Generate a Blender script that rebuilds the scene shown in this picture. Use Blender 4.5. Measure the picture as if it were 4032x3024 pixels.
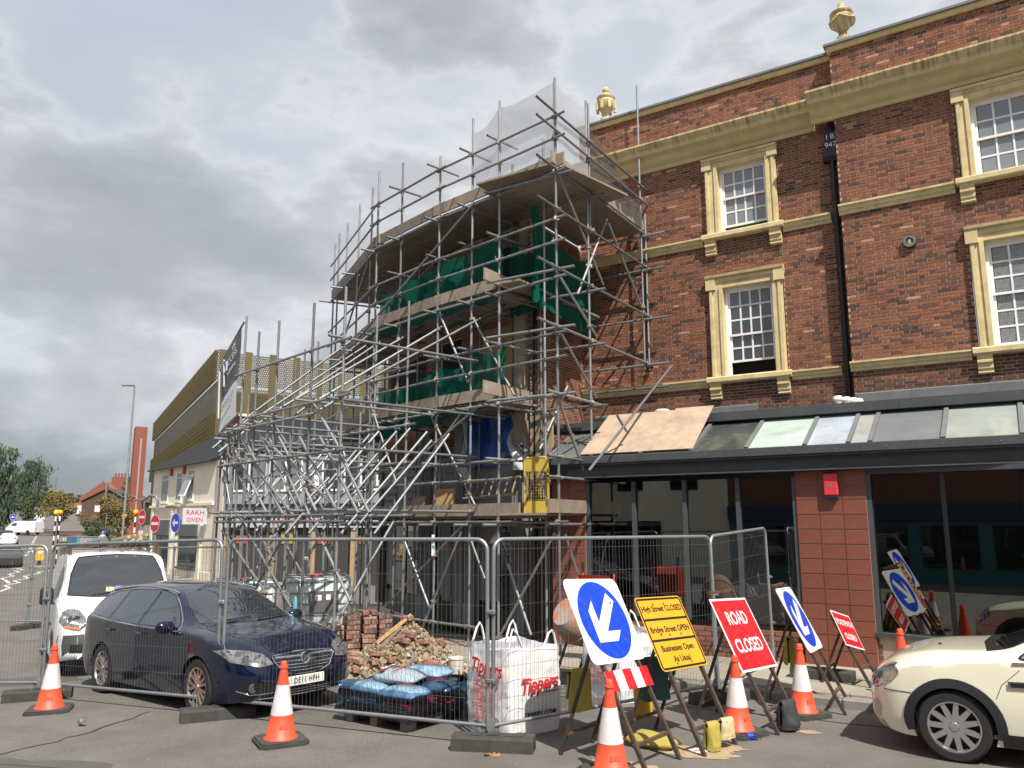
import bpy, bmesh, math, random
from math import sin, cos, pi, radians, sqrt, atan2
from mathutils import Vector, Matrix, noise as mnoise
for o in list(bpy.data.objects): bpy.data.objects.remove(o)
SC = bpy.context.scene
COL = SC.collection
R = random.Random(7)

# ------------------------------------------------------------ camera
cam = bpy.data.cameras.new('camera'); cam_o = bpy.data.objects.new('camera', cam); COL.objects.link(cam_o)
cam.sensor_width = 36; cam.lens = 28.125; cam.clip_start = .05; cam.clip_end = 4000
cam_o.location = (0, 0, 2.15); cam_o.rotation_euler = (radians(90 + 9.95), 0, 0)
SC.camera = cam_o
SC.render.resolution_x = 1024; SC.render.resolution_y = 768

# ------------------------------------------------------------ sky and sun
SUN_EL = radians(54); SUN_AZ = atan2(-.927, .375)          # direction to the sun on plan (from the right, behind the viewer)
sun_dir = Vector((cos(SUN_EL)*cos(SUN_AZ), cos(SUN_EL)*sin(SUN_AZ), sin(SUN_EL)))
W = bpy.data.worlds.new('World'); SC.world = W; W.use_nodes = True
nt = W.node_tree; nt.nodes.clear()
def wn(t, **kw):
    n = nt.nodes.new(t)
    for k, v in kw.items(): setattr(n, k, v)
    return n
out = wn('ShaderNodeOutputWorld'); bg = wn('ShaderNodeBackground'); bg.inputs[1].default_value = .082
sky = wn('ShaderNodeTexSky', sky_type='NISHITA', sun_disc=False)
sky.sun_elevation = SUN_EL; sky.sun_rotation = pi/2 - SUN_AZ; sky.dust_density = 1.5; sky.ozone_density = 1.2
tc = wn('ShaderNodeTexCoord'); sep = wn('ShaderNodeSeparateXYZ'); nt.links.new(tc.outputs['Generated'], sep.inputs[0])
def wmath(op, a, b=None):
    n = wn('ShaderNodeMath', operation=op)
    for i, v in enumerate((a, b)):
        if v is None: continue
        if hasattr(v, 'links'): nt.links.new(v, n.inputs[i])
        else: n.inputs[i].default_value = v
    return n.outputs[0]
comb = wn('ShaderNodeCombineXYZ')
nt.links.new(sep.outputs[0], comb.inputs[0]); nt.links.new(sep.outputs[1], comb.inputs[1])
nt.links.new(wmath('MULTIPLY', sep.outputs[2], 2.1), comb.inputs[2])
SKYOFF = (9.7, 3.3, 5.0)
def wnoise(scale, detail, rough, off):
    mp = wn('ShaderNodeVectorMath', operation='ADD'); nt.links.new(comb.outputs[0], mp.inputs[0]); mp.inputs[1].default_value = off
    n = wn('ShaderNodeTexNoise'); n.inputs['Scale'].default_value = scale; n.inputs['Detail'].default_value = detail; n.inputs['Roughness'].default_value = rough
    n.inputs['Distortion'].default_value = .1
    nt.links.new(mp.outputs[0], n.inputs['Vector']); return n.outputs['Fac']
def wramp(fac, stops):
    r = wn('ShaderNodeValToRGB'); nt.links.new(fac, r.inputs[0]); e = r.color_ramp.elements
    while len(e) < len(stops): e.new(.5)
    for i, (p, c) in enumerate(stops): e[i].position = p; e[i].color = (*c, 1)
    return r.outputs[0]
cov = wramp(wnoise(2.6, 3, .5, (1.3, .4, 0)), [(.35, (.78,)*3), (.6, (.97,)*3)])
cl = wramp(wnoise(2.5, 10, .55, SKYOFF), [(.33, (5.3, 5.85, 6.7)), (.46, (5.8, 6.25, 6.9)), (.51, (7.0, 7.15, 7.4)), (.545, (5.7, 5.8, 6.05)), (.62, (4.5, 4.6, 4.85)), (.76, (3.8, 3.85, 4.1))])
low = wramp(wnoise(3.1, 7, .55, (.4, 7.1, 2.0)), [(.36, (2.0, 2.25, 2.6)), (.52, (2.7, 2.95, 3.3)), (.6, (4.6, 4.8, 5.1))])
hz = wn('ShaderNodeMapRange'); hz.interpolation_type = 'SMOOTHSTEP'; nt.links.new(sep.outputs[2], hz.inputs[0]); hz.inputs[1].default_value = .02; hz.inputs[2].default_value = .21; hz.inputs[3].default_value = 1; hz.inputs[4].default_value = 0
dm = wn('ShaderNodeMix', data_type='RGBA'); nt.links.new(hz.outputs[0], dm.inputs[0]); nt.links.new(cl, dm.inputs[6]); nt.links.new(low, dm.inputs[7]); dens = dm.outputs[2]
mix = wn('ShaderNodeMix', data_type='RGBA'); nt.links.new(cov, mix.inputs[0])
nt.links.new(sky.outputs[0], mix.inputs[6]); nt.links.new(dens, mix.inputs[7])
nt.links.new(mix.outputs[2], bg.inputs[0]); nt.links.new(bg.outputs[0], out.inputs[0])
sl = bpy.data.lights.new('sun', 'SUN'); sl.energy = 5.0; sl.angle = radians(.53); sl.color = (1, .945, .86)
so = bpy.data.objects.new('sun', sl); COL.objects.link(so); so.rotation_euler = sun_dir.to_track_quat('Z', 'Y').to_euler(); so.location = (0, 0, 30)
SC.view_settings.view_transform = 'Standard'; SC.view_settings.look = 'None'; SC.view_settings.gamma = 1
SC.view_settings.exposure = .47; SC.view_settings.use_curve_mapping = False
SC.render.engine = 'CYCLES'

# ------------------------------------------------------------ frames and terrain
AZ = radians(57.07); BX = (5.158, 11.932); BROT = -(pi/2 - AZ)
EX = Vector((sin(AZ), -cos(AZ), 0)); IN = Vector((cos(AZ), sin(AZ), 0))
def Bp(s, w, z=0.): return Vector((BX[0], BX[1], 0)) + EX*s + IN*w + Vector((0, 0, z))
TT = [-50, 7, 10, 13, 16, 25, 40, 60, 90, 131, 180, 230, 300, 600, 1500]
TZ = [0, 0, -.03, -.14, -.28, -.52, -.66, -.65, -.2, .6, 2.5, 4.6, 8, 20, 34]
def lerp_tab(t, X, Y):
    if t <= X[0]: return Y[0]
    for i in range(1, len(X)):
        if t <= X[i]:
            f = (t - X[i-1])/(X[i] - X[i-1]); return Y[i-1] + f*(Y[i] - Y[i-1])
    return Y[-1]
def gz(x, y): return lerp_tab(-.609*x + .793*y, TT, TZ)

# ------------------------------------------------------------ mesh helpers
class MB:
    def __init__(s): s.v = []; s.f = []; s.mi = []; s.cur = 0; s.rnd = []; s.r = 0.5
    def add(s, vs, fs, M=None):
        b = len(s.v)
        for p in vs:
            p = Vector(p)
            if M is not None: p = M @ p
            s.v.append(tuple(p)); s.rnd.append(s.r)
        for f in fs: s.f.append(tuple(b + i for i in f)); s.mi.append(s.cur)
        return s
    def box(s, a, b, M=None):
        x0, y0, z0 = a; x1, y1, z1 = b
        return s.add([(x0,y0,z0),(x1,y0,z0),(x1,y1,z0),(x0,y1,z0),(x0,y0,z1),(x1,y0,z1),(x1,y1,z1),(x0,y1,z1)],
              [(0,3,2,1),(4,5,6,7),(0,1,5,4),(1,2,6,5),(2,3,7,6),(3,0,4,7)], M)
    def cbox(s, c, d, M=None, ch=0):
        x, y, z = c; a, b, e = d[0]/2, d[1]/2, d[2]/2
        if ch <= 0: return s.box((x-a, y-b, z-e), (x+a, y+b, z+e), M)
        vs = []; fs = []
        for sx in (-1, 1):
            for sy in (-1, 1):
                for sz in (-1, 1):
                    vs += [(x+sx*(a-ch), y+sy*b, z+sz*(e-ch)), (x+sx*a, y+sy*(b-ch), z+sz*(e-ch)), (x+sx*(a-ch), y+sy*(b-ch), z+sz*e)]
        bm = bmesh.new()
        for p in vs: bm.verts.new(p)
        r = bmesh.ops.convex_hull(bm, input=bm.verts[:])
        bm.verts.index_update()
        vv = [tuple(q.co) for q in bm.verts]; ff = [tuple(q.index for q in f.verts) for f in bm.faces]; bm.free()
        return s.add(vv, ff, M)
    def tube(s, p, q, r, n=8, r2=None, caps=True, M=None):
        p = Vector(p); q = Vector(q); d = (q - p).normalized(); r2 = r if r2 is None else r2
        u = d.orthogonal().normalized(); w = d.cross(u)
        vs = [p + (u*cos(2*pi*i/n) + w*sin(2*pi*i/n))*r for i in range(n)] + [q + (u*cos(2*pi*i/n) + w*sin(2*pi*i/n))*r2 for i in range(n)]
        fs = [(i, (i+1) % n, n+(i+1) % n, n+i) for i in range(n)]
        if caps: fs += [tuple(range(n-1, -1, -1)), tuple(range(n, 2*n))]
        return s.add(vs, fs, M)
    def path(s, pts, r, n=8, M=None, closed=False):
        pts = [Vector(p) for p in pts]; N = len(pts); vs = []; fs = []; up = None
        for i, p in enumerate(pts):
            a = pts[(i-1) % N] if (i or closed) else p; b = pts[(i+1) % N] if (i < N-1 or closed) else p
            d = (b - a).normalized()
            u = d.orthogonal().normalized() if up is None else (up - d*up.dot(d)).normalized()
            up = u; w = d.cross(u); rr = r[i] if isinstance(r, (list, tuple)) else r
            vs += [p + (u*cos(2*pi*k/n) + w*sin(2*pi*k/n))*rr for k in range(n)]
        for i in range(N if closed else N-1):
            a = i*n; b = ((i+1) % N)*n
            fs += [(a+k, a+(k+1) % n, b+(k+1) % n, b+k) for k in range(n)]
        if not closed: fs += [tuple(range(n-1, -1, -1)), tuple((N-1)*n+k for k in range(n))]
        return s.add(vs, fs, M)
    def lathe(s, prof, n=20, M=None, a0=0., a1=2*pi, cap=True):
        full = abs(a1 - a0 - 2*pi) < 1e-6; m = n if full else n+1; vs = []; fs = []
        for r, z in prof:
            for i in range(m):
                a = a0 + (a1-a0)*i/n; vs.append((r*cos(a), r*sin(a), z))
        for j in range(len(prof)-1):
            for i in range(n):
                k = (i+1) % m if full else i+1
                fs.append((j*m+i, j*m+k, (j+1)*m+k, (j+1)*m+i))
        if full and cap:
            if prof[0][0] > 1e-4: fs.append(tuple(range(m-1, -1, -1)))
            if prof[-1][0] > 1e-4: fs.append(tuple((len(prof)-1)*m+i for i in range(m)))
        return s.add(vs, fs, M)
    def prism(s, poly, h0, h1, M=None):
        n = len(poly); vs = [(x, y, h0) for x, y in poly] + [(x, y, h1) for x, y in poly]
        fs = [(i, (i+1) % n, n+(i+1) % n, n+i) for i in range(n)] + [tuple(range(n-1, -1, -1)), tuple(range(n, 2*n))]
        return s.add(vs, fs, M)
    def sweep(s, prof, x0, x1, M=None):
        # profile (y,z) swept along x
        n = len(prof); vs = [(x0, y, z) for y, z in prof] + [(x1, y, z) for y, z in prof]
        fs = [(i, n+i, n+(i+1) % n, (i+1) % n) for i in range(n)] + [tuple(range(n)), tuple(range(2*n-1, n-1, -1))]
        return s.add(vs, fs, M)
    def grid(s, fn, nu, nv, M=None, two=0):
        vs = [fn(i/nu, j/nv) for j in range(nv+1) for i in range(nu+1)]
        fs = [(j*(nu+1)+i, j*(nu+1)+i+1, (j+1)*(nu+1)+i+1, (j+1)*(nu+1)+i) for j in range(nv) for i in range(nu)]
        return s.add(vs, fs, M)
    def mesh(s, name, mats, smooth=False, rnd=False):
        me = bpy.data.meshes.new(name); me.from_pydata(s.v, [], s.f)
        for m in (mats if isinstance(mats, (list, tuple)) else [mats]): me.materials.append(m)
        if max(s.mi, default=0) > 0: me.polygons.foreach_set('material_index', s.mi)
        if rnd:
            a = me.attributes.new('rnd', 'FLOAT', 'POINT'); a.data.foreach_set('value', s.rnd)
        if smooth:
            bm = bmesh.new(); bm.from_mesh(me)
            ang = radians(smooth if smooth is not True else 40)
            for f in bm.faces: f.smooth = True
            for e in bm.edges:
                if len(e.link_faces) == 2 and e.calc_face_angle(0) > ang: e.smooth = False
            bm.to_mesh(me); bm.free()
        me.update(); return me
    def obj(s, name, mats, parent=None, smooth=False, loc=None, rot=None, rnd=False):
        return link(name, s.mesh(name, mats, smooth, rnd), parent, loc, rot)
def link(name, me, parent=None, loc=None, rot=None):
    o = bpy.data.objects.new(name, me); COL.objects.link(o)
    if parent is not None: o.parent = parent
    if loc is not None: o.location = loc
    if rot is not None: o.rotation_euler = rot if hasattr(rot, '__len__') else (0, 0, rot)
    return o
def thing(name, label, cat, loc=(0, 0, 0), rz=0, group=None, rot=None):
    o = bpy.data.objects.new(name, None); COL.objects.link(o); o.empty_display_size = .2
    o.location = loc; o.rotation_euler = rot if rot else (0, 0, rz)
    o['label'] = label; o['category'] = cat
    if group: o['group'] = group
    return o
def tag(o, label, cat, group=None):
    o['label'] = label; o['category'] = cat
    if group: o['group'] = group
    return o
def struct(o): o['kind'] = 'structure'; return o
def stuff(o): o['kind'] = 'stuff'; return o
def dup(root, loc=None, rz=None, label=None):
    def cp(o, par):
        c = o.copy(); COL.objects.link(c); c.parent = par
        for ch in o.children: cp(ch, c)
        return c
    r = cp(root, None)
    if loc is not None: r.location = loc
    if rz is not None: r.rotation_euler = (0, 0, rz)
    if label: r['label'] = label
    return r
def TM(loc=(0, 0, 0), rot=(0, 0, 0), sc=(1, 1, 1)):
    from mathutils import Euler
    return Matrix.LocRotScale(Vector(loc), Euler(rot), Vector(sc))
def text_mesh(txt, size, ext=.001, align='CENTER', spacing=1., shear=0, bold=0, xs=1.):
    c = bpy.data.curves.new('txt', 'FONT'); c.body = txt; c.size = size; c.extrude = ext; c.align_x = align; c.align_y = 'CENTER'
    c.space_character = spacing; c.shear = shear; c.offset = bold; c.resolution_u = 3
    o = bpy.data.objects.new('txt', c); COL.objects.link(o)
    me = bpy.data.meshes.new_from_object(o.evaluated_get(bpy.context.evaluated_depsgraph_get()))
    bpy.data.objects.remove(o); bpy.data.curves.remove(c)
    if xs != 1.:
        for v in me.vertices: v.co.x *= xs
    return me
def lettering(txt, size, mat, parent, loc, rot, name='lettering', **kw):
    me = text_mesh(txt, size, **kw); me.materials.clear(); me.materials.append(mat); me.name = name
    return link(name, me, parent, loc, rot)
def boolean_cut(me, cutter_mb):
    a = bpy.data.objects.new('a', me); COL.objects.link(a)
    b = bpy.data.objects.new('b', cutter_mb.mesh('cut', [])); COL.objects.link(b)
    m = a.modifiers.new('b', 'BOOLEAN'); m.operation = 'DIFFERENCE'; m.object = b; m.solver = 'EXACT'
    dg = bpy.context.evaluated_depsgraph_get()
    r = bpy.data.meshes.new_from_object(a.evaluated_get(dg))
    bpy.data.objects.remove(a); bpy.data.objects.remove(b); return r

# ------------------------------------------------------------ materials
def mat(name, col, rough=.6, metal=0., var=0., vscale=8., bump=0., bscale=60., spec=.5, coat=0., col2=None, ior=None, obj_rand=0., dirt=0., dirtcol=(.1, .09, .08), dscale=2.5, attr=None, speck=0., sscale=90., emis=None, alpha=None, trans=0., sheen=0.):
    m = bpy.data.materials.new(name); m.use_nodes = True; n = m.node_tree; N = n.nodes; L = n.links
    p = N['Principled BSDF']; p.inputs['Roughness'].default_value = rough; p.inputs['Metallic'].default_value = metal
    p.inputs['Specular IOR Level'].default_value = spec; p.inputs['Coat Weight'].default_value = coat; p.inputs['Coat Roughness'].default_value = .04
    if ior: p.inputs['IOR'].default_value = ior
    p.inputs['Base Color'].default_value = (*col, 1)
    p.inputs['Transmission Weight'].default_value = trans
    if emis: p.inputs['Emission Color'].default_value = (*emis[:3], 1); p.inputs['Emission Strength'].default_value = emis[3]
    tcn = N.new('ShaderNodeTexCoord'); src = tcn.outputs['Object']
    cur = None
    def rgb(c):
        r = N.new('ShaderNodeRGB'); r.outputs[0].default_value = (*c, 1); return r.outputs[0]
    def mixn(fac, a, b, mode='MIX'):
        x = N.new('ShaderNodeMix'); x.data_type = 'RGBA'; x.blend_type = mode
        if hasattr(fac, 'links'): L.new(fac, x.inputs[0])
        else: x.inputs[0].default_value = fac
        L.new(a, x.inputs[6]); L.new(b, x.inputs[7]); return x.outputs[2]
    def nz(scale, det=4, rough_=.6):
        t = N.new('ShaderNodeTexNoise'); t.inputs['Scale'].default_value = scale; t.inputs['Detail'].default_value = det; t.inputs['Roughness'].default_value = rough_
        L.new(src, t.inputs['Vector']); return t.outputs['Fac']
    def rampf(fac, a, b):
        r = N.new('ShaderNodeMapRange'); r.clamp = True; L.new(fac, r.inputs[0]); r.inputs[1].default_value = a; r.inputs[2].default_value = b; return r.outputs[0]
    cur = rgb(col)
    if attr:
        at = N.new('ShaderNodeAttribute'); at.attribute_name = 'rnd'
        r = N.new('ShaderNodeValToRGB'); r.color_ramp.interpolation = 'LINEAR'; e = r.color_ramp.elements
        while len(e) < len(attr): e.new(.5)
        for i, (q, c) in enumerate(attr): e[i].position = q; e[i].color = (*c, 1)
        L.new(at.outputs['Fac'], r.inputs[0]); cur = r.outputs[0]
    if col2: cur = mixn(rampf(nz(vscale), .42, .6), cur, rgb(col2))
    if var:
        h = N.new('ShaderNodeHueSaturation'); L.new(cur, h.inputs['Color'])
        mm = N.new('ShaderNodeMapRange'); L.new(nz(vscale, 6), mm.inputs[0]); mm.inputs[1].default_value = .25; mm.inputs[2].default_value = .75; mm.inputs[3].default_value = 1-var; mm.inputs[4].default_value = 1+var
        L.new(mm.outputs[0], h.inputs['Value']); cur = h.outputs[0]
    if obj_rand:
        oi = N.new('ShaderNodeObjectInfo'); h = N.new('ShaderNodeHueSaturation'); L.new(cur, h.inputs['Color'])
        mm = N.new('ShaderNodeMapRange'); L.new(oi.outputs['Random'], mm.inputs[0]); mm.inputs[3].default_value = 1-obj_rand; mm.inputs[4].default_value = 1+obj_rand
        L.new(mm.outputs[0], h.inputs['Value']); cur = h.outputs[0]
    if speck:
        h = N.new('ShaderNodeHueSaturation'); L.new(cur, h.inputs['Color']); mm = N.new('ShaderNodeMapRange'); L.new(nz(sscale, 2, .8), mm.inputs[0]); mm.inputs[1].default_value = .3; mm.inputs[2].default_value = .7; mm.inputs[3].default_value = 1-speck; mm.inputs[4].default_value = 1+speck
        L.new(mm.outputs[0], h.inputs['Value']); cur = h.outputs[0]
    if dirt: 
        f = N.new('ShaderNodeMath'); f.operation = 'MULTIPLY'; L.new(rampf(nz(dscale, 8, .7), .48, .72), f.inputs[0]); f.inputs[1].default_value = dirt
        cur = mixn(f.outputs[0], cur, rgb(dirtcol))
    if var or col2 or attr or obj_rand or dirt: L.new(cur, p.inputs['Base Color'])
    if bump:
        b = N.new('ShaderNodeBump'); b.inputs['Strength'].default_value = bump; b.inputs['Distance'].default_value = .01
        L.new(nz(bscale, 5), b.inputs['Height']); L.new(b.outputs[0], p.inputs['Normal'])
    if alpha is not None: p.inputs['Alpha'].default_value = alpha
    return m
def glass(name, tint=(.5, .55, .55), ior=1.6, rough=0.0, tmix=1.):
    m = bpy.data.materials.new(name); m.use_nodes = True; n = m.node_tree; N = n.nodes; L = n.links; N.clear()
    o = N.new('ShaderNodeOutputMaterial'); mx = N.new('ShaderNodeMixShader'); t = N.new('ShaderNodeBsdfTransparent'); g = N.new('ShaderNodeBsdfGlossy'); f = N.new('ShaderNodeFresnel')
    t.inputs[0].default_value = (*tint, 1); g.inputs['Roughness'].default_value = rough; f.inputs[0].default_value = ior
    L.new(f.outputs[0], mx.inputs[0]); L.new(t.outputs[0], mx.inputs[1]); L.new(g.outputs[0], mx.inputs[2]); L.new(mx.outputs[0], o.inputs[0]); return m
MT = {}
MT['asphalt'] = mat('asphalt', (.125, .115, .104), .92, var=.24, vscale=1.1, bump=.35, bscale=260, dirt=.5, dirtcol=(.18, .16, .135), dscale=1.3, speck=.45, sscale=75.)
MT['galv'] = mat('galvanised_steel', (.25, .262, .27), .5, .5, var=.25, vscale=5, bump=.08, bscale=80, obj_rand=.3, dirt=.45, dirtcol=(.23, .2, .17), dscale=4)
MT['galv_fence'] = mat('fence_galvanised', (.34, .36, .37), .45, .7, var=.15, vscale=9, obj_rand=.12)
MT['wire'] = mat('mesh_wire', (.17, .175, .18), .5, .5)
MT['coupler'] = mat('coupler_steel', (.3, .27, .23), .55, .6, obj_rand=.4, var=.2, vscale=30)
MT['board'] = mat('scaffold_board', (.255, .205, .16), .85, var=.25, vscale=6, obj_rand=.18, bump=.2, bscale=40, dirt=.4, dirtcol=(.14, .115, .095), dscale=4)
MT['timber'] = mat('fresh_timber', (.55, .34, .15), .75, var=.2, vscale=10, bump=.1)
MT['ply'] = mat('plywood', (.4, .3, .215), .85, var=.2, vscale=3, dirt=.7, dirtcol=(.22, .17, .13), dscale=2.4, obj_rand=.1)
MT['osb'] = mat('osb', (.42, .27, .12), .85, var=.35, vscale=18, bump=.15, bscale=30)
MT['brickm'] = mat('brick', (.22, .08, .05), .88, attr=[(0, (.065, .035, .03)), (.12, (.12, .05, .034)), (.35, (.2, .074, .042)), (.65, (.235, .088, .047)), (.9, (.27, .105, .056)), (.935, (.4, .2, .125)), (1, (.42, .24, .165))], var=.24, vscale=14, bump=.3, bscale=90)
MT['mortar'] = mat('mortar', (.42, .33, .24), .95, var=.2, vscale=3, bump=.3)
MT['stone'] = mat('painted_stone', (.63, .51, .275), .75, var=.14, vscale=5, bump=.2, bscale=30, dirt=.45, dirtcol=(.25, .2, .11), dscale=4)
MT['white'] = mat('white_paint', (.78, .78, .77), .45, var=.05)
MT['cream'] = mat('cream_render', (.78, .71, .57), .85, var=.06, vscale=1.5, dirt=.25, dirtcol=(.42, .38, .3), dscale=.7)
MT['grey_frame'] = mat('grey_powder_coat', (.058, .063, .07), .5, var=.12, vscale=4, dirt=.25, dirtcol=(.12, .12, .115), dscale=3)
MT['lead'] = mat('lead_flashing', (.17, .175, .185), .6, .2, var=.2, vscale=3)
MT['tile'] = mat('terracotta_tile', (.19, .058, .036), .55, var=.08, vscale=6, obj_rand=.08, dirt=.12, dirtcol=(.3, .2, .15), dscale=7)
MT['black'] = mat('black_plastic', (.012, .012, .013), .45)
MT['rubber'] = mat('recycled_rubber', (.045, .043, .041), .9, var=.2, vscale=10, bump=.3, bscale=120, dirt=.4, dirtcol=(.1, .09, .08), dscale=6)
MT['tyre'] = mat('tyre', (.016, .016, .016), .8, bump=.1)
MT['rust'] = mat('rusty_steel', (.14, .075, .042), .85, .2, var=.3, vscale=12, col2=(.045, .04, .038), bump=.2)
MT['dark_steel'] = mat('dark_frame_steel', (.06, .06, .058), .7, .4, col2=(.12, .07, .045), vscale=9, var=.2)
MT['chrome'] = mat('chrome', (.75, .75, .76), .12, 1.)
MT['glass_dark'] = mat('dark_glass', (.006, .008, .009), .02, ior=1.75)
MT['shopglass'] = glass('shop_glass', (.55, .6, .6), 2.45)
MT['carglass'] = glass('car_glass', (.30, .34, .34), 1.75)
MT['panes'] = mat('window_pane', (.012, .014, .016), .03, ior=1.9)
MT['net'] = None
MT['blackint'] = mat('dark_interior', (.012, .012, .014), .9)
MT['interior'] = mat('interior_grey', (.08, .08, .085), .8)
# ------------------------------------------------------------ ground, pavement, kerbs, markings
def axis(a, b, near, step):
    v = []; x = a
    while x < b:
        v.append(x); x += max(step, abs(x - near)*.07)
    return v + [b]
xs = axis(-1500, 1200, -3, .8); ys = axis(-60, 2500, 12, .8)
m = MB(); nx = len(xs)
for y in ys:
    for x in xs: m.v.append((x, y, gz(x, y))); m.rnd.append(0)
for j in range(len(ys)-1):
    for i in range(nx-1): m.f.append((j*nx+i, j*nx+i+1, (j+1)*nx+i+1, (j+1)*nx+i)); m.mi.append(0)
ground = struct(m.obj('road', MT['asphalt'], smooth=60))
MT['flag'] = mat('flagstone', (.3, .265, .21), .9, var=.16, vscale=4, obj_rand=.1, bump=.2, dirt=.4, dirtcol=(.16, .14, .115), dscale=2)
MT['sand'] = mat('dusty_paving', (.27, .235, .19), .95, var=.2, vscale=3, bump=.3, dirt=.5, dirtcol=(.14, .115, .09), dscale=3)
MT['kerb'] = mat('kerbstone', (.2, .19, .175), .85, var=.15, vscale=5, obj_rand=.12, bump=.2)
MT['linew'] = mat('road_paint_white', (.55, .54, .5), .8, var=.15, vscale=10, dirt=.5, dirtcol=(.2, .19, .18), dscale=5)
MT['liney'] = mat('road_paint_yellow', (.55, .42, .2), .8, var=.1)
# pavement bed along the shop, flags laid on it one by one
pv = MB()
def pvz(p): return gz(p.x, p.y)
K = [Bp(9, -2.16), Bp(3, -2.16), Bp(0, -2.16), Bp(-2.5, -2.16), Vector((.12, 12.62, 0)), Vector((-1.2, 13.85, 0)), Vector((-2.5, 15.1, 0)), Vector((-4.3, 17.5, 0)), Vector((-6.2, 22, 0)), Vector((-6.6, 25, 0))]
F = [Bp(9, 3.2), Bp(3, 3.2), Bp(0, 3.2), Bp(-2.5, 3.2), Vector((2.8, 17.2, 0)), Vector((1.2, 17.4, 0)), Vector((-.2, 19, 0)), Vector((-1, 21, 0)), Vector((-2.5, 24, 0)), Vector((-3, 26, 0))]
for a, b in zip(K, F): pv.v += [(a.x, a.y, pvz(a)+.09), (b.x, b.y, pvz(b)+.09)]; pv.rnd += [0, 0]
for i in range(len(K)-1): pv.f.append((2*i, 2*i+1, 2*i+3, 2*i+2)); pv.mi.append(0)
for i in range(len(K)-1):
    a, b = K[i], K[i+1]; pv.add([(a.x, a.y, pvz(a)+.09), (b.x, b.y, pvz(b)+.09), (b.x, b.y, pvz(b)-.2), (a.x, a.y, pvz(a)-.2)], [(0, 1, 2, 3)])
pave = struct(pv.obj('pavement', MT['sand']))
fl = MB().cbox((0, 0, 0), (.595, .655, .05), ch=.006).mesh('flagstone', MT['flag'])
fs_ = -5.1; i = 0
while fs_ < 8.5:
    for r_ in range(3):
        p = Bp(fs_ + (.3 if r_ % 2 else 0), -.36 - r_*.665); 
        o = link('flagstone', fl, pave, (p.x, p.y, pvz(p)+.09 + R.uniform(-.003, .005)), (R.uniform(-.006, .006), R.uniform(-.006, .006), BROT))
    fs_ += .6
kb = MB().cbox((0, 0, 0), (.905, .145, .3), ch=.02).mesh('kerbstone', MT['kerb'])
for a, b in zip(K[:-1], K[1:]):
    L_ = (b-a).length; n_ = max(1, round(L_/.915)); d = (b-a)/n_
    for k_ in range(n_):
        c = a + d*(k_+.5); nn = Vector((d.y, -d.x, 0)).normalized(); nn = nn if nn.y < 0 else -nn
        c = c + nn*.075
        o = link('kerbstone', kb, pave, (c.x, c.y, gz(c.x, c.y)-.035 + R.uniform(-.006, .006)), (0, 0, atan2(d.y, d.x)+R.uniform(-.008, .008))); o.scale.x = L_/n_/.915
def strip(m, pts, w, dz=.006, sub=2.):
    pp = [Vector((*p[:2], 0)) for p in pts]; ex = []
    for a, b in zip(pp[:-1], pp[1:]):
        n = max(1, int((b-a).length/sub)); 
        for k in range(n): ex.append((a + (b-a)*k/n, (b-a).normalized()))
    ex.append((pp[-1], (pp[-1]-pp[-2]).normalized()))
    vs = []
    for p, d in ex:
        n = Vector((-d.y, d.x, 0))*w/2
        for q in (p+n, p-n): vs.append((q.x, q.y, gz(q.x, q.y)+dz))
    m.add(vs, [(2*i, 2*i+1, 2*i+3, 2*i+2) for i in range(len(ex)-1)])
Z1 = [(-24.2, 39.6), (-25.68, 41.7), (-26.87, 43.21), (-27.36, 45.09), (-28.58, 46.61), (-29.29, 48.8), (-30.34, 49.98), (-30.51, 51.22), (-32.25, 53.06), (-32.34, 54.2), (-33.68, 55.52), (-34.0, 56.74), (-35.72, 58.84), (-36.35, 60.55), (-38.43, 63.33), (-38.72, 64.53)]
Z2 = [(-21.6, 34.6), (-22.51, 36.9), (-23.59, 38.25), (-24.01, 40.1), (-25.15, 41.49), (-25.59, 43.45), (-26.79, 45.09), (-27.45, 47.69), (-28.2, 48.81), (-28.5, 51.23)]
for nm, pts in (('zigzag_marking', Z1), ('zigzag_marking', Z2)):
    m = MB(); strip(m, pts, .17); struct(m.obj(nm, MT['linew']))
D_ = [(-65.8, 112.7), (-58.6, 100), (-52.4, 89.1), (-47.4, 80.4), (-42.6, 72), (-39.2, 65.8)]
pd = []
for a, b in zip(D_[:-1], D_[1:]):
    for k in range(3): pd.append((a[0]+(b[0]-a[0])*k/3, a[1]+(b[1]-a[1])*k/3, a[0]+(b[0]-a[0])*(k+.55)/3, a[1]+(b[1]-a[1])*(k+.55)/3))
for x0, y0, x1, y1 in pd:
    m = MB(); strip(m, [(x0, y0), (x1, y1)], .22); struct(m.obj('centre_line_dash', MT['linew']))
for off in (0, .25):
    m = MB(); strip(m, [(-58.7+off, 106.5), (-45+off, 82.4), (-33+off, 62), (-27+off, 54)], .11); struct(m.obj('yellow_line', MT['liney']))
m = MB(); strip(m, [(-32.1, 52.5), (-31.7, 53.1)], .4); struct(m.obj('stop_bar', MT['linew']))
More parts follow.
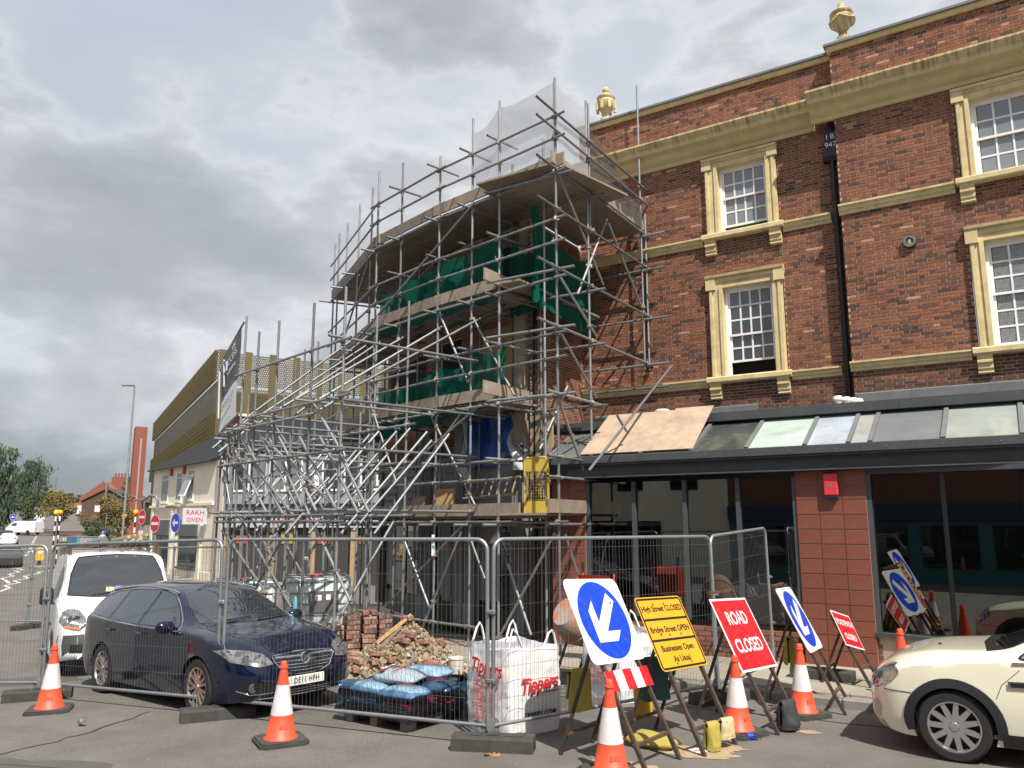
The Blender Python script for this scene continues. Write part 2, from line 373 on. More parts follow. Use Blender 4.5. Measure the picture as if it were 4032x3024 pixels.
# repaired trench and patches of road
MT['patch'] = mat('tarmac_patch', (.085, .08, .076), .95, var=.12, vscale=2, bump=.3, bscale=220)
m = MB(); strip(m, [(-9, 13.3), (-13, 15.2), (-20, 19)], .5, .004); struct(m.obj('trench_repair', mat('trench_tarmac', (.15, .15, .15), .95, var=.15, vscale=3)))
rp = random.Random(12)
for k, (x, y, rx, ry) in enumerate(((-4.6, 7.4, 1.5, .6), (2.6, 7.0, 1.1, .35), (-7.5, 12.9, .9, .5), (.2, 10.4, 1.0, .4))):
    m = MB(); n = 26; pts = [(x+rx*cos(2*pi*q/n)*rp.uniform(.75, 1.1), y+ry*sin(2*pi*q/n)*rp.uniform(.75, 1.1)) for q in range(n)]
    m.add([(x, y, gz(x, y)+.003)] + [(a, b, gz(a, b)+.003) for a, b in pts], [(0, 1+q, 1+(q+1) % n) for q in range(n)]); struct(m.obj('tarmac_patch', MT['patch']))
for k, pts in enumerate(([(-9, 8.6), (-5, 7.9), (-1.5, 7.0), (1, 6.3)], [(-1.2, 11.9), (.4, 11.1), (2.4, 9.9), (5, 8.6)], [(-4.9, 8.1), (-4.5, 9.0), (-4.3, 10.2)])):
    m = MB(); q = [(x+rp.uniform(-.04, .04), y+rp.uniform(-.04, .04)) for i in range(len(pts)-1) for f in [g/8 for g in range(8)] for x, y in [(pts[i][0]+(pts[i+1][0]-pts[i][0])*f, pts[i][1]+(pts[i+1][1]-pts[i][1])*f)]]
    strip(m, q, .022, .0045); struct(m.obj('tar_seam', mat('tar_seam_%d' % k, (.035, .033, .031), .7)))
MT['spill'] = mat('sand_spill', (.34, .25, .15), .95, var=.2, vscale=9, bump=.3)
m = MB()
for cx, cy, rx, ry in ((1.75, 8.15, .55, .2), (1.0, 7.75, .35, .15), (2.05, 8.3, .3, .16), (3.1, 8.9, .2, .08), (1.3, 8.6, .4, .12)):
    pts = []
    for k in range(22):
        a = 2*pi*k/22; f = R.uniform(.6, 1.1); pts.append((cx+rx*f*cos(a)*.85+ry*.3*sin(a), cy+ry*f*sin(a)-rx*.25*cos(a)))
    m.add([(cx, cy, gz(cx, cy)+.008)]+[(x, y, gz(x, y)+.005) for x, y in pts], [(0, 1+k, 1+(k+1) % 22) for k in range(22)])
stuff(tag(m.obj('sand_spill', MT['spill']), 'thin patches of spilt sand on the tarmac below the road signs', 'sand'))
# traffic island
m = MB(); poly = []
for k in range(24):
    a = 2*pi*k/24; x = 2.6*cos(a); y = .75*sin(a); poly.append((-30.6+x*-.5-y*.86, 53.4+x*.86-y*.5))
m.prism(poly, -.68, -.5); struct(m.obj('traffic_island', MT['kerb']))
# verge banks and far pavement
MT['grass'] = mat('dry_grass', (.16, .14, .06), .95, var=.3, vscale=.6, bump=.5, bscale=40, col2=(.07, .09, .03))
def patch(name, poly, matr, dz, struct_=True, sub=6):
    bm = bmesh.new(); vs = [bm.verts.new((x, y, 0)) for x, y in poly]; bm.faces.new(vs)
    bmesh.ops.triangulate(bm, faces=bm.faces[:]); bmesh.ops.subdivide_edges(bm, edges=bm.edges[:], cuts=sub, use_grid_fill=True)
    for v in bm.verts: v.co.z = gz(v.co.x, v.co.y) + dz
    me = bpy.data.meshes.new(name); bm.to_mesh(me); bm.free(); me.materials.append(matr); return struct(link(name, me))
patch('grass_verge', [(-82, 112), (-110, 130), (-150, 180), (-150, 128), (-110, 108)], MT['grass'], .12)
patch('grass_bank', [(-40, 84), (-46, 96), (-56, 118), (-50, 124), (-38, 104), (-30, 86)], MT['grass'], .1)
MT['fpave'] = mat('far_paving', (.26, .24, .215), .9, var=.12, vscale=1.5)
patch('far_pavement', [(-13, 33), (-16.5, 37.5), (-26, 52), (-44, 80), (-58, 106), (-54, 106), (-38, 78), (-19, 47), (-14.3, 40), (-9, 38)], MT['fpave'], .11)
patch('left_pavement', [(-84, 108), (-100, 125), (-135, 180), (-128, 182), (-94, 128), (-80, 112)], MT['fpave'], .1)

# ------------------------------------------------------------ foliage
MT['leaf'] = mat('leaf', (.05, .085, .025), .8, attr=[(0, (.018, .035, .012)), (.5, (.05, .08, .022)), (1, (.1, .135, .045))])
MT['leaf_w'] = mat('willow_leaf', (.05, .075, .04), .8, attr=[(0, (.022, .04, .022)), (.5, (.05, .08, .042)), (1, (.1, .13, .075))])
MT['leaf_a'] = mat('autumn_leaf', (.15, .11, .03), .8, attr=[(0, (.06, .07, .02)), (.5, (.14, .12, .03)), (1, (.28, .16, .05))])
MT['bark'] = mat('bark', (.09, .07, .055), .95, var=.3, vscale=6, bump=.4)
def crown_mesh(name, matr, cx, cy, cz, rx, ry, rz, nclump, leaf, droop=0., seed=1, per=60):
    rr = random.Random(seed); m = MB()
    for c in range(nclump):
        while True:
            a = Vector((rr.uniform(-1, 1), rr.uniform(-1, 1), rr.uniform(-1, 1)))
            if .25 < a.length < 1: break
        f = rr.uniform(.75, 1.12); c0 = Vector((cx+a.x*rx*f, cy+a.y*ry*f, cz+a.z*rz*f)); cr = rr.uniform(.16, .34)*min(rx, ry, rz)
        tone = rr.uniform(.15, .75)
        for k in range(per):
            b = Vector((rr.gauss(0, .5), rr.gauss(0, .5), rr.gauss(0, .45)))*cr
            if droop: b.z -= abs(rr.gauss(0, droop)); 
            p = c0 + b; u = Vector((rr.uniform(-1, 1), rr.uniform(-1, 1), rr.uniform(-1, 1))).normalized(); w = u.orthogonal().normalized()
            if droop: u = Vector((rr.uniform(-.2, .2), rr.uniform(-.2, .2), -1)); w = Vector((rr.uniform(-1, 1), rr.uniform(-1, 1), 0)).normalized()
            s = leaf*rr.uniform(.6, 1.3); m.r = min(1, max(0, tone + rr.uniform(-.2, .25)))
            m.add([p-u*s*(1.4 if droop else 1), p+w*s*.5, p+u*s*(1.4 if droop else 1), p-w*s*.5], [(0, 1, 2, 3)])
    return m.mesh(name, matr, rnd=True)
def tree(name, label, x, y, h, rx, rz, matr, trunk_h, tr=.2, droop=0, nclump=60, leaf=.25, seed=1, group=None, per=60, cat='tree'):
    z0 = gz(x, y); t = thing(name, label, cat, (x, y, z0), 0, group); rr = random.Random(seed)
    m = MB(); m.path([(0, 0, -.3), (.05*h*rr.uniform(-.3, .3), 0, trunk_h*.5), (rr.uniform(-.2, .2), 0, trunk_h), (0, 0, h*.75)], [tr, tr*.85, tr*.7, tr*.15], 8)
    for k in range(7):
        a = rr.uniform(0, 2*pi); zz_ = trunk_h*rr.uniform(.8, 1.1); e = (cos(a)*rx*.75, sin(a)*rx*.75, zz_ + (h-zz_)*rr.uniform(.35, .75))
        m.path([(0, 0, zz_*.9), (e[0]*.45, e[1]*.45, (zz_+e[2])/2), e], [tr*.45, tr*.3, tr*.08], 6)
    m.obj('trunk', MT['bark'], t, smooth=60)
    link('crown', crown_mesh('crown', matr, 0, 0, h-rz, rx, rx, rz, nclump, leaf, droop, seed, per), t)
    return t
# ------------------------------------------------------------ brick laying
CAMP = Vector((0, 0, 2.15)); CT, ST = cos(radians(9.95)), sin(radians(9.95))
def in_frame(p, mg=.02):
    q = p - CAMP; d = q.y*CT + q.z*ST
    if d <= .2: return False
    return abs(q.x/d) < .64+mg and abs((-q.y*ST + q.z*CT)/d) < .48+mg
def lay_bricks(parent, Mw, x0, x1, z0, z1, holes=(), course=.061, st=.2115, hd=.099, jt=.013, depth=.05, y=0., single=300, rfun=None, seed=3, matr=None, stretcher=False, name='brick'):
    """bricks in Flemish bond on the local plane y=const, proud of the mortar; the nearest in view are single parts"""
    rr = random.Random(seed); cells = []
    nrow = int((z1-z0)/course)
    for r in range(nrow):
        za = z0 + r*course; x = x0 - rr.uniform(0, .02) - (0 if r % 2 == 0 else (st+jt)*.5 if stretcher else (st+hd)/2+jt)
        k = 0
        while x < x1:
            L = st if (stretcher or k % 2 == 0) else hd
            a, b = max(x, x0), min(x+L, x1); x += L + jt; k += 1
            if b-a < .03: continue
            segs = [(a, b)]
            for hx0, hx1, hz0, hz1 in holes:
                if za + course*.8 > hz0 and za < hz1:
                    ns = []
                    for p, q in segs:
                        if q <= hx0 or p >= hx1: ns.append((p, q))
                        else:
                            if hx0-p > .03: ns.append((p, hx0))
                            if q-hx1 > .03: ns.append((hx1, q))
                    segs = ns
            for p, q in segs: cells.append((p, q, za))
    h = course - jt; items = []
    for p, q, za in cells:
        v = rr.random()*.9
        if rr.random() < .022: v = rr.uniform(.92, 1)
        if rfun: v = rfun((p+q)/2, za, v, rr)
        items.append((p, q, za, v, rr.uniform(-.003, .0015)))
    def wp(t): return Mw @ Vector(((t[0]+t[1])/2, y, t[2]+h/2))
    vis = [(i, (wp(t)-CAMP).length) for i, t in enumerate(items) if in_frame(wp(t)) and (t[1]-t[0]) > st*.9]
    vis.sort(key=lambda e: e[1]); pick = set(i for i, _ in vis[:single])
    m = MB(); cache = {}
    for i, (p, q, za, v, o) in enumerate(items):
        if i in pick:
            key = (round(q-p, 3), round(v*16))
            if key not in cache:
                mb = MB(); mb.r = key[1]/16; mb.box((0, 0, 0), (q-p, depth, h)); cache[key] = mb.mesh(name, matr or MT['brickm'], rnd=True)
            link(name, cache[key], parent, (p, y+o, za))
        else:
            m.r = v; m.box((p, y+o, za), (q, y+depth, za+h))
    if m.v: stuff(m.obj('brickwork', matr or MT['brickm'], parent, rnd=True))

# ------------------------------------------------------------ the three-storey brick building
bb = thing('brick_building', 'three-storey red brick building with yellow stone trim above the glazed shopfront', 'building', (BX[0], BX[1], 0), BROT)
MB_W = Matrix.Translation((BX[0], BX[1], 0)) @ Matrix.Rotation(BROT, 4, 'Z')
WL, WR, SJ = 3.1, 2.8, -6.23
wins = [  # s0 s1 z0 z1 face rows_up rows_low open
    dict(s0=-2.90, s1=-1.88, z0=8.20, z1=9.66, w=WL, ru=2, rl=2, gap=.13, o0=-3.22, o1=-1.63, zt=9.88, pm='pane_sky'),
    dict(s0=-2.90, s1=-1.88, z0=5.13, z1=7.0, w=WL, ru=3, rl=2, gap=.27, o0=-3.24, o1=-1.64, zt=7.28, pm='pane_mid'),
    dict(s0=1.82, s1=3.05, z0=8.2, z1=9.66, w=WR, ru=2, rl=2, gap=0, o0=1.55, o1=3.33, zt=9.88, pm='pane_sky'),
    dict(s0=1.82, s1=3.05, z0=5.13, z1=7.0, w=WR, ru=3, rl=3, gap=0, o0=1.55, o1=3.33, zt=7.28, pm='pane_net')]
MT['pane_sky'] = mat('pane_blind_and_sky', (.2, .225, .25), .05, ior=1.7, var=.15, vscale=2)  # sky reflection and blinds behind both painted into the base colour
MT['pane_mid'] = mat('pane_clear', (.03, .034, .038), .03, ior=2.0)
MT['pane_net'] = mat('pane_net_curtain', (.17, .18, .19), .06, ior=1.7, var=.5, vscale=26)
def soot_and_tone(s, z, v, rr):
    if v < .91:
        v = min(.9, max(0, v*(.98+.5*mnoise.noise(Vector((s*.8, z*.8, 3)))) + .12*mnoise.noise(Vector((s*2.3, z*2.3, 9)))))
        if mnoise.noise(Vector((s*1.5, z*4.5, 21))) > .63: v = rr.uniform(.92, 1)
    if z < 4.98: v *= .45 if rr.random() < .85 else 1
    for w in wins:
        if w['o0']-.05 < s < w['o1']+.05 and w['z0']-.75 < z < w['z0']-.1 and rr.random() < .75: v *= .35  # most bricks in a band below each sill set darker
    return v
for (x0, x1, w, nm) in ((SJ, -.45, WL, 'L'), (-.45, 5.2, WR, 'R')):
    hs = [(q['o0']+.03, q['o1']-.03, q['z0']-.03, q['zt']-.03) for q in wins if q['w'] == w]
    lay_bricks(bb, MB_W, x0, x1, 3.95, 11.42, hs, y=w, rfun=soot_and_tone, single=300 if nm == 'R' else 0, seed=5 if nm == 'R' else 9)
    m = MB(); zs = [3.9] + sorted(set(v for h in hs for v in (h[2], h[3]))) + [11.42]
    for za, zb in zip(zs[:-1], zs[1:]):
        cut = [h for h in hs if h[2] < (za+zb)/2 < h[3]]
        segs = [(x0, x1)] if not cut else [(x0, cut[0][0]), (cut[0][1], x1)]
        for a, b in segs: m.box((a, w+.0055, za), (b, w+.35, zb))
    m.obj('wall', MT['mortar'], bb)
lay_bricks(bb, MB_W @ Matrix.Translation((-.45, WL, 0)) @ Matrix.Rotation(-pi/2, 4, 'Z'), 0, .0, 0, 0) if 0 else None
m = MB(); m.box((-.449, WR+.36, 3.9), (-.44, WL+.02, 11.4)); 
def prof_course(zb, zt, pr): return [(0.02, zb), (-pr*.3, zb), (-pr*.35, zb+(zt-zb)*.25), (-pr*.6, zb+(zt-zb)*.35), (-pr*.65, zb+(zt-zb)*.6), (-pr, zb+(zt-zb)*.75), (-pr, zb+(zt-zb)*.92), (0.02, zt)]
def cornice_prof(): return [(0.02, 9.95), (-.05, 9.95), (-.06, 10.03), (-.1, 10.05), (-.17, 10.12), (-.2, 10.2), (-.33, 10.24), (-.34, 10.34), (-.37, 10.36), (-.42, 10.44), (-.42, 10.48), (-.1, 10.56), (0.02, 10.57)]
def sweep_at(prof, x0, x1, w, name, matr, ret=False):
    mm = MB(); P_ = [(w+y, z) for y, z in prof]; mm.sweep(P_, x0, x1)
    return mm.obj(name, matr, bb, smooth=25)
MT['stone_w'] = mat('weathered_cornice', (.6, .48, .255), .8, var=.12, vscale=5, bump=.15, bscale=30)
nn_ = MT['stone_w'].node_tree   # dark rain streaks running down the moulding
_tc = nn_.nodes.new('ShaderNodeTexCoord'); _mp = nn_.nodes.new('ShaderNodeMapping'); _mp.inputs['Scale'].default_value = (8, .6, 1.6)
_nz = nn_.nodes.new('ShaderNodeTexNoise'); _nz.inputs['Scale'].default_value = 2.2; _nz.inputs['Detail'].default_value = 6
_rp = nn_.nodes.new('ShaderNodeValToRGB'); _rp.color_ramp.elements[0].position = .42; _rp.color_ramp.elements[1].position = .85
_sp = nn_.nodes.new('ShaderNodeSeparateXYZ'); _mr = nn_.nodes.new('ShaderNodeMapRange'); _mr.inputs[1].default_value = 10.2; _mr.inputs[2].default_value = 10.38
_ml = nn_.nodes.new('ShaderNodeMath'); _ml.operation = 'MULTIPLY'; _mx = nn_.nodes.new('ShaderNodeMix'); _mx.data_type = 'RGBA'
nn_.links.new(_tc.outputs['Object'], _mp.inputs[0]); nn_.links.new(_mp.outputs[0], _nz.inputs['Vector']); nn_.links.new(_nz.outputs['Fac'], _rp.inputs[0])
nn_.links.new(_tc.outputs['Object'], _sp.inputs[0]); nn_.links.new(_sp.outputs[2], _mr.inputs[0]); nn_.links.new(_rp.outputs[0], _ml.inputs[0]); nn_.links.new(_mr.outputs[0], _ml.inputs[1])
nn_.links.new(_ml.outputs[0], _mx.inputs[0]); _bs = nn_.nodes['Principled BSDF']; _src = _bs.inputs['Base Color'].links[0].from_socket
nn_.links.new(_src, _mx.inputs[6]); _mx.inputs[7].default_value = (.07, .055, .035, 1); nn_.links.new(_mx.outputs[2], _bs.inputs['Base Color'])
sweep_at(cornice_prof(), SJ, -.45-.42, WL, 'cornice', MT['stone_w']); sweep_at(cornice_prof(), -.45-.42, 5.2, WR, 'cornice', MT['stone_w'])
for (a, b, w) in ((SJ, -3.27, WL), (-1.61, -.68, WL), (-.48, 1.48, WR), (3.4, 5.2, WR)):
    for zb, zt in ((7.97, 8.18), (4.93, 5.12)): sweep_at(prof_course(zb, zt, .11), a, b, w, 'string_course', MT['stone'])
for (a, b, w) in ((SJ, -.47, WL), (-.5, 5.2, WR)):
    mm = MB(); mm.box((a, w-.06, 11.38), (b, w+.38, 11.48)); mm.obj('parapet_band', MT['stone'], bb)
    mm = MB(); mm.sweep([(w-.11, 11.483), (w-.11, 11.53), (w+.15, 11.57), (w+.42, 11.53), (w+.42, 11.483)], a-.04, b); mm.obj('coping', MT['lead'], bb)
mm = MB(); mm.box((SJ, WL+.37, 8.0), (5.2, WL+6, 10.6)); mm.obj('roof', MT['lead'], bb)
for q in wins:
    w = q['w']; o0, o1, s0, s1, z0, z1, zt = q['o0'], q['o1'], q['s0'], q['s1'], q['z0'], q['z1'], q['zt']
    mm = MB()
    mm.box((o0+.05, w-.07, z0), (s0, w+.14, z1+.12)); mm.box((s1, w-.07, z0), (o1-.05, w+.14, z1+.12)); mm.box((s0, w-.067, z1), (s1, w+.14, z1+.12))
    mm.box((o0+.07, w-.1, z0+.01), (o0+.13, w-.06, z1+.1)); mm.box((o1-.13, w-.1, z0+.01), (o1-.07, w-.06, z1+.1)); mm.box((s0-.07, w-.095, z0+.01), (s0-.004, w-.06, z1+.02)); mm.box((s1+.004, w-.095, z0+.01), (s1+.07, w-.06, z1+.02))
    mm.sweep([(w+.1, z1+.12), (w-.09, z1+.12), (w-.1, z1+.16), (w-.08, zt-.06), (w-.14, zt-.05), (w-.15, zt), (w+.1, zt)], o0, o1)
    mm.box((o0, w-.12, z1-.03), (o0+.2, w-.04, zt-.05)); mm.box((o1-.2, w-.12, z1-.03), (o1, w-.04, zt-.05))
    sur = mm.obj('window_surround', MT['stone'], bb)
    mm = MB(); mm.sweep([(w+.12, z0-.14), (w-.13, z0-.14), (w-.16, z0-.11), (w-.16, z0-.03), (w-.12, z0-.003), (w+.12, z0-.003)], o0-.05, o1+.05); mm.obj('sill', MT['stone'], sur)
    for c0 in (o0+.0, o1-.24):
        mm = MB(); mm.sweep([(w+.02, z0-.46), (w-.05, z0-.46), (w-.07, z0-.44), (w-.06, z0-.41), (w-.085, z0-.37), (w-.08, z0-.29), (w-.12, z0-.27), (w-.12, z0-.23), (w-.09, z0-.21), (w-.13, z0-.17), (w-.14, z0-.143), (w+.02, z0-.143)], c0, c0+.23)
        mm.obj('corbel', MT['stone'], sur, smooth=30)
    wy = w+.10; fr = MB(); fw = .055
    fr.box((s0, wy-.02, z0), (s0+fw, wy+.1, z1)); fr.box((s1-fw, wy-.02, z0), (s1, wy+.1, z1)); fr.box((s0+fw, wy-.02, z1-fw), (s1-fw, wy+.1, z1)); fr.box((s0+fw, wy-.02, z0), (s1-fw, wy+.1, z0+.035))
    win = fr.obj('window', MT['white'], bb)
    zm = z0 + (z1-z0)*(q['rl']/(q['ru']+q['rl'])) + q['gap']*.45
    a, b = s0+fw, s1-fw
    for (za, zb, rows, yy, nm) in ((zm-.02, z1-fw, q['ru'], wy+.012, 'up'), (z0+.035+q['gap'], zm+.03, q['rl'], wy+.052, 'lo')):
        sm = MB(); t = .042
        sm.box((a, yy, za), (a+t, yy+.038, zb)); sm.box((b-t, yy, za), (b, yy+.038, zb)); sm.box((a+t, yy, za), (b-t, yy+.038, za+t)); sm.box((a+t, yy, zb-t), (b-t, yy+.038, zb))
        cw = (b-a-2*t)/4; rh = (zb-za-2*t)/rows; g = .016
        for k in range(1, 4): sm.box((a+t+k*cw-g, yy+.004, za+t), (a+t+k*cw+g, yy+.034, zb-t))
        for k in range(1, rows): sm.box((a+t, yy+.006, za+t+k*rh-g), (b-t, yy+.032, za+t+k*rh+g))
        sm.obj('sash', MT['white'], win)
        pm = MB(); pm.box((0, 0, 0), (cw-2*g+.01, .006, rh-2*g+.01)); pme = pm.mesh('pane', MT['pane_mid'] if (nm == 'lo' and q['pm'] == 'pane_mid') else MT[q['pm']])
        for k in range(4):
            for r_ in range(rows): link('pane', pme, win, (a+t+k*cw+g-.005, yy+.016, za+t+r_*rh+g-.005), (R.uniform(-.012, .012), 0, R.uniform(-.012, .012)))
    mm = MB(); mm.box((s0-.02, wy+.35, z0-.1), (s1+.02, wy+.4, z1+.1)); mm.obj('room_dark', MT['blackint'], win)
# downpipe with dated hopper head in the corner of the bays
mm = MB(); px_, py_ = -.575, WL-.075; mm.tube((px_, py_, 4.5), (px_, py_, 9.25), .052, 14)
for z in (5.4, 6.9, 7.9): mm.tube((px_, py_, z), (px_, py_, z+.09), .063, 14)
dp = mm.obj('downpipe', MT['black'], bb, smooth=40)
mm = MB(); mm.sweep([(WL+.0, 9.2), (WL-.13, 9.2), (WL-.19, 9.28), (WL-.19, 9.38), (WL+.0, 9.38)], px_-.16, px_+.14); mm.box((px_-.11, WL-.15, 9.38), (px_+.1, WL, 9.8)); mm.tube((px_, WL-.07, 9.8), (px_, WL-.07, 9.98), .085, 12)
hp = mm.obj('hopper', MT['black'], dp)
for tx, z in (('I B', 9.69), ('947', 9.52)): lettering(tx, .15, MT['white'], hp, (px_+.0, WL-.153, z), (pi/2, 0, 0))
mm = MB(); mm.lathe([(0.0, .03), (.055, .03), (.06, .045), (.115, .045), (.125, .0), (.125, -.04)], 28, TM((.68, WR-.02, 7.22), (pi/2, 0, 0))); vp = mm.obj('vent_plaque', mat('old_bronze', (.1, .09, .085), .6, .5, var=.3, vscale=30), bb, smooth=35)
mm = MB(); 
for k in range(24):
    a = 2*pi*k/24; mm.box((-.004, -.006, .07), (.004, 0, .105), TM((.68, WR-.063, 7.22), (0, a, 0)))
mm.box((-.02, -.006, -.05), (.02, 0, .03), TM((.68, WR-.05, 7.22))); mm.box((-.03, -.006, -.055), (.03, -.001, -.035), TM((.68, WR-.05, 7.22))); mm.obj('plaque_relief', mat('relief', (.4, .38, .34), .6), vp)
URN = [(.14, 0), (.14, .1), (.075, .12), (.06, .17), (.085, .2), (.06, .22), (.13, .3), (.215, .42), (.235, .52), (.19, .57), (.22, .6), (.225, .64), (.14, .69), (.12, .72), (.08, .75)]
def urn(s, w, z, tall):
    mm = MB(); mm.lathe(URN, 24, TM((s, w, z))); mm.box((s-.16, w-.16, z-.12), (s+.16, w+.16, z+.03))
    u = mm.obj('urn', MT['stone_w'] if tall else MT['stone'], bb, smooth=50)
    if tall:
        m2 = MB()
        for k in range(11): a = 2*pi*k/11; m2.tube((s+.05*cos(a), w+.05*sin(a), z+.73), (s+.045*cos(a), w+.045*sin(a), z+.87), .02, 6, .012)
        m2.lathe([(.05, .74), (.06, .82), (.03, .88), (0.001, .89)], 12, TM((s, w, z))); m2.obj('flame_finial', MT['stone'], u, smooth=50)
        m3 = MB()
        for k in range(40):
            a = 2*pi*k/40; zz_ = .5 - .07*abs(sin(a*2)); m3.lathe([(0.001, -.03), (.028, 0), (0.001, .03)], 6, TM((s+.235*cos(a), w+.235*sin(a), z+zz_)))
        m3.obj('garland', MT['stone'], u, smooth=60)
    else:
        m2 = MB(); m2.lathe([(.0, .73), (.03, .74), (.035, .77), (.07, .79), (.085, .85), (.06, .91), (0.001, .925)], 16, TM((s, w, z))); m2.obj('ball_finial', MT['stone'], u, smooth=60)
        m3 = MB()
        for k in range(8): a = 2*pi*k/8; m3.box((-.03, .2, .3), (.03, .25, .52), TM((s, w, z), (0, 0, a)))
        m3.obj('garland', MT['stone'], u)
urn(-.2, WR+.2, 11.62, True); urn(-5.62, WL+.25, 11.62, False)

# ------------------------------------------------------------ glazed single-storey shopfront
sf = thing('glazed_shopfront', 'single-storey dark grey shopfront with sloping glass roof and terracotta tiled piers', 'shopfront', (BX[0], BX[1], 0), BROT)
MT['sbrick'] = mat('plinth_brick', (.2, .08, .05), .85, attr=[(0, (.1, .045, .035)), (.5, (.2, .078, .05)), (1, (.27, .11, .07))], var=.2, vscale=12, bump=.25)
MBEND = Matrix.Translation((.08, 0, 0)) @ Matrix.Rotation(radians(-6), 4, 'Z') @ Matrix.Translation((-.08, 0, 0))
def bend_from(n0):
    bpy.context.view_layer.update()
    for o in sf.children[n0:]: o.matrix_local = MBEND @ o.matrix_local
for a, b in ((-4.57, -.93), (.08, 3.2)):
    n0 = len(sf.children)
    lay_bricks(sf, MB_W, a, b, .1, .57, y=.0, course=.076, jt=.011, stretcher=True, matr=MT['sbrick'], single=300, seed=11)
    mm = MB(); mm.box((a, .004, 0), (b, .2, .575)); mm.obj('plinth', MT['mortar'], sf)
    mm = MB(); mm.box((a, -.05, .575), (b, .12, .63)); mm.obj('sill', MT['grey_frame'], sf)
    mm = MB(); mm.box((a, -.005, 2.88), (b, .11, 2.952)); mm.obj('head_frame', MT['grey_frame'], sf)
    if a > 0: bend_from(n0)
mull = [-4.54, -3.65, -2.735, -1.84, -.955]; mull2 = [.11, 1.08, 2.05, 3.02]
for ml in (mull, mull2):
    n0 = len(sf.children)
    for s_ in ml: mm = MB(); mm.box((s_-.033, -.012, .632), (s_+.033, .105, 2.878)); mm.obj('mullion', MT['grey_frame'], sf)
    for a, b in zip(ml[:-1], ml[1:]):
        mm = MB(); mm.box((a+.034, .045, .634), (b-.034, .056, 2.876)); mm.obj('pane', MT['shopglass'], sf)
    if ml is mull2: bend_from(n0)
for (a, b, n_, w_) in ((-.93, .077, 3, -.02), (-5.25, -4.575, 2, -.02)):
    tw = (b-a)/n_; hh = .2185
    tm = MB().cbox((0, 0, 0), (tw-.012, .03, hh-.012), ch=.003).mesh('tile', MT['tile'])
    for i in range(n_):
        for j in range(13): link('tile', tm, sf, (a+tw*(i+.5), w_, .11+hh*(j+.5)), (R.uniform(-.004, .004), 0, R.uniform(-.004, .004)))
    mm = MB(); mm.box((a+.003, w_+.004, .05), (b-.003, .19, 2.95)); mm.obj('pier', mat('tile_grout', (.4, .31, .22), .9), sf)
BM_ = [(.05, 2.955), (-.2, 2.955), (-.2, 2.975), (-.075, 2.985), (-.075, 3.165), (-.2, 3.175), (-.2, 3.195), (.05, 3.195)]
mm = MB(); mm.sweep(BM_, -5.4, 6.6); bmo = mm.obj('steel_beam', MT['grey_frame'], sf)
mm = MB()
for s_ in (-.39, -.31):
    for z in (3.04, 3.1): mm.tube((s_, -.076, z), (s_, -.1, z), .016, 6)
for s_ in (-5.0, -4.93):
    for z in (3.04, 3.1): mm.tube((s_, -.076, z), (s_, -.1, z), .016, 6)
mm.obj('beam_bolts', MT['grey_frame'], bmo)
for a, b in ((-5.4, -3.85), (-3.845, -1.95), (-1.945, .07), (.075, 2.2), (2.205, 4.4), (4.405, 6.6)):
    mm = MB(); mm.sweep([(.0, 3.2), (-.22, 3.2), (-.24, 3.21), (-.24, 3.325), (-.2, 3.335), (.0, 3.335)], a, b); g = mm.obj('gutter_fascia', MT['grey_frame'], sf)
    mm = MB()
    for k in range(3): s_ = a + (b-a)*(k+.5)/3; mm.tube((s_, -.24, 3.26), (s_, -.248, 3.26), .012, 6)
    mm.obj('screws', MT['lead'], g)
def roofp(s, f, off=0.): return (s, -.1 + 1.12*f - off*.46, 3.345 + .58*f + off*.89)
bars = [-5.3, -4.4, -3.45, -2.55, -1.63, -.73, -.10, .2, 1.15, 2.1, 3.05, 4., 5., 6.5]
for s_ in bars:
    mm = MB(); mm.add([roofp(s_-.03, -.02, .035), roofp(s_+.03, -.02, .035), roofp(s_+.03, 1, .035), roofp(s_-.03, 1, .035), roofp(s_-.03, -.02, -.03), roofp(s_+.03, -.02, -.03), roofp(s_+.03, 1, -.03), roofp(s_-.03, 1, -.03)], [(0, 1, 2, 3), (4, 7, 6, 5), (0, 4, 5, 1), (1, 5, 6, 2), (2, 6, 7, 3), (3, 7, 4, 0)]); mm.obj('glazing_bar', MT['lead'], sf)
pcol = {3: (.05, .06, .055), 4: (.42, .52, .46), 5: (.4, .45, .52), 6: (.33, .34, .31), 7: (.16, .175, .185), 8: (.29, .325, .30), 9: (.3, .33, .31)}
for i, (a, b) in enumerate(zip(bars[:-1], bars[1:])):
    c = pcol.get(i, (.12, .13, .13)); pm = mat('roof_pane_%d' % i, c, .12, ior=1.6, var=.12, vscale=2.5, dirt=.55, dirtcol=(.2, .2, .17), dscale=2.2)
    mm = MB(); mm.add([roofp(a+.031, 0), roofp(b-.031, 0), roofp(b-.031, 1), roofp(a+.031, 1), roofp(a+.031, 0, -.02), roofp(b-.031, 0, -.02), roofp(b-.031, 1, -.02), roofp(a+.031, 1, -.02)], [(0, 1, 2, 3), (4, 7, 6, 5), (0, 4, 5, 1), (1, 5, 6, 2), (2, 6, 7, 3), (3, 7, 4, 0)]); mm.obj('roof_pane', pm, sf)
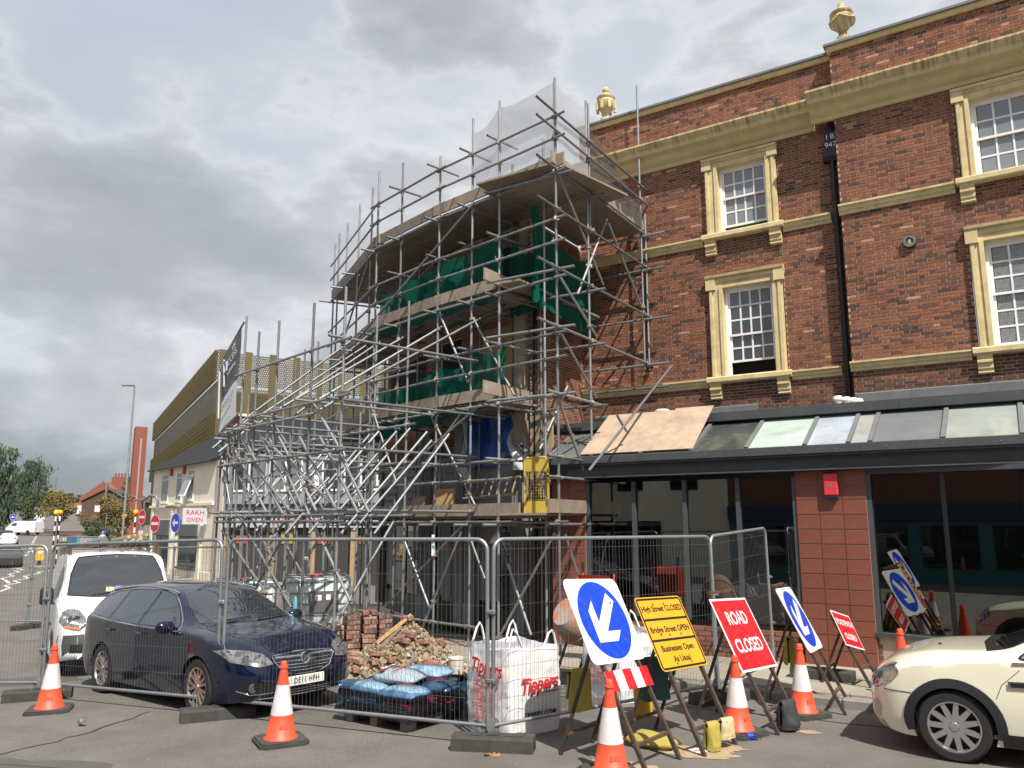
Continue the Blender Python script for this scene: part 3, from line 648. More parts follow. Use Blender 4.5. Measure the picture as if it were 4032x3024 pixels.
for a, b in ((-5.9, -2.3), (-2.297, .5), (.503, 3.4), (3.403, 6.6)):
    mm = MB(); mm.sweep([(.95, 3.93), (.88, 3.94), (.88, 4.09), (1.0, 4.11), (3.08, 4.2), (3.08, 4.05), (1.1, 3.93)], a, b); mm.obj('upper_fascia', MT['grey_frame'], sf)
    mm = MB(); mm.sweep([(3.06, 4.21), (3.05, 4.5), (3.075, 4.52), (3.09, 4.21)], a, b) if a < -2.3 else mm.sweep([(2.76, 4.19), (2.75, 4.5), (2.775, 4.52), (2.79, 4.19)], max(a, -.44), b); mm.obj('flashing', MT['lead'], sf)
mm = MB(); mm.box((-5.4, 2.9, 0.0), (6.6, 3.0, 4.0)); mm.box((-5.4, .2, .02), (6.6, 2.9, .06)); mm.obj('back_wall', mat('shop_interior', (.05, .062, .066), .9), sf)
for a in (6.5, -5.4): mm = MB(); mm.box((a, .2, 0), (a+.1, 2.9, 3.3)); mm.obj('side_wall', MT['blackint'], sf)
mm = MB(); mm.cbox((-.395, -.085, 2.74), (.2, .09, .33), ch=.015); al = mm.obj('alarm_box', mat('red_plastic', (.62, .045, .05), .4), sf)
mm = MB(); mm.cbox((-.395, -.08, 2.555), (.19, .08, .045), ch=.01); mm.obj('alarm_base', mat('navy_plastic', (.02, .02, .07), .4), al)
mm = MB(); mm.lathe([(.0, 0), (.03, 0), (.03, .002)], 14, TM((-.395, -.131, 2.72), (pi/2, 0, 0))); mm.obj('alarm_badge', MT['lead'], al)
for s_, w_, z_, r_ in ((-.55, 1.75, 4.1, .09), (-.45, 1.95, 4.1, .085), (-.37, 2.1, 4.1, .08), (-.3, 2.25, 4.1, .08)):
    mm = MB(); mm.lathe([(.075, 0), (.075, .1), (.05, .11), (.06, .14), (r_, .17), (r_, .2), (.06, .24), (.001, .25)], 18, TM((s_, w_, z_))); mm.obj('roof_vent', MT['white'], sf, smooth=40)
mm = MB(); mm.lathe([(.1, 0), (.1, .12), (.17, .15), (.17, .19), (.1, .23), (.001, .235)], 18, TM((-3.7, 1.55, 4.1))); mm.obj('roof_vent', mat('grey_white', (.55, .53, .48), .7), sf, smooth=40)
# plywood sheets laid on the glass roof
def sheet(a0, a1, b0, b1, f0, f1, label, o):
    mm = MB(); sp = lambda s, f, t: (s, -.1 + 1.0*f - t*.6, 3.37 + .775*f + t*.8 + o)
    pts = [sp(a0, f0, 0), sp(a1, f0, 0), sp(b1, f1, 0), sp(b0, f1, 0)]; pt2 = [sp(a0, f0, .018), sp(a1, f0, .018), sp(b1, f1, .018), sp(b0, f1, .018)]
    mm.add(pts+pt2, [(0, 3, 2, 1), (4, 5, 6, 7), (0, 1, 5, 4), (1, 2, 6, 5), (2, 3, 7, 6), (3, 0, 4, 7)])
    ob = mm.obj('plywood_sheet', MT['ply'], None, loc=(BX[0], BX[1], 0), rot=BROT); tag(ob, label, 'plywood', 'plywood sheets over the glass roof')
sheet(-4.62, -3.3, -4.55, -3.22, .0, 1.06, 'stained plywood sheet under the leaning scaffold tube on the glass roof', .002)
sheet(-3.29, -2.52, -3.21, -2.5, .0, 1.1, 'paler grey plywood sheet at the right end of the covered glass roof', .006)
# ------------------------------------------------------------ opposite side of the street (seen in the shop glass)
opp = thing('opposite_terrace', 'brick terrace with teal shopfronts across the street, seen mirrored in the glass', 'building', (BX[0], BX[1], 0), BROT)
mm = MB(); mm.box((-8.5, -27, 2.9), (14, -20, 8.5)); mm.obj('upper_wall', mat('far_brick', (.17, .075, .05), .9, var=.2, vscale=6), opp)
mm = MB(); mm.box((-8.5, -20.2, -.2), (14, -19.95, 2.9)); mm.obj('shop_wall', mat('teal_paint', (.03, .13, .145), .5), opp)
mm = MB(); mm.box((-8.5, -19.94, 2.3), (14, -19.8, 2.9)); mm.obj('shop_fascia', mat('navy_sign', (.02, .035, .09), .5), opp)
for k in range(9): mm = MB(); mm.box((-8.2+k*2.4, -19.94, .6), (-6.3+k*2.4, -19.9, 2.1)); mm.obj('shop_window', MT['glass_dark'], opp)
for k in range(7): mm = MB(); mm.box((-7.6+k*2.8, -19.99, 4.2), (-6.5+k*2.8, -19.9, 6)); mm.obj('window', MT['white'], opp)
cw_ = thing('opposite_cream_house', 'cream rendered house across the street, seen mirrored in the glass', 'building', (BX[0], BX[1], 0), BROT)
mm = MB(); mm.box((-17, -27, -.3), (-8.52, -20, 7)); mm.obj('wall', MT['cream'], cw_)
for k in range(3): mm = MB(); mm.box((-16+k*2.5, -20.01, 3.6), (-14.8+k*2.5, -19.95, 5.4)); mm.obj('window', MT['glass_dark'], cw_)
mm = MB(); mm.box((-15.5, -20.01, -.2), (-11.5, -19.96, 2.3)); mm.obj('shop_window', MT['glass_dark'], cw_)
TUBES=[
 ('standard',(0.79, 13.6, 0.06),(0.79, 13.6, 10.28)),
 ('standard',(-0.24, 14.61, 0.01),(-0.24, 14.61, 10.4)),
 ('standard',(-0.79, 15.16, -0.02),(-0.79, 15.16, 10.31)),
 ('standard',(-1.51, 15.86, -0.06),(-1.51, 15.86, 9.83)),
 ('standard',(-2.46, 16.97, -0.13),(-2.46, 16.97, 10.2)),
 ('standard',(-3.13, 17.75, -0.18),(-3.13, 17.75, 10.36)),
 ('standard',(-3.38, 18.34, -0.2),(-3.38, 18.34, 10.22)),
 ('standard',(-3.9, 19.45, -0.23),(-3.9, 19.45, 10.26)),
 ('standard',(-4.45, 20.63, -0.26),(-4.45, 20.63, 10.2)),
 ('standard',(-4.87, 21.54, -0.29),(-4.87, 21.54, 10.26)),
 ('standard',(-5.08, 21.98, -0.3),(-5.08, 21.98, 10.14)),
 ('standard',(1.46, 14.64, 0.04),(1.46, 14.64, 10.41)),
 ('standard',(1.51, 14.71, 7.78),(1.51, 14.71, 10.39)),
 ('standard',(2.84, 16.77, 5.41),(2.84, 16.77, 11.99)),
 ('standard',(2.97, 16.97, 5.42),(2.97, 16.97, 8.99)),
 ('standard',(0.62, 14.8, 0.04),(0.62, 14.8, 9.7)),
 ('standard',(0.57, 15.43, 0.02),(0.57, 15.43, 9.6)),
 ('standard',(0.01, 15.97, -0.01),(0.01, 15.97, 9.7)),
 ('standard',(-0.68, 16.65, -0.05),(-0.68, 16.65, 8.2)),
 ('standard',(-1.58, 17.72, -0.11),(-1.58, 17.72, 8.1)),
 ('standard',(-2.21, 18.44, -0.16),(-2.21, 18.44, 8.9)),
 ('standard',(-2.86, 19.94, -0.2),(-2.86, 19.94, 8.2)),
 ('standard',(-3.41, 21.12, -0.24),(-3.41, 21.12, 8.0)),
 ('standard',(-4.05, 22.47, -0.27),(-4.05, 22.47, 8.0)),
 ('ledger',(0.94, 13.39, 2.19),(-1.72, 16.0, 2.19)),
 ('ledger',(-1.39, 15.64, 2.19),(-3.33, 17.9, 2.19)),
 ('ledger',(-3.07, 17.5, 2.19),(-5.23, 22.19, 2.19)),
 ('ledger',(-0.04, 14.34, 2.95),(-1.72, 16.0, 2.95)),
 ('ledger',(-1.39, 15.64, 2.95),(-3.33, 17.9, 2.95)),
 ('ledger',(-3.07, 17.5, 2.95),(-5.23, 22.19, 2.95)),
 ('ledger',(-0.04, 14.34, 3.29),(-1.72, 16.0, 3.29)),
 ('ledger',(-1.39, 15.64, 3.29),(-3.33, 17.9, 3.29)),
 ('ledger',(-3.07, 17.5, 3.29),(-5.23, 22.19, 3.29)),
 ('ledger',(0.94, 13.39, 4.34),(-1.72, 16.0, 4.34)),
 ('ledger',(-1.39, 15.64, 4.34),(-3.33, 17.9, 4.34)),
 ('ledger',(-3.07, 17.5, 4.34),(-5.23, 22.19, 4.34)),
 ('ledger',(0.94, 13.39, 5.0),(-1.72, 16.0, 5.0)),
 ('ledger',(-1.39, 15.64, 5.0),(-3.33, 17.9, 5.0)),
 ('ledger',(-3.07, 17.5, 5.0),(-5.23, 22.19, 5.0)),
 ('ledger',(0.94, 13.39, 5.43),(-1.72, 16.0, 5.43)),
 ('ledger',(-1.39, 15.64, 5.43),(-3.33, 17.9, 5.43)),
 ('ledger',(-3.07, 17.5, 5.43),(-5.23, 22.19, 5.43)),
 ('ledger',(0.94, 13.39, 6.44),(-1.72, 16.0, 6.44)),
 ('ledger',(-1.39, 15.64, 6.44),(-3.33, 17.9, 6.44)),
 ('ledger',(-3.07, 17.5, 6.44),(-5.23, 22.19, 6.44)),
 ('ledger',(0.94, 13.39, 7.1),(-1.72, 16.0, 7.1)),
 ('ledger',(-1.39, 15.64, 7.1),(-3.33, 17.9, 7.1)),
 ('ledger',(-3.07, 17.5, 7.1),(-5.23, 22.19, 7.1)),
 ('ledger',(0.94, 13.39, 7.53),(-1.72, 16.0, 7.53)),
 ('ledger',(-1.39, 15.64, 7.53),(-3.33, 17.9, 7.53)),
 ('ledger',(-3.07, 17.5, 7.53),(-5.23, 22.19, 7.53)),
 ('ledger',(0.94, 13.39, 8.41),(-1.72, 16.0, 8.41)),
 ('ledger',(-1.39, 15.64, 8.41),(-3.33, 17.9, 8.41)),
 ('ledger',(-3.07, 17.5, 8.41),(-5.23, 22.19, 8.41)),
 ('ledger',(0.94, 13.39, 9.07),(-1.72, 16.0, 9.07)),
 ('ledger',(-1.39, 15.64, 9.07),(-3.33, 17.9, 9.07)),
 ('ledger',(-3.07, 17.5, 9.07),(-5.23, 22.19, 9.07)),
 ('ledger',(0.94, 13.39, 9.5),(-1.72, 16.0, 9.5)),
 ('ledger',(-1.39, 15.64, 9.5),(-3.33, 17.9, 9.5)),
 ('ledger',(-3.07, 17.5, 9.5),(-5.23, 22.19, 9.5)),
 ('ledger',(-0.65, 14.95, 0.32),(-1.72, 16.0, 0.32)),
 ('ledger',(-1.39, 15.64, 0.32),(-3.33, 17.9, 0.32)),
 ('ledger',(0.71, 15.22, 2.19),(-0.9, 16.79, 2.19)),
 ('ledger',(-0.56, 16.43, 2.19),(-2.41, 18.59, 2.19)),
 ('ledger',(-2.15, 18.19, 2.19),(-4.2, 22.67, 2.19)),
 ('ledger',(0.71, 15.22, 4.34),(-0.9, 16.79, 4.34)),
 ('ledger',(-0.56, 16.43, 4.34),(-2.41, 18.59, 4.34)),
 ('ledger',(-2.15, 18.19, 4.34),(-4.2, 22.67, 4.34)),
 ('ledger',(0.71, 15.22, 6.44),(-0.9, 16.79, 6.44)),
 ('ledger',(-0.56, 16.43, 6.44),(-2.41, 18.59, 6.44)),
 ('ledger',(-2.15, 18.19, 6.44),(-4.2, 22.67, 6.44)),
 ('ledger',(0.43, 12.94, 9.54),(3.1, 17.08, 9.54)),
 ('ledger',(0.43, 12.94, 9.2),(3.1, 17.08, 9.2)),
 ('ledger',(0.43, 12.94, 8.45),(3.1, 17.08, 8.45)),
 ('ledger',(0.43, 12.94, 7.7),(3.1, 17.08, 7.7)),
 ('ledger',(0.43, 12.94, 6.6),(3.1, 17.08, 6.6)),
 ('ledger',(0.43, 12.94, 5.54),(3.1, 17.08, 5.54)),
 ('ledger',(0.59, 13.19, 4.36),(1.75, 14.99, 4.36)),
 ('ledger',(0.59, 13.19, 3.27),(1.75, 14.99, 3.27)),
 ('ledger',(0.59, 13.19, 2.93),(1.75, 14.99, 2.93)),
 ('ledger',(0.59, 13.19, 2.15),(1.75, 14.99, 2.15)),
 ('transom',(1.09, 13.41, 6.6),(-0.47, 14.41, 6.6)),
 ('transom',(1.09, 13.41, 5.54),(-0.47, 14.41, 5.54)),
 ('transom',(1.09, 13.41, 4.36),(-0.47, 14.41, 4.36)),
 ('transom',(1.09, 13.41, 8.38),(-0.47, 14.41, 8.38)),
 ('transom',(1.75, 14.44, 8.38),(0.2, 15.45, 8.38)),
 ('transom',(1.75, 14.44, 6.5),(0.2, 15.45, 6.5)),
 ('transom',(1.75, 14.44, 5.45),(0.2, 15.45, 5.45)),
 ('transom',(1.75, 14.44, 4.3),(0.2, 15.45, 4.3)),
 ('transom',(1.75, 14.44, 2.1),(0.2, 15.45, 2.1)),
 ('transom',(3.3, 16.47, 8.38),(1.58, 17.59, 8.38)),
 ('transom',(3.3, 16.47, 7.6),(1.58, 17.59, 7.6)),
 ('transom',(3.3, 16.47, 6.5),(1.58, 17.59, 6.5)),
 ('transom',(3.3, 16.47, 5.5),(1.58, 17.59, 5.5)),
 ('transom',(3.3, 16.47, 5.0),(1.58, 17.59, 5.0)),
 ('transom',(-0.52, 14.33, 2.14),(0.71, 15.57, 2.14)),
 ('transom',(-0.48, 14.36, 3.32),(0.46, 15.32, 3.32)),
 ('transom',(-1.07, 14.87, 2.14),(0.15, 16.12, 2.14)),
 ('transom',(-1.04, 14.91, 3.32),(-0.09, 15.87, 3.32)),
 ('transom',(-1.8, 15.58, 2.14),(-0.54, 16.79, 2.14)),
 ('transom',(-1.76, 15.62, 3.32),(-0.79, 16.55, 3.32)),
 ('transom',(-2.76, 16.71, 2.14),(-1.43, 17.85, 2.14)),
 ('transom',(-2.72, 16.74, 3.32),(-1.7, 17.62, 3.32)),
 ('transom',(-3.45, 17.51, 2.14),(-2.05, 18.56, 2.14)),
 ('transom',(-4.26, 19.29, 2.14),(-2.68, 20.02, 2.14)),
 ('transom',(-4.81, 20.46, 2.14),(-3.23, 21.2, 2.14)),
 ('transom',(-5.44, 21.82, 2.14),(-3.87, 22.55, 2.14)),
 ('transom',(-0.52, 14.33, 4.29),(0.71, 15.57, 4.29)),
 ('transom',(-0.48, 14.36, 5.47),(0.46, 15.32, 5.47)),
 ('transom',(-1.07, 14.87, 4.29),(0.15, 16.12, 4.29)),
 ('transom',(-1.04, 14.91, 5.47),(-0.09, 15.87, 5.47)),
 ('transom',(-1.8, 15.58, 4.29),(-0.54, 16.79, 4.29)),
 ('transom',(-1.76, 15.62, 5.47),(-0.79, 16.55, 5.47)),
 ('transom',(-2.76, 16.71, 4.29),(-1.43, 17.85, 4.29)),
 ('transom',(-2.72, 16.74, 5.47),(-1.7, 17.62, 5.47)),
 ('transom',(-3.45, 17.51, 4.29),(-2.05, 18.56, 4.29)),
 ('transom',(-4.26, 19.29, 4.29),(-2.68, 20.02, 4.29)),
 ('transom',(-4.81, 20.46, 4.29),(-3.23, 21.2, 4.29)),
 ('transom',(-5.44, 21.82, 4.29),(-3.87, 22.55, 4.29)),
 ('transom',(-0.52, 14.33, 6.39),(0.71, 15.57, 6.39)),
 ('transom',(-0.48, 14.36, 7.57),(0.46, 15.32, 7.57)),
 ('transom',(-1.07, 14.87, 6.39),(0.15, 16.12, 6.39)),
 ('transom',(-1.04, 14.91, 7.57),(-0.09, 15.87, 7.57)),
 ('transom',(-1.8, 15.58, 6.39),(-0.54, 16.79, 6.39)),
 ('transom',(-1.76, 15.62, 7.57),(-0.79, 16.55, 7.57)),
 ('transom',(-2.76, 16.71, 6.39),(-1.43, 17.85, 6.39)),
 ('transom',(-2.72, 16.74, 7.57),(-1.7, 17.62, 7.57)),
 ('transom',(-3.45, 17.51, 6.39),(-2.05, 18.56, 6.39)),
 ('transom',(-4.26, 19.29, 6.39),(-2.68, 20.02, 6.39)),
 ('transom',(-4.81, 20.46, 6.39),(-3.23, 21.2, 6.39)),
 ('transom',(-5.44, 21.82, 6.39),(-3.87, 22.55, 6.39)),
 ('transom',(-0.52, 14.33, 8.36),(0.71, 15.57, 8.36)),
 ('transom',(-0.48, 14.36, 9.54),(0.11, 14.96, 9.54)),
 ('transom',(-1.07, 14.87, 8.36),(0.15, 16.12, 8.36)),
 ('transom',(-1.04, 14.91, 9.54),(-0.44, 15.51, 9.54)),
 ('transom',(-1.8, 15.58, 8.36),(-0.54, 16.79, 8.36)),
 ('transom',(-1.76, 15.62, 9.54),(-1.15, 16.2, 9.54)),
 ('transom',(-2.76, 16.71, 8.36),(-1.43, 17.85, 8.36)),
 ('transom',(-2.72, 16.74, 9.54),(-2.08, 17.29, 9.54)),
 ('transom',(-3.45, 17.51, 8.36),(-2.05, 18.56, 8.36)),
 ('transom',(-4.26, 19.29, 8.36),(-2.68, 20.02, 8.36)),
 ('transom',(-4.81, 20.46, 8.36),(-3.23, 21.2, 8.36)),
 ('transom',(-5.44, 21.82, 8.36),(-3.87, 22.55, 8.36)),
 ('brace',(-0.74, 14.86, 8.36),(-3.57, 17.8, 6.26)),
 ('brace',(-4.66, 21.07, 6.66),(-3.37, 18.33, 8.56)),
 ('brace',(0.84, 13.68, 8.45),(1.79, 15.15, 6.79)),
 ('brace',(0.69, 13.44, 6.66),(1.61, 14.86, 5.68)),
 ('brace',(0.75, 13.53, 5.61),(1.58, 14.82, 4.49)),
 ('brace',(0.72, 13.49, 4.48),(1.53, 14.75, 2.51)),
 ('brace',(1.91, 15.32, 8.2),(1.21, 14.25, 6.33)),
 ('brace',(1.95, 15.39, 8.15),(2.78, 16.68, 6.78)),
 ('brace',(3.21, 15.77, 5.29),(1.21, 12.68, 2.98)),
 ('brace',(1.81, 13.65, 3.99),(2.01, 13.96, 3.76)),
 ('brace',(-0.75, 15.11, 6.09),(0.04, 14.34, 4.46)),
 ('brace',(-1.54, 15.89, 6.54),(-0.86, 15.23, 4.88)),
 ('brace',(-1.7, 16.05, 4.45),(-0.69, 15.05, 2.5)),
 ('brace',(-0.59, 14.96, 4.38),(-3.36, 17.68, 2.48)),
 ('brace',(-0.96, 15.32, 4.29),(-2.91, 17.23, 1.94)),
 ('brace',(-0.74, 15.1, 2.31),(-2.61, 16.94, 0.48)),
 ('brace',(-0.94, 15.3, 2.03),(-1.78, 16.12, 0.08)),
 ('brace',(0.7, 13.69, 1.96),(-0.23, 14.6, 0.19)),
 ('brace',(0.9, 13.77, 1.98),(1.16, 14.16, 1.22)),
 ('brace',(-0.07, 14.45, 1.46),(0.32, 14.06, 0.31)),
 ('brace',(1.13, 16.06, 4.92),(0.5, 15.08, 3.49)),
 ('brace',(-2.2, 16.53, 1.87),(-1.6, 15.95, 0.58)),
 ('brace',(-0.76, 15.12, 1.85),(-0.49, 14.85, 1.18)),
 ('standard',(-2.83, 13.17, -0.01),(-2.83, 13.17, 6.15)),
 ('standard',(-3.58, 14.03, -0.05),(-3.58, 14.03, 6.1)),
 ('standard',(-4.51, 15.07, -0.12),(-4.51, 15.07, 6.04)),
 ('standard',(-5.11, 15.76, -0.16),(-5.11, 15.76, 5.99)),
 ('standard',(-5.55, 16.25, -0.19),(-5.55, 16.25, 6.44)),
 ('standard',(-5.92, 16.67, -0.2),(-5.92, 16.67, 3.94)),
 ('standard',(-6.15, 16.92, -0.21),(-6.15, 16.92, 3.85)),
 ('standard',(-5.7, 16.42, -0.19),(-5.7, 16.42, 3.98)),
 ('standard',(-4.04, 14.55, -0.09),(-4.04, 14.55, 3.82)),
 ('standard',(-2.1, 15.82, -0.08),(-2.1, 15.82, 6.65)),
 ('standard',(-2.9, 16.73, -0.13),(-2.9, 16.73, 6.59)),
 ('standard',(-3.83, 17.78, -0.19),(-3.83, 17.78, 4.99)),
 ('standard',(-4.63, 18.68, -0.22),(-4.63, 18.68, 6.46)),
 ('standard',(-5.07, 19.17, -0.24),(-5.07, 19.17, 6.37)),
 ('standard',(-5.37, 19.52, -0.25),(-5.37, 19.52, 6.19)),
 ('standard',(-5.75, 19.95, -0.27),(-5.75, 19.95, 6.1)),
 ('standard',(-6.1, 20.34, -0.28),(-6.1, 20.34, 5.85)),
 ('standard',(-7.18, 21.56, -0.33),(-7.18, 21.56, 5.64)),
 ('standard',(-6.35, 20.62, -0.29),(-6.35, 20.62, 4.51)),
 ('standard',(-7.8, 22.27, -0.35),(-7.8, 22.27, 4.56)),
 ('standard',(-5.91, 20.13, -0.27),(-5.91, 20.13, 4.07)),
 ('standard',(-5.14, 19.26, -0.24),(-5.14, 19.26, 4.42)),
 ('standard',(-4.66, 18.72, -0.22),(-4.66, 18.72, 4.59)),
 ('standard',(-4.19, 18.18, -0.21),(-4.19, 18.18, 4.23)),
 ('standard',(-3.95, 17.91, -0.2),(-3.95, 17.91, 4.66)),
 ('standard',(-3.27, 17.14, -0.16),(-3.27, 17.14, 4.89)),
 ('standard',(-3.02, 16.86, -0.14),(-3.02, 16.86, 5.17)),
 ('standard',(-7.12, 21.5, -0.32),(-7.12, 21.5, 4.34)),
 ('standard',(-6.6, 20.9, -0.3),(-6.6, 20.9, 4.41)),
 ('ledger',(-2.66, 12.9, 5.2),(-5.78, 16.43, 5.2)),
 ('ledger',(-2.66, 12.9, 3.35),(-6.15, 16.85, 3.35)),
 ('ledger',(-2.66, 12.9, 2.3),(-6.15, 16.85, 2.3)),
 ('ledger',(-2.66, 12.9, 2.2),(-6.15, 16.85, 2.2)),
 ('ledger',(-2.66, 12.9, 4.25),(-5.34, 15.93, 4.25)),
 ('ledger',(-3.41, 13.75, 4.05),(-6.15, 16.85, 4.05)),
 ('ledger',(-1.9, 15.59, 4.1),(-7.38, 21.79, 4.1)),
 ('ledger',(-1.9, 15.59, 3.35),(-7.38, 21.79, 3.35)),
 ('ledger',(-1.9, 15.59, 2.32),(-7.38, 21.79, 2.32)),
 ('ledger',(-1.9, 15.59, 5.15),(-3.1, 16.95, 5.15)),
 ('transom',(-3.05, 12.97, 5.25),(-0.67, 15.11, 5.25)),
 ('transom',(-3.05, 12.97, 4.2),(-0.15, 15.58, 4.2)),
 ('transom',(-3.05, 12.97, 3.4),(-0.67, 15.11, 3.4)),
 ('transom',(-3.05, 12.97, 2.38),(-0.15, 15.58, 2.38)),
 ('transom',(-3.8, 13.82, 4.3),(-1.43, 15.97, 4.3)),
 ('transom',(-3.8, 13.82, 2.38),(-0.91, 16.43, 2.38)),
 ('transom',(-4.73, 14.87, 4.15),(-2.35, 17.01, 4.15)),
 ('transom',(-4.73, 14.87, 2.38),(-1.83, 17.48, 2.38)),
 ('transom',(-4.73, 14.87, 3.4),(-2.35, 17.01, 3.4)),
 ('transom',(-5.34, 15.56, 4.1),(-2.96, 17.7, 4.1)),
 ('transom',(-5.34, 15.56, 2.38),(-2.44, 18.17, 2.38)),
 ('transom',(-5.78, 16.05, 4.05),(-3.4, 18.19, 4.05)),
 ('transom',(-5.78, 16.05, 2.38),(-2.88, 18.66, 2.38)),
 ('transom',(-6.15, 16.47, 3.9),(-3.77, 18.61, 3.9)),
 ('transom',(-6.15, 16.47, 2.38),(-3.25, 19.08, 2.38)),
 ('transom',(-5.23, 15.66, 3.5),(-2.74, 17.9, 3.5)),
 ('transom',(-5.5, 15.96, 3.63),(-3.01, 18.2, 3.63)),
 ('transom',(-5.76, 16.27, 3.77),(-3.28, 18.51, 3.77)),
 ('transom',(-6.03, 16.57, 3.9),(-3.55, 18.81, 3.9)),
 ('raker',(-5.99, 16.61, 4.01),(-3.78, 18.6, 6.5)),
 ('raker',(-6.28, 16.75, 3.72),(-5.6, 17.37, 4.56)),
 ('raker',(-5.51, 16.3, 4.12),(-3.08, 18.48, 6.57)),
 ('raker',(-5.03, 15.83, 4.14),(-2.63, 18.0, 6.58)),
 ('raker',(-4.45, 15.12, 4.32),(-1.71, 17.58, 6.74)),
 ('raker',(-3.52, 14.08, 4.29),(-0.84, 16.49, 6.67)),
 ('raker',(-3.95, 14.37, 4.09),(-3.63, 14.65, 4.42)),
 ('raker',(-2.79, 13.21, 4.33),(-0.13, 15.6, 6.51)),
 ('raker',(-3.29, 13.57, 4.08),(-2.98, 13.84, 4.35)),
 ('raker',(-3.84, 13.8, 1.99),(-2.66, 14.86, 3.79)),
 ('raker',(-3.35, 13.42, 2.0),(-2.11, 14.54, 3.82)),
 ('raker',(-2.78, 13.22, 2.0),(-1.53, 14.34, 3.79)),
 ('raker',(-2.23, 13.17, 2.0),(-1.12, 14.17, 3.73)),
 ('raker',(-4.42, 15.14, 1.99),(-3.61, 15.88, 3.06)),
 ('raker',(-2.78, 13.22, 0.63),(-2.03, 13.9, 2.2)),
 ('raker',(-3.53, 14.07, 1.57),(-3.23, 14.34, 2.19)),
 ('raker',(-5.04, 15.82, 1.09),(-4.6, 16.22, 2.17)),
 ('raker',(-6.07, 16.54, 3.62),(-5.49, 17.06, 4.32)),
 ('raker',(-5.48, 16.32, 2.07),(-4.8, 16.93, 3.28)),
 ('raker',(-4.82, 15.33, 2.03),(-3.76, 16.28, 3.7)),
 ('raker',(-5.83, 16.76, 2.23),(-5.1, 17.41, 3.37)),
 ('brace',(-5.01, 15.64, 3.94),(-2.79, 13.14, 2.37)),
 ('brace',(-6.23, 17.02, 3.81),(-5.63, 16.34, 2.26)),
 ('brace',(-5.47, 16.16, 2.35),(-3.81, 14.28, 0.73)),
 ('brace',(-3.62, 14.07, 2.52),(-2.51, 12.82, 0.97)),
 ('brace',(-5.54, 16.24, 3.93),(-4.13, 14.65, 2.33)),
 ('brace',(-5.05, 15.68, 3.3),(-3.84, 14.32, 2.28)),
 ('brace',(-4.24, 14.77, 3.3),(-3.56, 14.0, 2.3)),
 ('brace',(-4.81, 15.41, 4.11),(-4.51, 15.08, 3.59)),
 ('brace',(-3.49, 13.92, 4.24),(-2.86, 13.21, 3.41)),
 ('brace',(-2.86, 13.21, 3.33),(-2.19, 12.45, 2.32)),
 ('brace',(-5.89, 16.64, 3.58),(-5.11, 15.75, 2.66)),
 ('brace',(-5.08, 15.71, 2.32),(-4.31, 14.85, 1.49)),
 ('brace',(-5.93, 16.67, 2.02),(-4.51, 15.08, 0.93)),
 ('brace',(-4.84, 15.45, 0.91),(-4.14, 14.66, 1.9)),
 ('brace',(-6.29, 20.55, 4.9),(-4.63, 18.68, 3.11)),
 ('brace',(-5.07, 19.18, 3.43),(-4.03, 18.01, 2.23)),
 ('brace',(-3.08, 16.93, 4.85),(-2.31, 16.06, 2.97)),
 ('brace',(-2.71, 16.52, 3.88),(-3.05, 16.9, 2.49)),
 ('brace',(-3.65, 17.57, 4.96),(-4.11, 18.09, 3.65)),
 ('brace',(-3.91, 17.87, 4.2),(-3.19, 17.05, 2.44)),
 ('brace',(-5.39, 19.54, 1.64),(-4.49, 18.52, 0.66)),
 ('raker',(-5.53, 16.22, 2.02),(-4.52, 17.13, 3.62)),
 ('raker',(-4.68, 15.26, 2.03),(-3.53, 16.29, 3.78)),
 ('raker',(-3.89, 14.37, 2.04),(-2.6, 15.52, 3.93)),
 ('raker',(-3.18, 13.58, 2.04),(-1.89, 14.74, 3.9)),
 ('raker',(-2.5, 12.81, 2.05),(-1.39, 13.81, 3.58)),
 ('brace',(-5.93, 16.68, 3.95),(-4.59, 15.17, 2.36)),
 ('brace',(-5.42, 16.1, 3.89),(-4.17, 14.69, 2.35)),
 ('brace',(-4.86, 15.47, 3.82),(-3.71, 14.18, 2.35)),
 ('brace',(-4.35, 14.89, 3.76),(-3.29, 13.69, 2.34)),
 ('brace',(-3.8, 14.28, 3.69),(-2.83, 13.18, 2.33)),
 ('brace',(-3.3, 13.71, 3.63),(-2.41, 12.71, 2.32)),
]
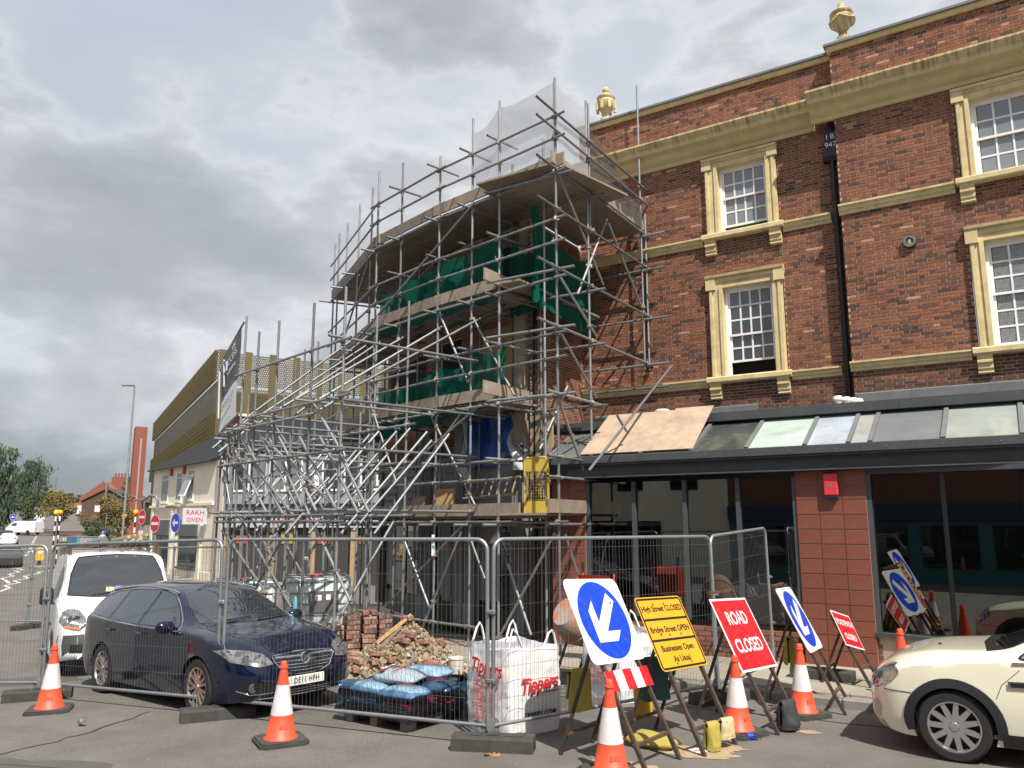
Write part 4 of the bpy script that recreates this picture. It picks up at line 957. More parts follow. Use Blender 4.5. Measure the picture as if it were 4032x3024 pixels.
COUPLERS=[(-2.85,13.15,2.20),(-2.85,13.15,2.30),(-2.83,13.17,2.39),(-2.80,13.20,2.00),(-2.83,13.17,1.41),(-2.83,13.17,2.93),(-2.85,13.15,3.35),(-2.80,13.20,0.63),(0.77,13.58,2.19),(-2.85,13.15,4.25),(0.81,13.59,2.93),(0.81,13.59,3.27),(-2.81,13.19,4.33),(0.74,13.64,1.96),(0.77,13.58,4.34),(-2.85,13.15,5.20),(0.77,13.58,5.00),(0.77,13.58,5.43),(0.81,13.59,5.54),(0.77,13.58,6.44),(0.81,13.59,6.60),(-3.60,14.01,2.20),(-3.60,14.01,2.30),(0.77,13.58,7.10),(-3.58,14.03,2.47),(-3.58,14.03,2.74),(-3.58,14.03,2.93),(-3.55,14.05,1.57),(-3.60,14.01,3.35),(-3.60,14.01,4.05),(-0.26,14.59,2.19),(-0.26,14.59,2.95),(-3.60,14.01,4.25),(0.77,13.58,7.53),(-0.26,14.59,3.29),(0.81,13.59,7.70),(1.48,14.63,2.15),(1.48,14.63,2.93),(1.46,14.64,2.68),(-0.23,14.61,0.19),(1.48,14.63,3.27),(-0.26,14.59,4.34),(-3.60,14.01,5.20),(1.48,14.63,4.36),(-0.26,14.59,5.00),(1.46,14.64,4.65),(-0.26,14.59,5.43),(0.77,13.58,8.41),(1.46,14.64,5.45),(1.48,14.62,5.54),(-4.06,14.53,2.20),(-4.06,14.53,2.30),(-4.04,14.55,2.45),(-4.04,14.55,2.77),(-4.04,14.55,3.01),(-4.06,14.53,3.35),(-0.75,15.12,2.38),(-4.04,14.55,3.25),(-4.04,14.55,0.96),(-0.78,15.14,1.85),(-0.81,15.14,2.19),(1.46,14.64,5.83),(-0.81,15.14,2.95),(-0.75,15.12,3.40),(-0.79,15.16,2.70),(-0.81,15.14,3.29),(-0.26,14.59,6.44),(0.77,13.58,9.07),(-0.81,15.14,0.32),(-0.81,15.14,4.34),(-0.79,15.16,4.24),(0.81,13.59,9.20),(1.46,14.64,6.50),(1.48,14.62,6.60),(-0.26,14.59,7.10),(0.55,15.41,2.19),(-0.81,15.14,5.00),(-0.75,15.12,5.25),(-0.82,15.20,4.88),(0.77,13.58,9.50),(1.46,14.64,7.01),(-0.81,15.14,5.43),(-0.26,14.59,7.53),(0.55,15.41,4.34),(1.46,14.64,7.37),(-0.77,15.13,6.09),(1.48,14.62,7.70),(-4.53,15.05,2.20),(-4.53,15.05,2.30),(-4.51,15.07,1.70),(-4.51,15.07,2.76),(-4.51,15.07,1.41),(-4.46,15.11,1.99),(-0.81,15.14,6.44),(-4.53,15.05,3.35),(-4.51,15.07,0.93),(-4.55,15.12,2.36),(-4.51,15.07,3.58),(1.53,14.70,7.74),(-4.53,15.05,4.05),(-4.51,15.07,4.15),(-4.53,15.05,4.25),(-0.26,14.59,8.41),(-4.48,15.09,4.32),(-1.53,15.84,2.19),(-1.53,15.84,2.95),(-1.52,15.87,2.38),(-1.51,15.86,1.56),(-0.81,15.14,7.10),(-0.01,15.95,2.19),(-1.53,15.84,3.29),(-2.10,15.82,2.32),(1.48,14.62,8.45),(-1.51,15.86,0.70),(-1.51,15.86,3.63),(-2.10,15.82,3.35),(0.55,15.41,6.44),(-1.51,15.86,3.75),(-4.53,15.05,5.20),(-1.53,15.84,0.32),(-1.51,15.86,4.08),(-1.56,15.90,0.58),(-1.53,15.84,4.34),(-2.10,15.82,4.10),(-0.81,15.14,7.53),(-0.01,15.95,4.34),(-0.26,14.59,9.07),(-1.53,15.84,5.00),(-2.10,15.82,5.15),(-1.53,15.84,5.43),(1.48,14.62,9.20),(-0.26,14.59,9.50),(-0.81,15.14,8.41),(-1.52,15.87,6.06),(1.48,14.62,9.54),(-1.53,15.84,6.44),(-0.01,15.95,6.44),(-5.13,15.74,2.20),(-5.13,15.74,2.30),(-5.11,15.76,2.00),(-5.11,15.76,2.67),(-5.11,15.76,1.39),(-5.11,15.76,2.98),(-5.13,15.74,3.35),(-5.08,15.79,1.09),(-5.11,15.76,3.50),(0.57,15.43,8.36),(-0.70,16.63,2.19),(-5.13,15.74,4.05),(-0.81,15.14,9.07),(-1.53,15.84,7.10),(-5.13,15.74,4.25),(-5.07,15.79,4.14),(-0.70,16.63,4.34),(-1.53,15.84,7.53),(-5.13,15.74,5.20),(-0.81,15.14,9.50),(-2.90,16.73,2.32),(-2.90,16.73,3.11),(-2.90,16.73,3.35),(-2.90,16.73,4.10),(-1.53,15.84,8.41),(-2.51,16.92,2.37),(-3.02,16.86,2.32),(-2.90,16.73,4.41),(-2.48,16.95,2.19),(-2.50,16.93,3.04),(-3.02,16.86,2.63),(0.01,15.97,8.36),(-2.48,16.95,2.95),(-5.57,16.23,2.20),(-5.57,16.23,2.30),(-3.02,16.86,3.35),(-2.48,16.95,3.29),(-2.45,16.95,3.40),(-5.55,16.25,1.73),(-2.50,16.92,0.54),(-0.70,16.63,6.44),(-5.52,16.29,2.07),(-5.55,16.25,3.18),(-5.57,16.23,3.35),(-5.55,16.25,3.50),(-2.48,16.95,0.32),(-3.02,16.86,4.10),(-2.90,16.73,5.15),(-2.45,16.95,4.15),(-5.54,16.24,3.93),(-5.57,16.23,4.05),(-2.48,16.95,4.34),(-5.53,16.27,4.12),(-3.02,16.86,4.70),(2.86,16.76,5.54),(-1.53,15.84,9.07),(-2.48,16.95,5.00),(-5.72,16.40,2.20),(-5.72,16.40,2.30),(-5.70,16.42,1.85),(-5.70,16.42,2.44),(-3.02,16.86,5.15),(-5.72,16.40,3.35),(-5.68,16.39,3.77),(-5.57,16.23,5.20),(-2.48,16.95,5.43),(-5.70,16.42,3.68),(-3.27,17.14,2.32),(-3.27,17.14,2.63),(-5.72,16.40,4.01),(-3.27,17.14,3.35),(-1.53,15.84,9.50),(2.99,16.96,5.54),(2.84,16.77,6.50),(-3.27,17.14,4.10),(2.86,16.76,6.60),(-2.44,16.95,6.11),(2.81,16.73,6.78),(-2.48,16.95,6.44),(-5.94,16.65,2.20),(-5.94,16.65,2.30),(-5.92,16.67,2.02),(-5.92,16.67,3.01),(-5.88,16.72,2.23),(-5.94,16.65,3.35),(-5.90,16.66,3.58),(-5.92,16.67,3.80),(-1.60,17.70,2.19),(-5.94,16.65,3.99),(-5.92,16.67,3.90),(2.99,16.96,6.60),(-2.48,16.95,7.10),(2.84,16.77,7.60),(2.86,16.76,7.70),(-1.60,17.70,4.34),(-2.48,16.95,7.53),(-6.15,16.89,2.20),(-6.15,16.89,2.30),(-3.15,17.73,2.19),(-6.15,16.89,3.35),(-3.15,17.73,2.95),(-3.15,17.73,3.29),(-6.15,16.90,3.87),(-6.15,16.92,3.59),(2.99,16.96,7.70),(-3.15,17.73,0.32),(2.86,16.76,8.45),(-3.15,17.73,4.34),(-3.83,17.78,2.32),(-3.83,17.78,3.35),(-3.15,17.73,5.00),(-2.48,16.95,8.41),(-1.60,17.70,6.44),(-3.83,17.78,4.01),(-3.83,17.78,4.10),(-3.15,17.73,5.43),(-3.83,17.78,4.44),(2.99,16.96,8.45),(-3.95,17.91,2.32),(-3.95,17.91,3.35),(-3.99,17.96,2.23),(2.86,16.76,9.20),(-3.95,17.91,3.77),(-3.93,17.89,4.20),(-3.95,17.91,4.10),(-2.48,16.95,9.07),(-3.15,17.73,6.44),(2.86,16.76,9.54),(-2.23,18.42,2.19),(-3.35,18.30,2.38),(-3.41,18.33,2.19),(-2.48,16.95,9.50),(-3.41,18.33,2.95),(-4.19,18.18,2.32),(-4.15,18.13,3.65),(-3.41,18.33,3.29),(-3.15,17.73,7.10),(-2.23,18.42,4.34),(-4.19,18.18,3.35),(-3.40,18.36,3.77),(-4.20,18.19,3.90),(-4.19,18.18,4.10),(-3.41,18.33,4.34),(-3.15,17.73,7.53),(-3.41,18.33,5.00),(-3.41,18.33,5.43),(-2.23,18.42,6.44),(-3.15,17.73,8.41),(-3.35,18.30,6.33),(-3.41,18.33,6.44),(-4.63,18.68,2.32),(-4.63,18.68,2.92),(-4.63,18.68,3.11),(-4.63,18.68,3.35),(-3.41,18.33,7.10),(-4.63,18.68,0.81),(-3.15,17.73,9.07),(-4.63,18.68,4.10),(-3.41,18.33,7.53),(-3.15,17.73,9.50),(-2.21,18.44,8.36),(-3.41,18.33,8.41),(-3.38,18.34,8.55)]
STD={'A': (0.79, 13.6), '2': (-0.24, 14.61), '3': (-0.79, 15.16), '4': (-1.51, 15.86), '5': (-2.46, 16.97), '6': (-3.13, 17.75), '7': (-3.38, 18.34), '8': (-3.9, 19.45), '9': (-4.45, 20.63), '10': (-4.87, 21.54), '11': (-5.08, 21.98), 'R1': (1.46, 14.64), 'R2': (2.84, 16.77), 'R3': (2.97, 16.97)}
INN={'A': (0.62, 14.8), '2': (0.57, 15.43), '3': (0.01, 15.97), '4': (-0.68, 16.65), '5': (-1.58, 17.72), '6': (-2.21, 18.44), '8': (-2.86, 19.94), '9': (-3.41, 21.12), '11': (-4.05, 22.47)}
QS=[(-2.83, 13.17), (-3.58, 14.03), (-4.51, 15.07), (-5.11, 15.76), (-5.55, 16.25), (-5.92, 16.67), (-6.15, 16.92), (-5.7, 16.42), (-4.04, 14.55)]
# ------------------------------------------------------------ corner building behind the scaffold
FP = [(.364, 15.99), (-.9, 17.2), (-1.9, 18.6), (-3.5, 22.2)]
cb = thing('corner_building', 'half-stripped corner shop building of brick and grey timber behind the scaffold', 'building', (FP[0][0], FP[0][1], 0))
cbo = Vector((FP[0][0], FP[0][1], 0))
def fmat(a, b):
    a = Vector((*a, 0)) - cbo; b = Vector((*b, 0)) - cbo; d = b - a
    # local x from b to a so that the outside is -y
    return Matrix.Translation(b) @ Matrix.Rotation(atan2(-d.y, -d.x), 4, 'Z'), d.length
def darker_brick(s, z, v, rr): return v*.75  # scales the tone of every corner building brick down
def wall_face(a, b, z0, z1, holes, seed, single=0):
    Mx, L = fmat(a, b)
    fr = link('wall_face', None, cb); fr.matrix_local = Mx
    m = MB(); m.box((0, .004, 0), (L, .25, z1)); 
    o = m.obj('wall', MT['mortar'], cb); o.matrix_local = Mx
    # bricks are children of the wall so that they share its frame
    lay_bricks(o, Matrix.Translation(cbo) @ Mx, 0, L, z0, z1, holes, y=0, seed=seed, single=single, rfun=darker_brick)
    bpy.data.objects.remove(fr)
    return o, Mx, L
# return wall towards the brick building
Jp = Bp(SJ, WL)
retw, Mr, Lr = wall_face((Jp.x, Jp.y), FP[0], 2.9, 8.5, [], 21, 300)
MT['groom'] = mat('grey_timber_paint', (.21, .21, .225), .65, var=.1, vscale=4, dirt=.3, dirtcol=(.13, .13, .13), dscale=3)
MT['sheetw'] = mat('white_sheeting', (.5, .5, .52), .6, var=.08, vscale=5)
faces = []
for i in range(3):
    w_, Mx, L = wall_face(FP[i], FP[i+1], 3.55, 8.42, [(.35, L_-.35, 4.9, 6.3) for L_ in (1,)][:0] + [(.4, (Vector(FP[i])-Vector(FP[i+1])).length-.4, 4.75, 6.25), (.4, (Vector(FP[i])-Vector(FP[i+1])).length-.4, 6.75, 8.0)], 31+i)
    faces.append((w_, Mx, L))
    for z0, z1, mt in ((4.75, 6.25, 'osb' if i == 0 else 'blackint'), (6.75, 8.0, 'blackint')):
        m = MB(); m.box((.4, -.01, z0), (L-.4, .0, z1)); o = m.obj('opening_infill', MT[mt], cb); o.matrix_local = Mx  # one OSB board; black sheets paint the dark of the other openings
    # timber shopfront: pilasters, frieze, stall riser
    for k, x in enumerate((.02, L-.3)):
        m = MB(); m.box((x, -.16, .1), (x+.28, -.02, 3.5)); m.box((x-.03, -.2, 3.35), (x+.31, -.02, 3.5)); m.box((x-.02, -.19, .1), (x+.3, -.02, .55))
        for q in range(5): m.tube((x+.04+q*.05, -.162, .6), (x+.04+q*.05, -.162, 3.3), .016, 6)
        m.box((x-.05, -.24, 3.5), (x+.33, -.02, 3.62)); m.box((x-.02, -.2, 3.62), (x+.3, -.02, 4.2))
        o = m.obj('pilaster', MT['groom'], cb); o.matrix_local = Mx
    m = MB(); m.box((.3, -.1, 2.45), (L-.3, -.02, 3.5)); m.box((.3, -.14, 3.5), (L-.3, -.02, 3.6)); m.box((.28, -.13, 2.4), (L-.28, -.02, 2.47)); o = m.obj('frieze', MT['groom'], cb); o.matrix_local = Mx
    m = MB()
    for r_ in range(4 if i else 3):
        for q in range(2):
            x0 = .4 + q*(L-.8)*.55; pts = [(x0 + j*.11, -.105, 2.72+r_*.17+(.07 if j % 2 else 0)) for j in range(int((L-.8)*.42/.11)+1)]
            if len(pts) > 1: m.path(pts, .009, 5)
    o = m.obj('moulding', mat('worn_moulding', (.2, .2, .21), .7), cb); o.matrix_local = Mx
    m = MB(); m.box((.3, .0, .0), (L-.3, .02, 2.4)); o = m.obj('shop_window', MT['glass_dark'], cb); o.matrix_local = Mx
    m = MB(); m.box((.3, -.06, .0), (L-.3, -.01, .5)); o = m.obj('stall_riser', MT['black'], cb); o.matrix_local = Mx
    m = MB(); x = .35 + .1*i; m.box((x, -.03, .62), (x+.55, -.005, 2.2)); o = m.obj('window_lining', MT['groom'], cb); o.matrix_local = Mx
m = MB(); pts = [(p[0]-cbo.x, p[1]-cbo.y) for p in FP] + [(Jp.x+.0-cbo.x+1.0, Jp.y-cbo.y+3), (Jp.x-cbo.x, Jp.y-cbo.y)]
m.prism([(x*.97+.05, y*.98+.25) for x, y in pts], 8.3, 8.4); m.prism([(x*.97+.05, y*.98+.25) for x, y in pts], 6.3, 6.4); m.obj('floor_slab', MT['blackint'], cb)
m = MB(); m.prism([(x*.9+.15, y*.9+.8) for x, y in pts], 0, 8.3); m.obj('inner_core', MT['blackint'], cb)
# timber props and downpipe at the corner
m = MB(); p0 = Bp(SJ+.1, .85); m.tube((p0.x-cbo.x, p0.y-cbo.y, .1), (p0.x-cbo.x, p0.y-cbo.y, 7.0), .05, 12); m.obj('downpipe', MT['black'], cb, smooth=40)
m = MB(); q_ = Vector((-.12, -.05, 0)); m.box((-.32, -.2, 3.7), (-.1, -.08, 6.35)); m.obj('timber_pad', MT['board'], cb)
m = MB(); m.box((-.02, .02, 2.9), (.55, .05, 4.3), TM((.0, -.0, 0), (0, 0, radians(-40)))); m.obj('ply_panel', MT['ply'], cb)
# ------------------------------------------------------------ scaffold
sc = thing('scaffold', 'tall tube-and-clip steel scaffold with plank decks wrapping the corner building', 'scaffold')
for kind, p, q in TUBES:
    p = Vector(p); q = Vector(q); L = (q-p).length
    m = MB(); n = 10; r = .0242
    m.tube((0, 0, 0), (0, 0, L), r, n, caps=False); m.tube((0, 0, L), (0, 0, 0), r*.86, n, caps=False)
    for z in (0, L):
        vs = [(r*cos(2*pi*k/n), r*sin(2*pi*k/n), z) for k in range(n)] + [(r*.86*cos(2*pi*k/n), r*.86*sin(2*pi*k/n), z) for k in range(n)]
        m.add(vs, [(k, (k+1) % n, n+(k+1) % n, n+k) for k in range(n)])
    o = m.obj(kind, MT['galv'], sc, smooth=50, loc=p); o.rotation_euler = (q-p).to_track_quat('Z', 'Y').to_euler()
# couplers: one shared casting with bolts
m = MB(); m.cbox((0, 0, 0), (.075, .075, .06), ch=.012); m.cbox((.045, 0, .0), (.05, .06, .075), ch=.01); m.tube((.05, .03, 0), (.05, .085, 0), .009, 6); m.tube((-.03, .04, .0), (-.03, .075, 0), .008, 6); m.cbox((-.045, .0, 0), (.03, .045, .045), ch=.008)
cpm = m.mesh('coupler', MT['coupler'])
for c in COUPLERS: link('coupler', cpm, sc, c, (R.choice((0, 0, pi/2)), R.uniform(-.2, .2), R.uniform(0, 6.28)))
# base plates on sole boards
for n_, p in list(STD.items()) + list(INN.items()):
    if n_ in ('R2', 'R3'): continue
    m = MB(); m.box((-.075, -.075, .0), (.075, .075, .008)); link('base_plate', m.mesh('base_plate', MT['galv']), sc, (p[0], p[1], gz(*p)+.1))
# decks: every plank on its own
def V2(p): return Vector((p[0], p[1], 0))
def plank_run(a, b, inward, z, nb, w=.225, start=0., over=.25, toe=True, toe_h=.225, label=None):
    a = V2(a); b = V2(b); d = (b-a).normalized(); a = a - d*over; b = b + d*over; L = (b-a).length
    nseg = max(1, math.ceil(L/3.9)); inn = Vector((inward[0], inward[1], 0)).normalized()
    for k in range(nb):
        for s_ in range(nseg):
            p = a + d*(L*s_/nseg) + inn*(start + k*(w+.006) + w/2); l_ = L/nseg
            m = MB(); m.box((-l_*.0, -w/2, 0), (l_-.01, w/2, .038)); 
            m.obj('deck_board', MT['board'], sc, loc=(p.x, p.y, z+R.uniform(0, .004)), rot=(0, 0, atan2(d.y, d.x)))
    if toe:
        for s_ in range(nseg):
            p = a + d*(L*s_/nseg) - inn*.0; l_ = L/nseg
            m = MB(); m.box((0, -.019, 0), (l_-.01, .019, toe_h)); m.obj('toe_board', MT['board'], sc, loc=(p.x, p.y, z+.042), rot=(R.uniform(-.02, .02), 0, atan2(d.y, d.x)+R.uniform(-.004, .004)))
inw = [(.70, .71), (.76, .65), (.9, .42)]
pl_ = [STD['A'], STD['4'], STD['6'], STD['11']]
for zi, (z, nb) in enumerate(((2.26, 5), (4.41, 5), (6.52, 5), (8.49, 8))):
    for i in range(3):
        a, b = pl_[i], pl_[i+1]
        if zi in (0, 1, 2) and i == 0: a = tuple(Vector(STD['A'])*.28 + Vector(STD['2'])*.72) if zi == 0 else tuple(Vector(STD['2'])*.75+Vector(STD['3'])*.25)
        plank_run(a, b, inw[i], z, nb, start=.06, over=.12 if zi < 3 else .2)
# return decks along the side wall
A_ = Vector((*STD['A'], 0)); R2_ = Vector((*STD['R2'], 0))
plank_run(A_ - IN*.05, R2_ + IN*.05, -EX, 8.53, 7, start=.05, over=.1)
plank_run(A_ + IN*.2 - EX*.9, R2_ - EX*.9 - IN*.3, -EX, 6.6, 2, over=.0, toe=False)
plank_run(A_ - IN*.2, Vector((*STD['R1'], 0)) + IN*.25, -EX, 2.3, 4, start=.05, over=.15)
# toe boards across the deck ends on the left face
for z, a in ((6.54, Vector((*STD['2'], 0))), (4.43, Vector((*STD['2'], 0)))):
    m = MB(); m.box((-.5, -.019, 0), (1.15, .019, .23)); m.obj('toe_board', MT['board'], sc, loc=(a.x+.0, a.y-.03, z+.05), rot=(0, 0, atan2(IN.y, IN.x)))
# ------------------------------------------------------------ nets and sheets hung on the scaffold
def netmat(name, col, alpha):
    m = bpy.data.materials.new(name); m.use_nodes = True; n = m.node_tree; N = n.nodes; L = n.links; N.clear()
    o = N.new('ShaderNodeOutputMaterial'); mx = N.new('ShaderNodeMixShader'); t = N.new('ShaderNodeBsdfTransparent'); d = N.new('ShaderNodeBsdfDiffuse'); tl = N.new('ShaderNodeBsdfTranslucent'); ad = N.new('ShaderNodeMixShader')
    d.inputs[0].default_value = (*col, 1); tl.inputs[0].default_value = (*col, 1); ad.inputs[0].default_value = .4
    tcn = N.new('ShaderNodeTexCoord'); nz = N.new('ShaderNodeTexNoise'); nz.inputs['Scale'].default_value = 3; mr = N.new('ShaderNodeMapRange'); mr.inputs[3].default_value = alpha-.05; mr.inputs[4].default_value = alpha+.05
    L.new(tcn.outputs['Object'], nz.inputs['Vector']); L.new(nz.outputs['Fac'], mr.inputs[0]); L.new(mr.outputs[0], mx.inputs[0])
    L.new(d.outputs[0], ad.inputs[1]); L.new(tl.outputs[0], ad.inputs[2]); L.new(t.outputs[0], mx.inputs[1]); L.new(ad.outputs[0], mx.inputs[2]); L.new(mx.outputs[0], o.inputs[0]); return m
MT['green_net'] = netmat('green_debris_net', (.012, .14, .1), .88)
MT['clear_net'] = netmat('fine_clear_net', (.55, .57, .61), .52)
MT['grey_net'] = netmat('fine_grey_net', (.12, .12, .125), .6)
def net(name, pts, ztop, zbot, matr, label, cat='netting', sag=.12, fold=.05, seed=1, group=None, n=28, nv=12):
    rr = random.Random(seed); P = [Vector((*p[:2], 0)) for p in pts]; Ls = [0]
    for a, b in zip(P[:-1], P[1:]): Ls.append(Ls[-1] + (b-a).length)
    T = Ls[-1]; ph = rr.uniform(0, 6); k = len(P)-1
    def at(u):
        s = u*T
        for i in range(k):
            if s <= Ls[i+1] or i == k-1:
                f = (s-Ls[i])/(Ls[i+1]-Ls[i]); return P[i].lerp(P[i+1], f), f, (P[i+1]-P[i]).normalized(), i
    def fn(u, v):
        p, f, d, i = at(u); nrm = Vector((d.y, -d.x, 0))
        zt = ztop[i] + (ztop[i+1]-ztop[i])*f; zb = zbot[i] + (zbot[i+1]-zbot[i])*f
        zt -= sag*4*f*(1-f); z = zb + (zt-zb)*v
        w = fold*(mnoise.noise(Vector((u*T*1.7+ph, v*1.3, ph))) + .6*mnoise.noise(Vector((u*T*6+ph+3*v, v*2.5, 7))))
        q = p + nrm*w; return (q.x, q.y, z + .04*mnoise.noise(Vector((u*9, v*4, ph))))
    m = MB(); m.grid(fn, n, nv); o = m.obj(name, matr, None, smooth=180); return tag(o, label, cat, group)
def off(p, d, k): return (p[0]+d[0]*k, p[1]+d[1]*k)
S_ = STD
net('debris_net', [off(S_['2'], (.7, .7), .12), off(S_['4'], (.7, .7), .12), off(S_['5'], (.7, .7), .12), off(S_['6'], (.7, .7), .12)], (7.75, 7.55, 7.45, 7.35), (6.4, 6.35, 6.35, 6.3), MT['green_net'], 'green debris net along the third deck of the scaffold', seed=2, fold=.09, n=40)
net('debris_net', [off(INN['3'], (.7, .7), -.1), off(INN['2'], (.7, .7), -.1), off(INN['A'], (.7, .7), -.3), tuple((Bp(-5.7, 2.6))[:2])], (8.2, 7.6, 8.3, 7.9), (6.3, 6.35, 6.3, 6.2), MT['green_net'], 'dark green net hanging in the shade under the top deck', seed=5, fold=.12, sag=.3, n=36)
net('debris_net', [off(S_['2'], (.7, .7), .15), off(S_['3'], (.7, .7), .12), off(S_['4'], (.7, .7), .12), off(S_['6'], (.7, .7), .12)], (5.55, 5.5, 5.3, 5.2), (4.4, 4.3, 4.2, 3.95), MT['green_net'], 'green debris net draped over the second deck of the scaffold', seed=9, fold=.1, sag=.2, n=40)
net('screen_net', [off(S_['3'], (.7, .7), .05), S_['2'], S_['A'], S_['R1']], (10.0, 10.25, 10.25, 10.2), (8.6, 8.6, 8.65, 8.7), MT['clear_net'], 'fine pale screen net round the top deck corner', seed=3, fold=.015, sag=.09, n=40)
net('screen_net', [S_['R1'], tuple((Vector((*S_['R2'], 0)) + EX*.02)[:2])], (9.98, 9.1), (8.7, 8.55), MT['grey_net'], 'sheer grey net at the top deck beside the brick wall', seed=4, fold=.02, sag=.06)
# blue sheet and white lining in the shop opening
MT['bluesheet'] = mat('blue_membrane', (.008, .075, .36), .35, var=.15, vscale=3)
wf, Mx, Lx = faces[0]
Mw = Matrix.Translation(cbo) @ Mx
def cloth(name, fn, matr, label, cat, n=24, nv=20, both=None):
    m = MB(); m.grid(fn, n, nv); return tag(m.obj(name, matr, None, smooth=180), label, cat)
def fblue(u, v):
    p = Mw @ Vector((.15 + u*1.45, -.2 - .07*sin(u*7+v*3) - .04*sin(u*17), 3.25 + .25*u*(1-v) + v*(1.2 - .1*u) + .05*sin(u*9)*(1-v))); return tuple(p)
bsheet = cloth('blue_sheet', fblue, MT['bluesheet'], 'blue printed building membrane covering the shop opening', 'sheet')
def flinen(u, v):
    p = Mw @ Vector((1.55 + .4*u*(1-v) + .06*sin(v*9), -.3 - .1*sin(u*5+v*4), 3.2 + v*1.15)); return tuple(p)
cloth('white_flap', flinen, MT['sheetw'], 'torn white edge of the membrane hanging beside the fluted pilaster', 'sheet', 10, 16)
def flinen2(u, v):
    p = Mw @ Vector((.0 + .22*u, -.25 - .06*sin(u*5+v*6), 3.0 + v*1.3)); return tuple(p)
cloth('white_flap', flinen2, MT['sheetw'], 'pale lining sheet at the left edge of the blue membrane', 'sheet', 8, 14)
# lettering printed on the membrane, set 6 mm proud
rm = (Mw.to_3x3() @ Matrix.Rotation(pi/2, 3, 'X') @ Matrix.Rotation(.6, 3, 'Z')).to_euler()
for tx, x, z, s in (('LIOT', .95, 4.0, .22), ('SL', .5, 3.9, .2), ('LIO', 1.35, 4.1, .18)):
    me = text_mesh(tx, s); me.materials.clear(); me.materials.append(mat('navy_print', (.006, .012, .06), .5)); me.name = 'print'
    o = link('print', me, bsheet); o.location = Mw @ Vector((x, -.33, z)); o.rotation_euler = rm
# yellow ladder-gate barrier standing on the low deck
yg = thing('yellow_gate', 'yellow steel mesh safety gate standing on the low plank deck', 'gate', Bp(-5.4, -.35, 2.34), BROT+.12); yg.scale = (1.05, 1, 1.12)
MT['yellow'] = mat('yellow_paint', (.5, .36, .06), .5, var=.08, dirt=.3, dirtcol=(.3, .22, .06), dscale=5)
m = MB()
for pts in ([(-.22, 0, .0), (-.22, 0, .85), (-.17, 0, .9), (.17, 0, .9), (.22, 0, .85), (.22, 0, .0)],): m.path(pts, .018, 8)
m.box((-.21, -.008, .0), (.21, .008, .2)); m.box((-.21, -.008, .68), (.21, .008, .89)); m.obj('frame', MT['yellow'], yg)
m = MB()
for k in range(9): x = -.19+k*.0475; m.box((x-.003, -.003, .2), (x+.003, .003, .68))
for k in range(10): z = .22+k*.05; m.box((-.21, -.0065, z-.003), (.21, -.0035, z+.003))
m.obj('mesh_infill', MT['yellow'], yg)
m = MB(); m.box((.235, -.06, .2), (.26, -.02, .72)); m.obj('hinge_post', MT['yellow'], yg)
# ladder lying along the low deck
ld = thing('ladder', 'timber ladder lying on edge along the low scaffold deck', 'ladder', (0, 0, 0))
a = Vector((*S_['4'], 2.6)).lerp(Vector((*S_['2'], 2.6)), .15) + Vector((.35, .35, .05)); b = Vector((*S_['2'], 2.6)) + Vector((.3, .3, .1)); d = (b-a)
for k, o_ in enumerate((Vector((0, 0, 0)), Vector((.1, .1, .32)))):
    m = MB(); m.tube(a+o_, b+o_, .025, 6); m.obj('stile', MT['board'], ld)
for k in range(7): p = a + d*(k+.5)/7; m = MB(); m.tube(p, p+Vector((.1, .1, .32)), .016, 6); m.obj('rung', MT['board'], ld)
# OSB offcuts standing on the low deck
for (p, w, h, rz, lb, mt) in ((Vector((*S_['4'], 2.31)) + Vector((.1, .35, 0)), .62, .55, -.75, 'square OSB offcut leaning on the low deck of the scaffold', 'osb'), (Vector((*S_['5'], 2.31)) + Vector((.45, .1, 0)), .5, .42, -.9, 'brown plywood offcut beside the OSB on the low deck', 'ply')):
    m = MB(); m.box((-w/2, -.009, 0), (w/2, .009, h)); tag(m.obj('board_offcut', MT[mt], None, loc=p, rot=(-.15, 0, rz)), lb, 'board')
# spirit level hung on a standard
m = MB(); m.cbox((0, 0, 0), (.06, .025, .4), ch=.004); lv = tag(m.obj('scaffold_tag', MT['white'], None, loc=Vector((*S_['4'], 1.75)) + Vector((-.02, -.06, 0)), rot=(0, 0, .4)), 'white scaffold inspection tag hanging on a post behind the fence', 'tag')
m = MB(); m.box((-.024, -.0145, .06), (.024, -.0135, .1)); m.box((-.024, -.0145, -.06), (.024, -.0135, -.0)); m.obj('tag_print', mat('tag_green', (.05, .3, .2), .5), lv)
# roof scraps above the deck: terracotta ridge tiles
# banner on the left end standards
bn = thing('scaffold_banner', 'grey and white scaffolding company banner tied to the outer standards', 'banner')
qa = Vector((-5.62, 16.33, 0)); qb = Vector((-6.19, 16.98, 0)); nb_ = Vector((-.75, -.66, 0))
def fb(u, v):
    p = qa.lerp(qb, u) + nb_*(.06 + .02*sin(v*6+u*3)); zt = 6.2 - .58*u; zb = 4.36 - .3*u; return (p.x, p.y, zb + (zt-zb)*v)
MT['bang'] = mat('banner_grey', (.1, .105, .12), .6); MT['banw'] = mat('banner_white', (.55, .56, .6), .6)
for nm, v0, v1, mt in (('upper_cloth', .4, 1., 'bang'), ('lower_cloth', 0, .4, 'banw')):
    m = MB(); m.grid(lambda u, v: fb(u, v0+(v1-v0)*v + (.07*sin(u*3.1) if (v1 < .9 and v > .99) or (v0 > .1 and v < .01) else 0)), 10, 14); m.obj(nm, MT[mt], bn, smooth=180)
br_ = atan2(-.75, .66)
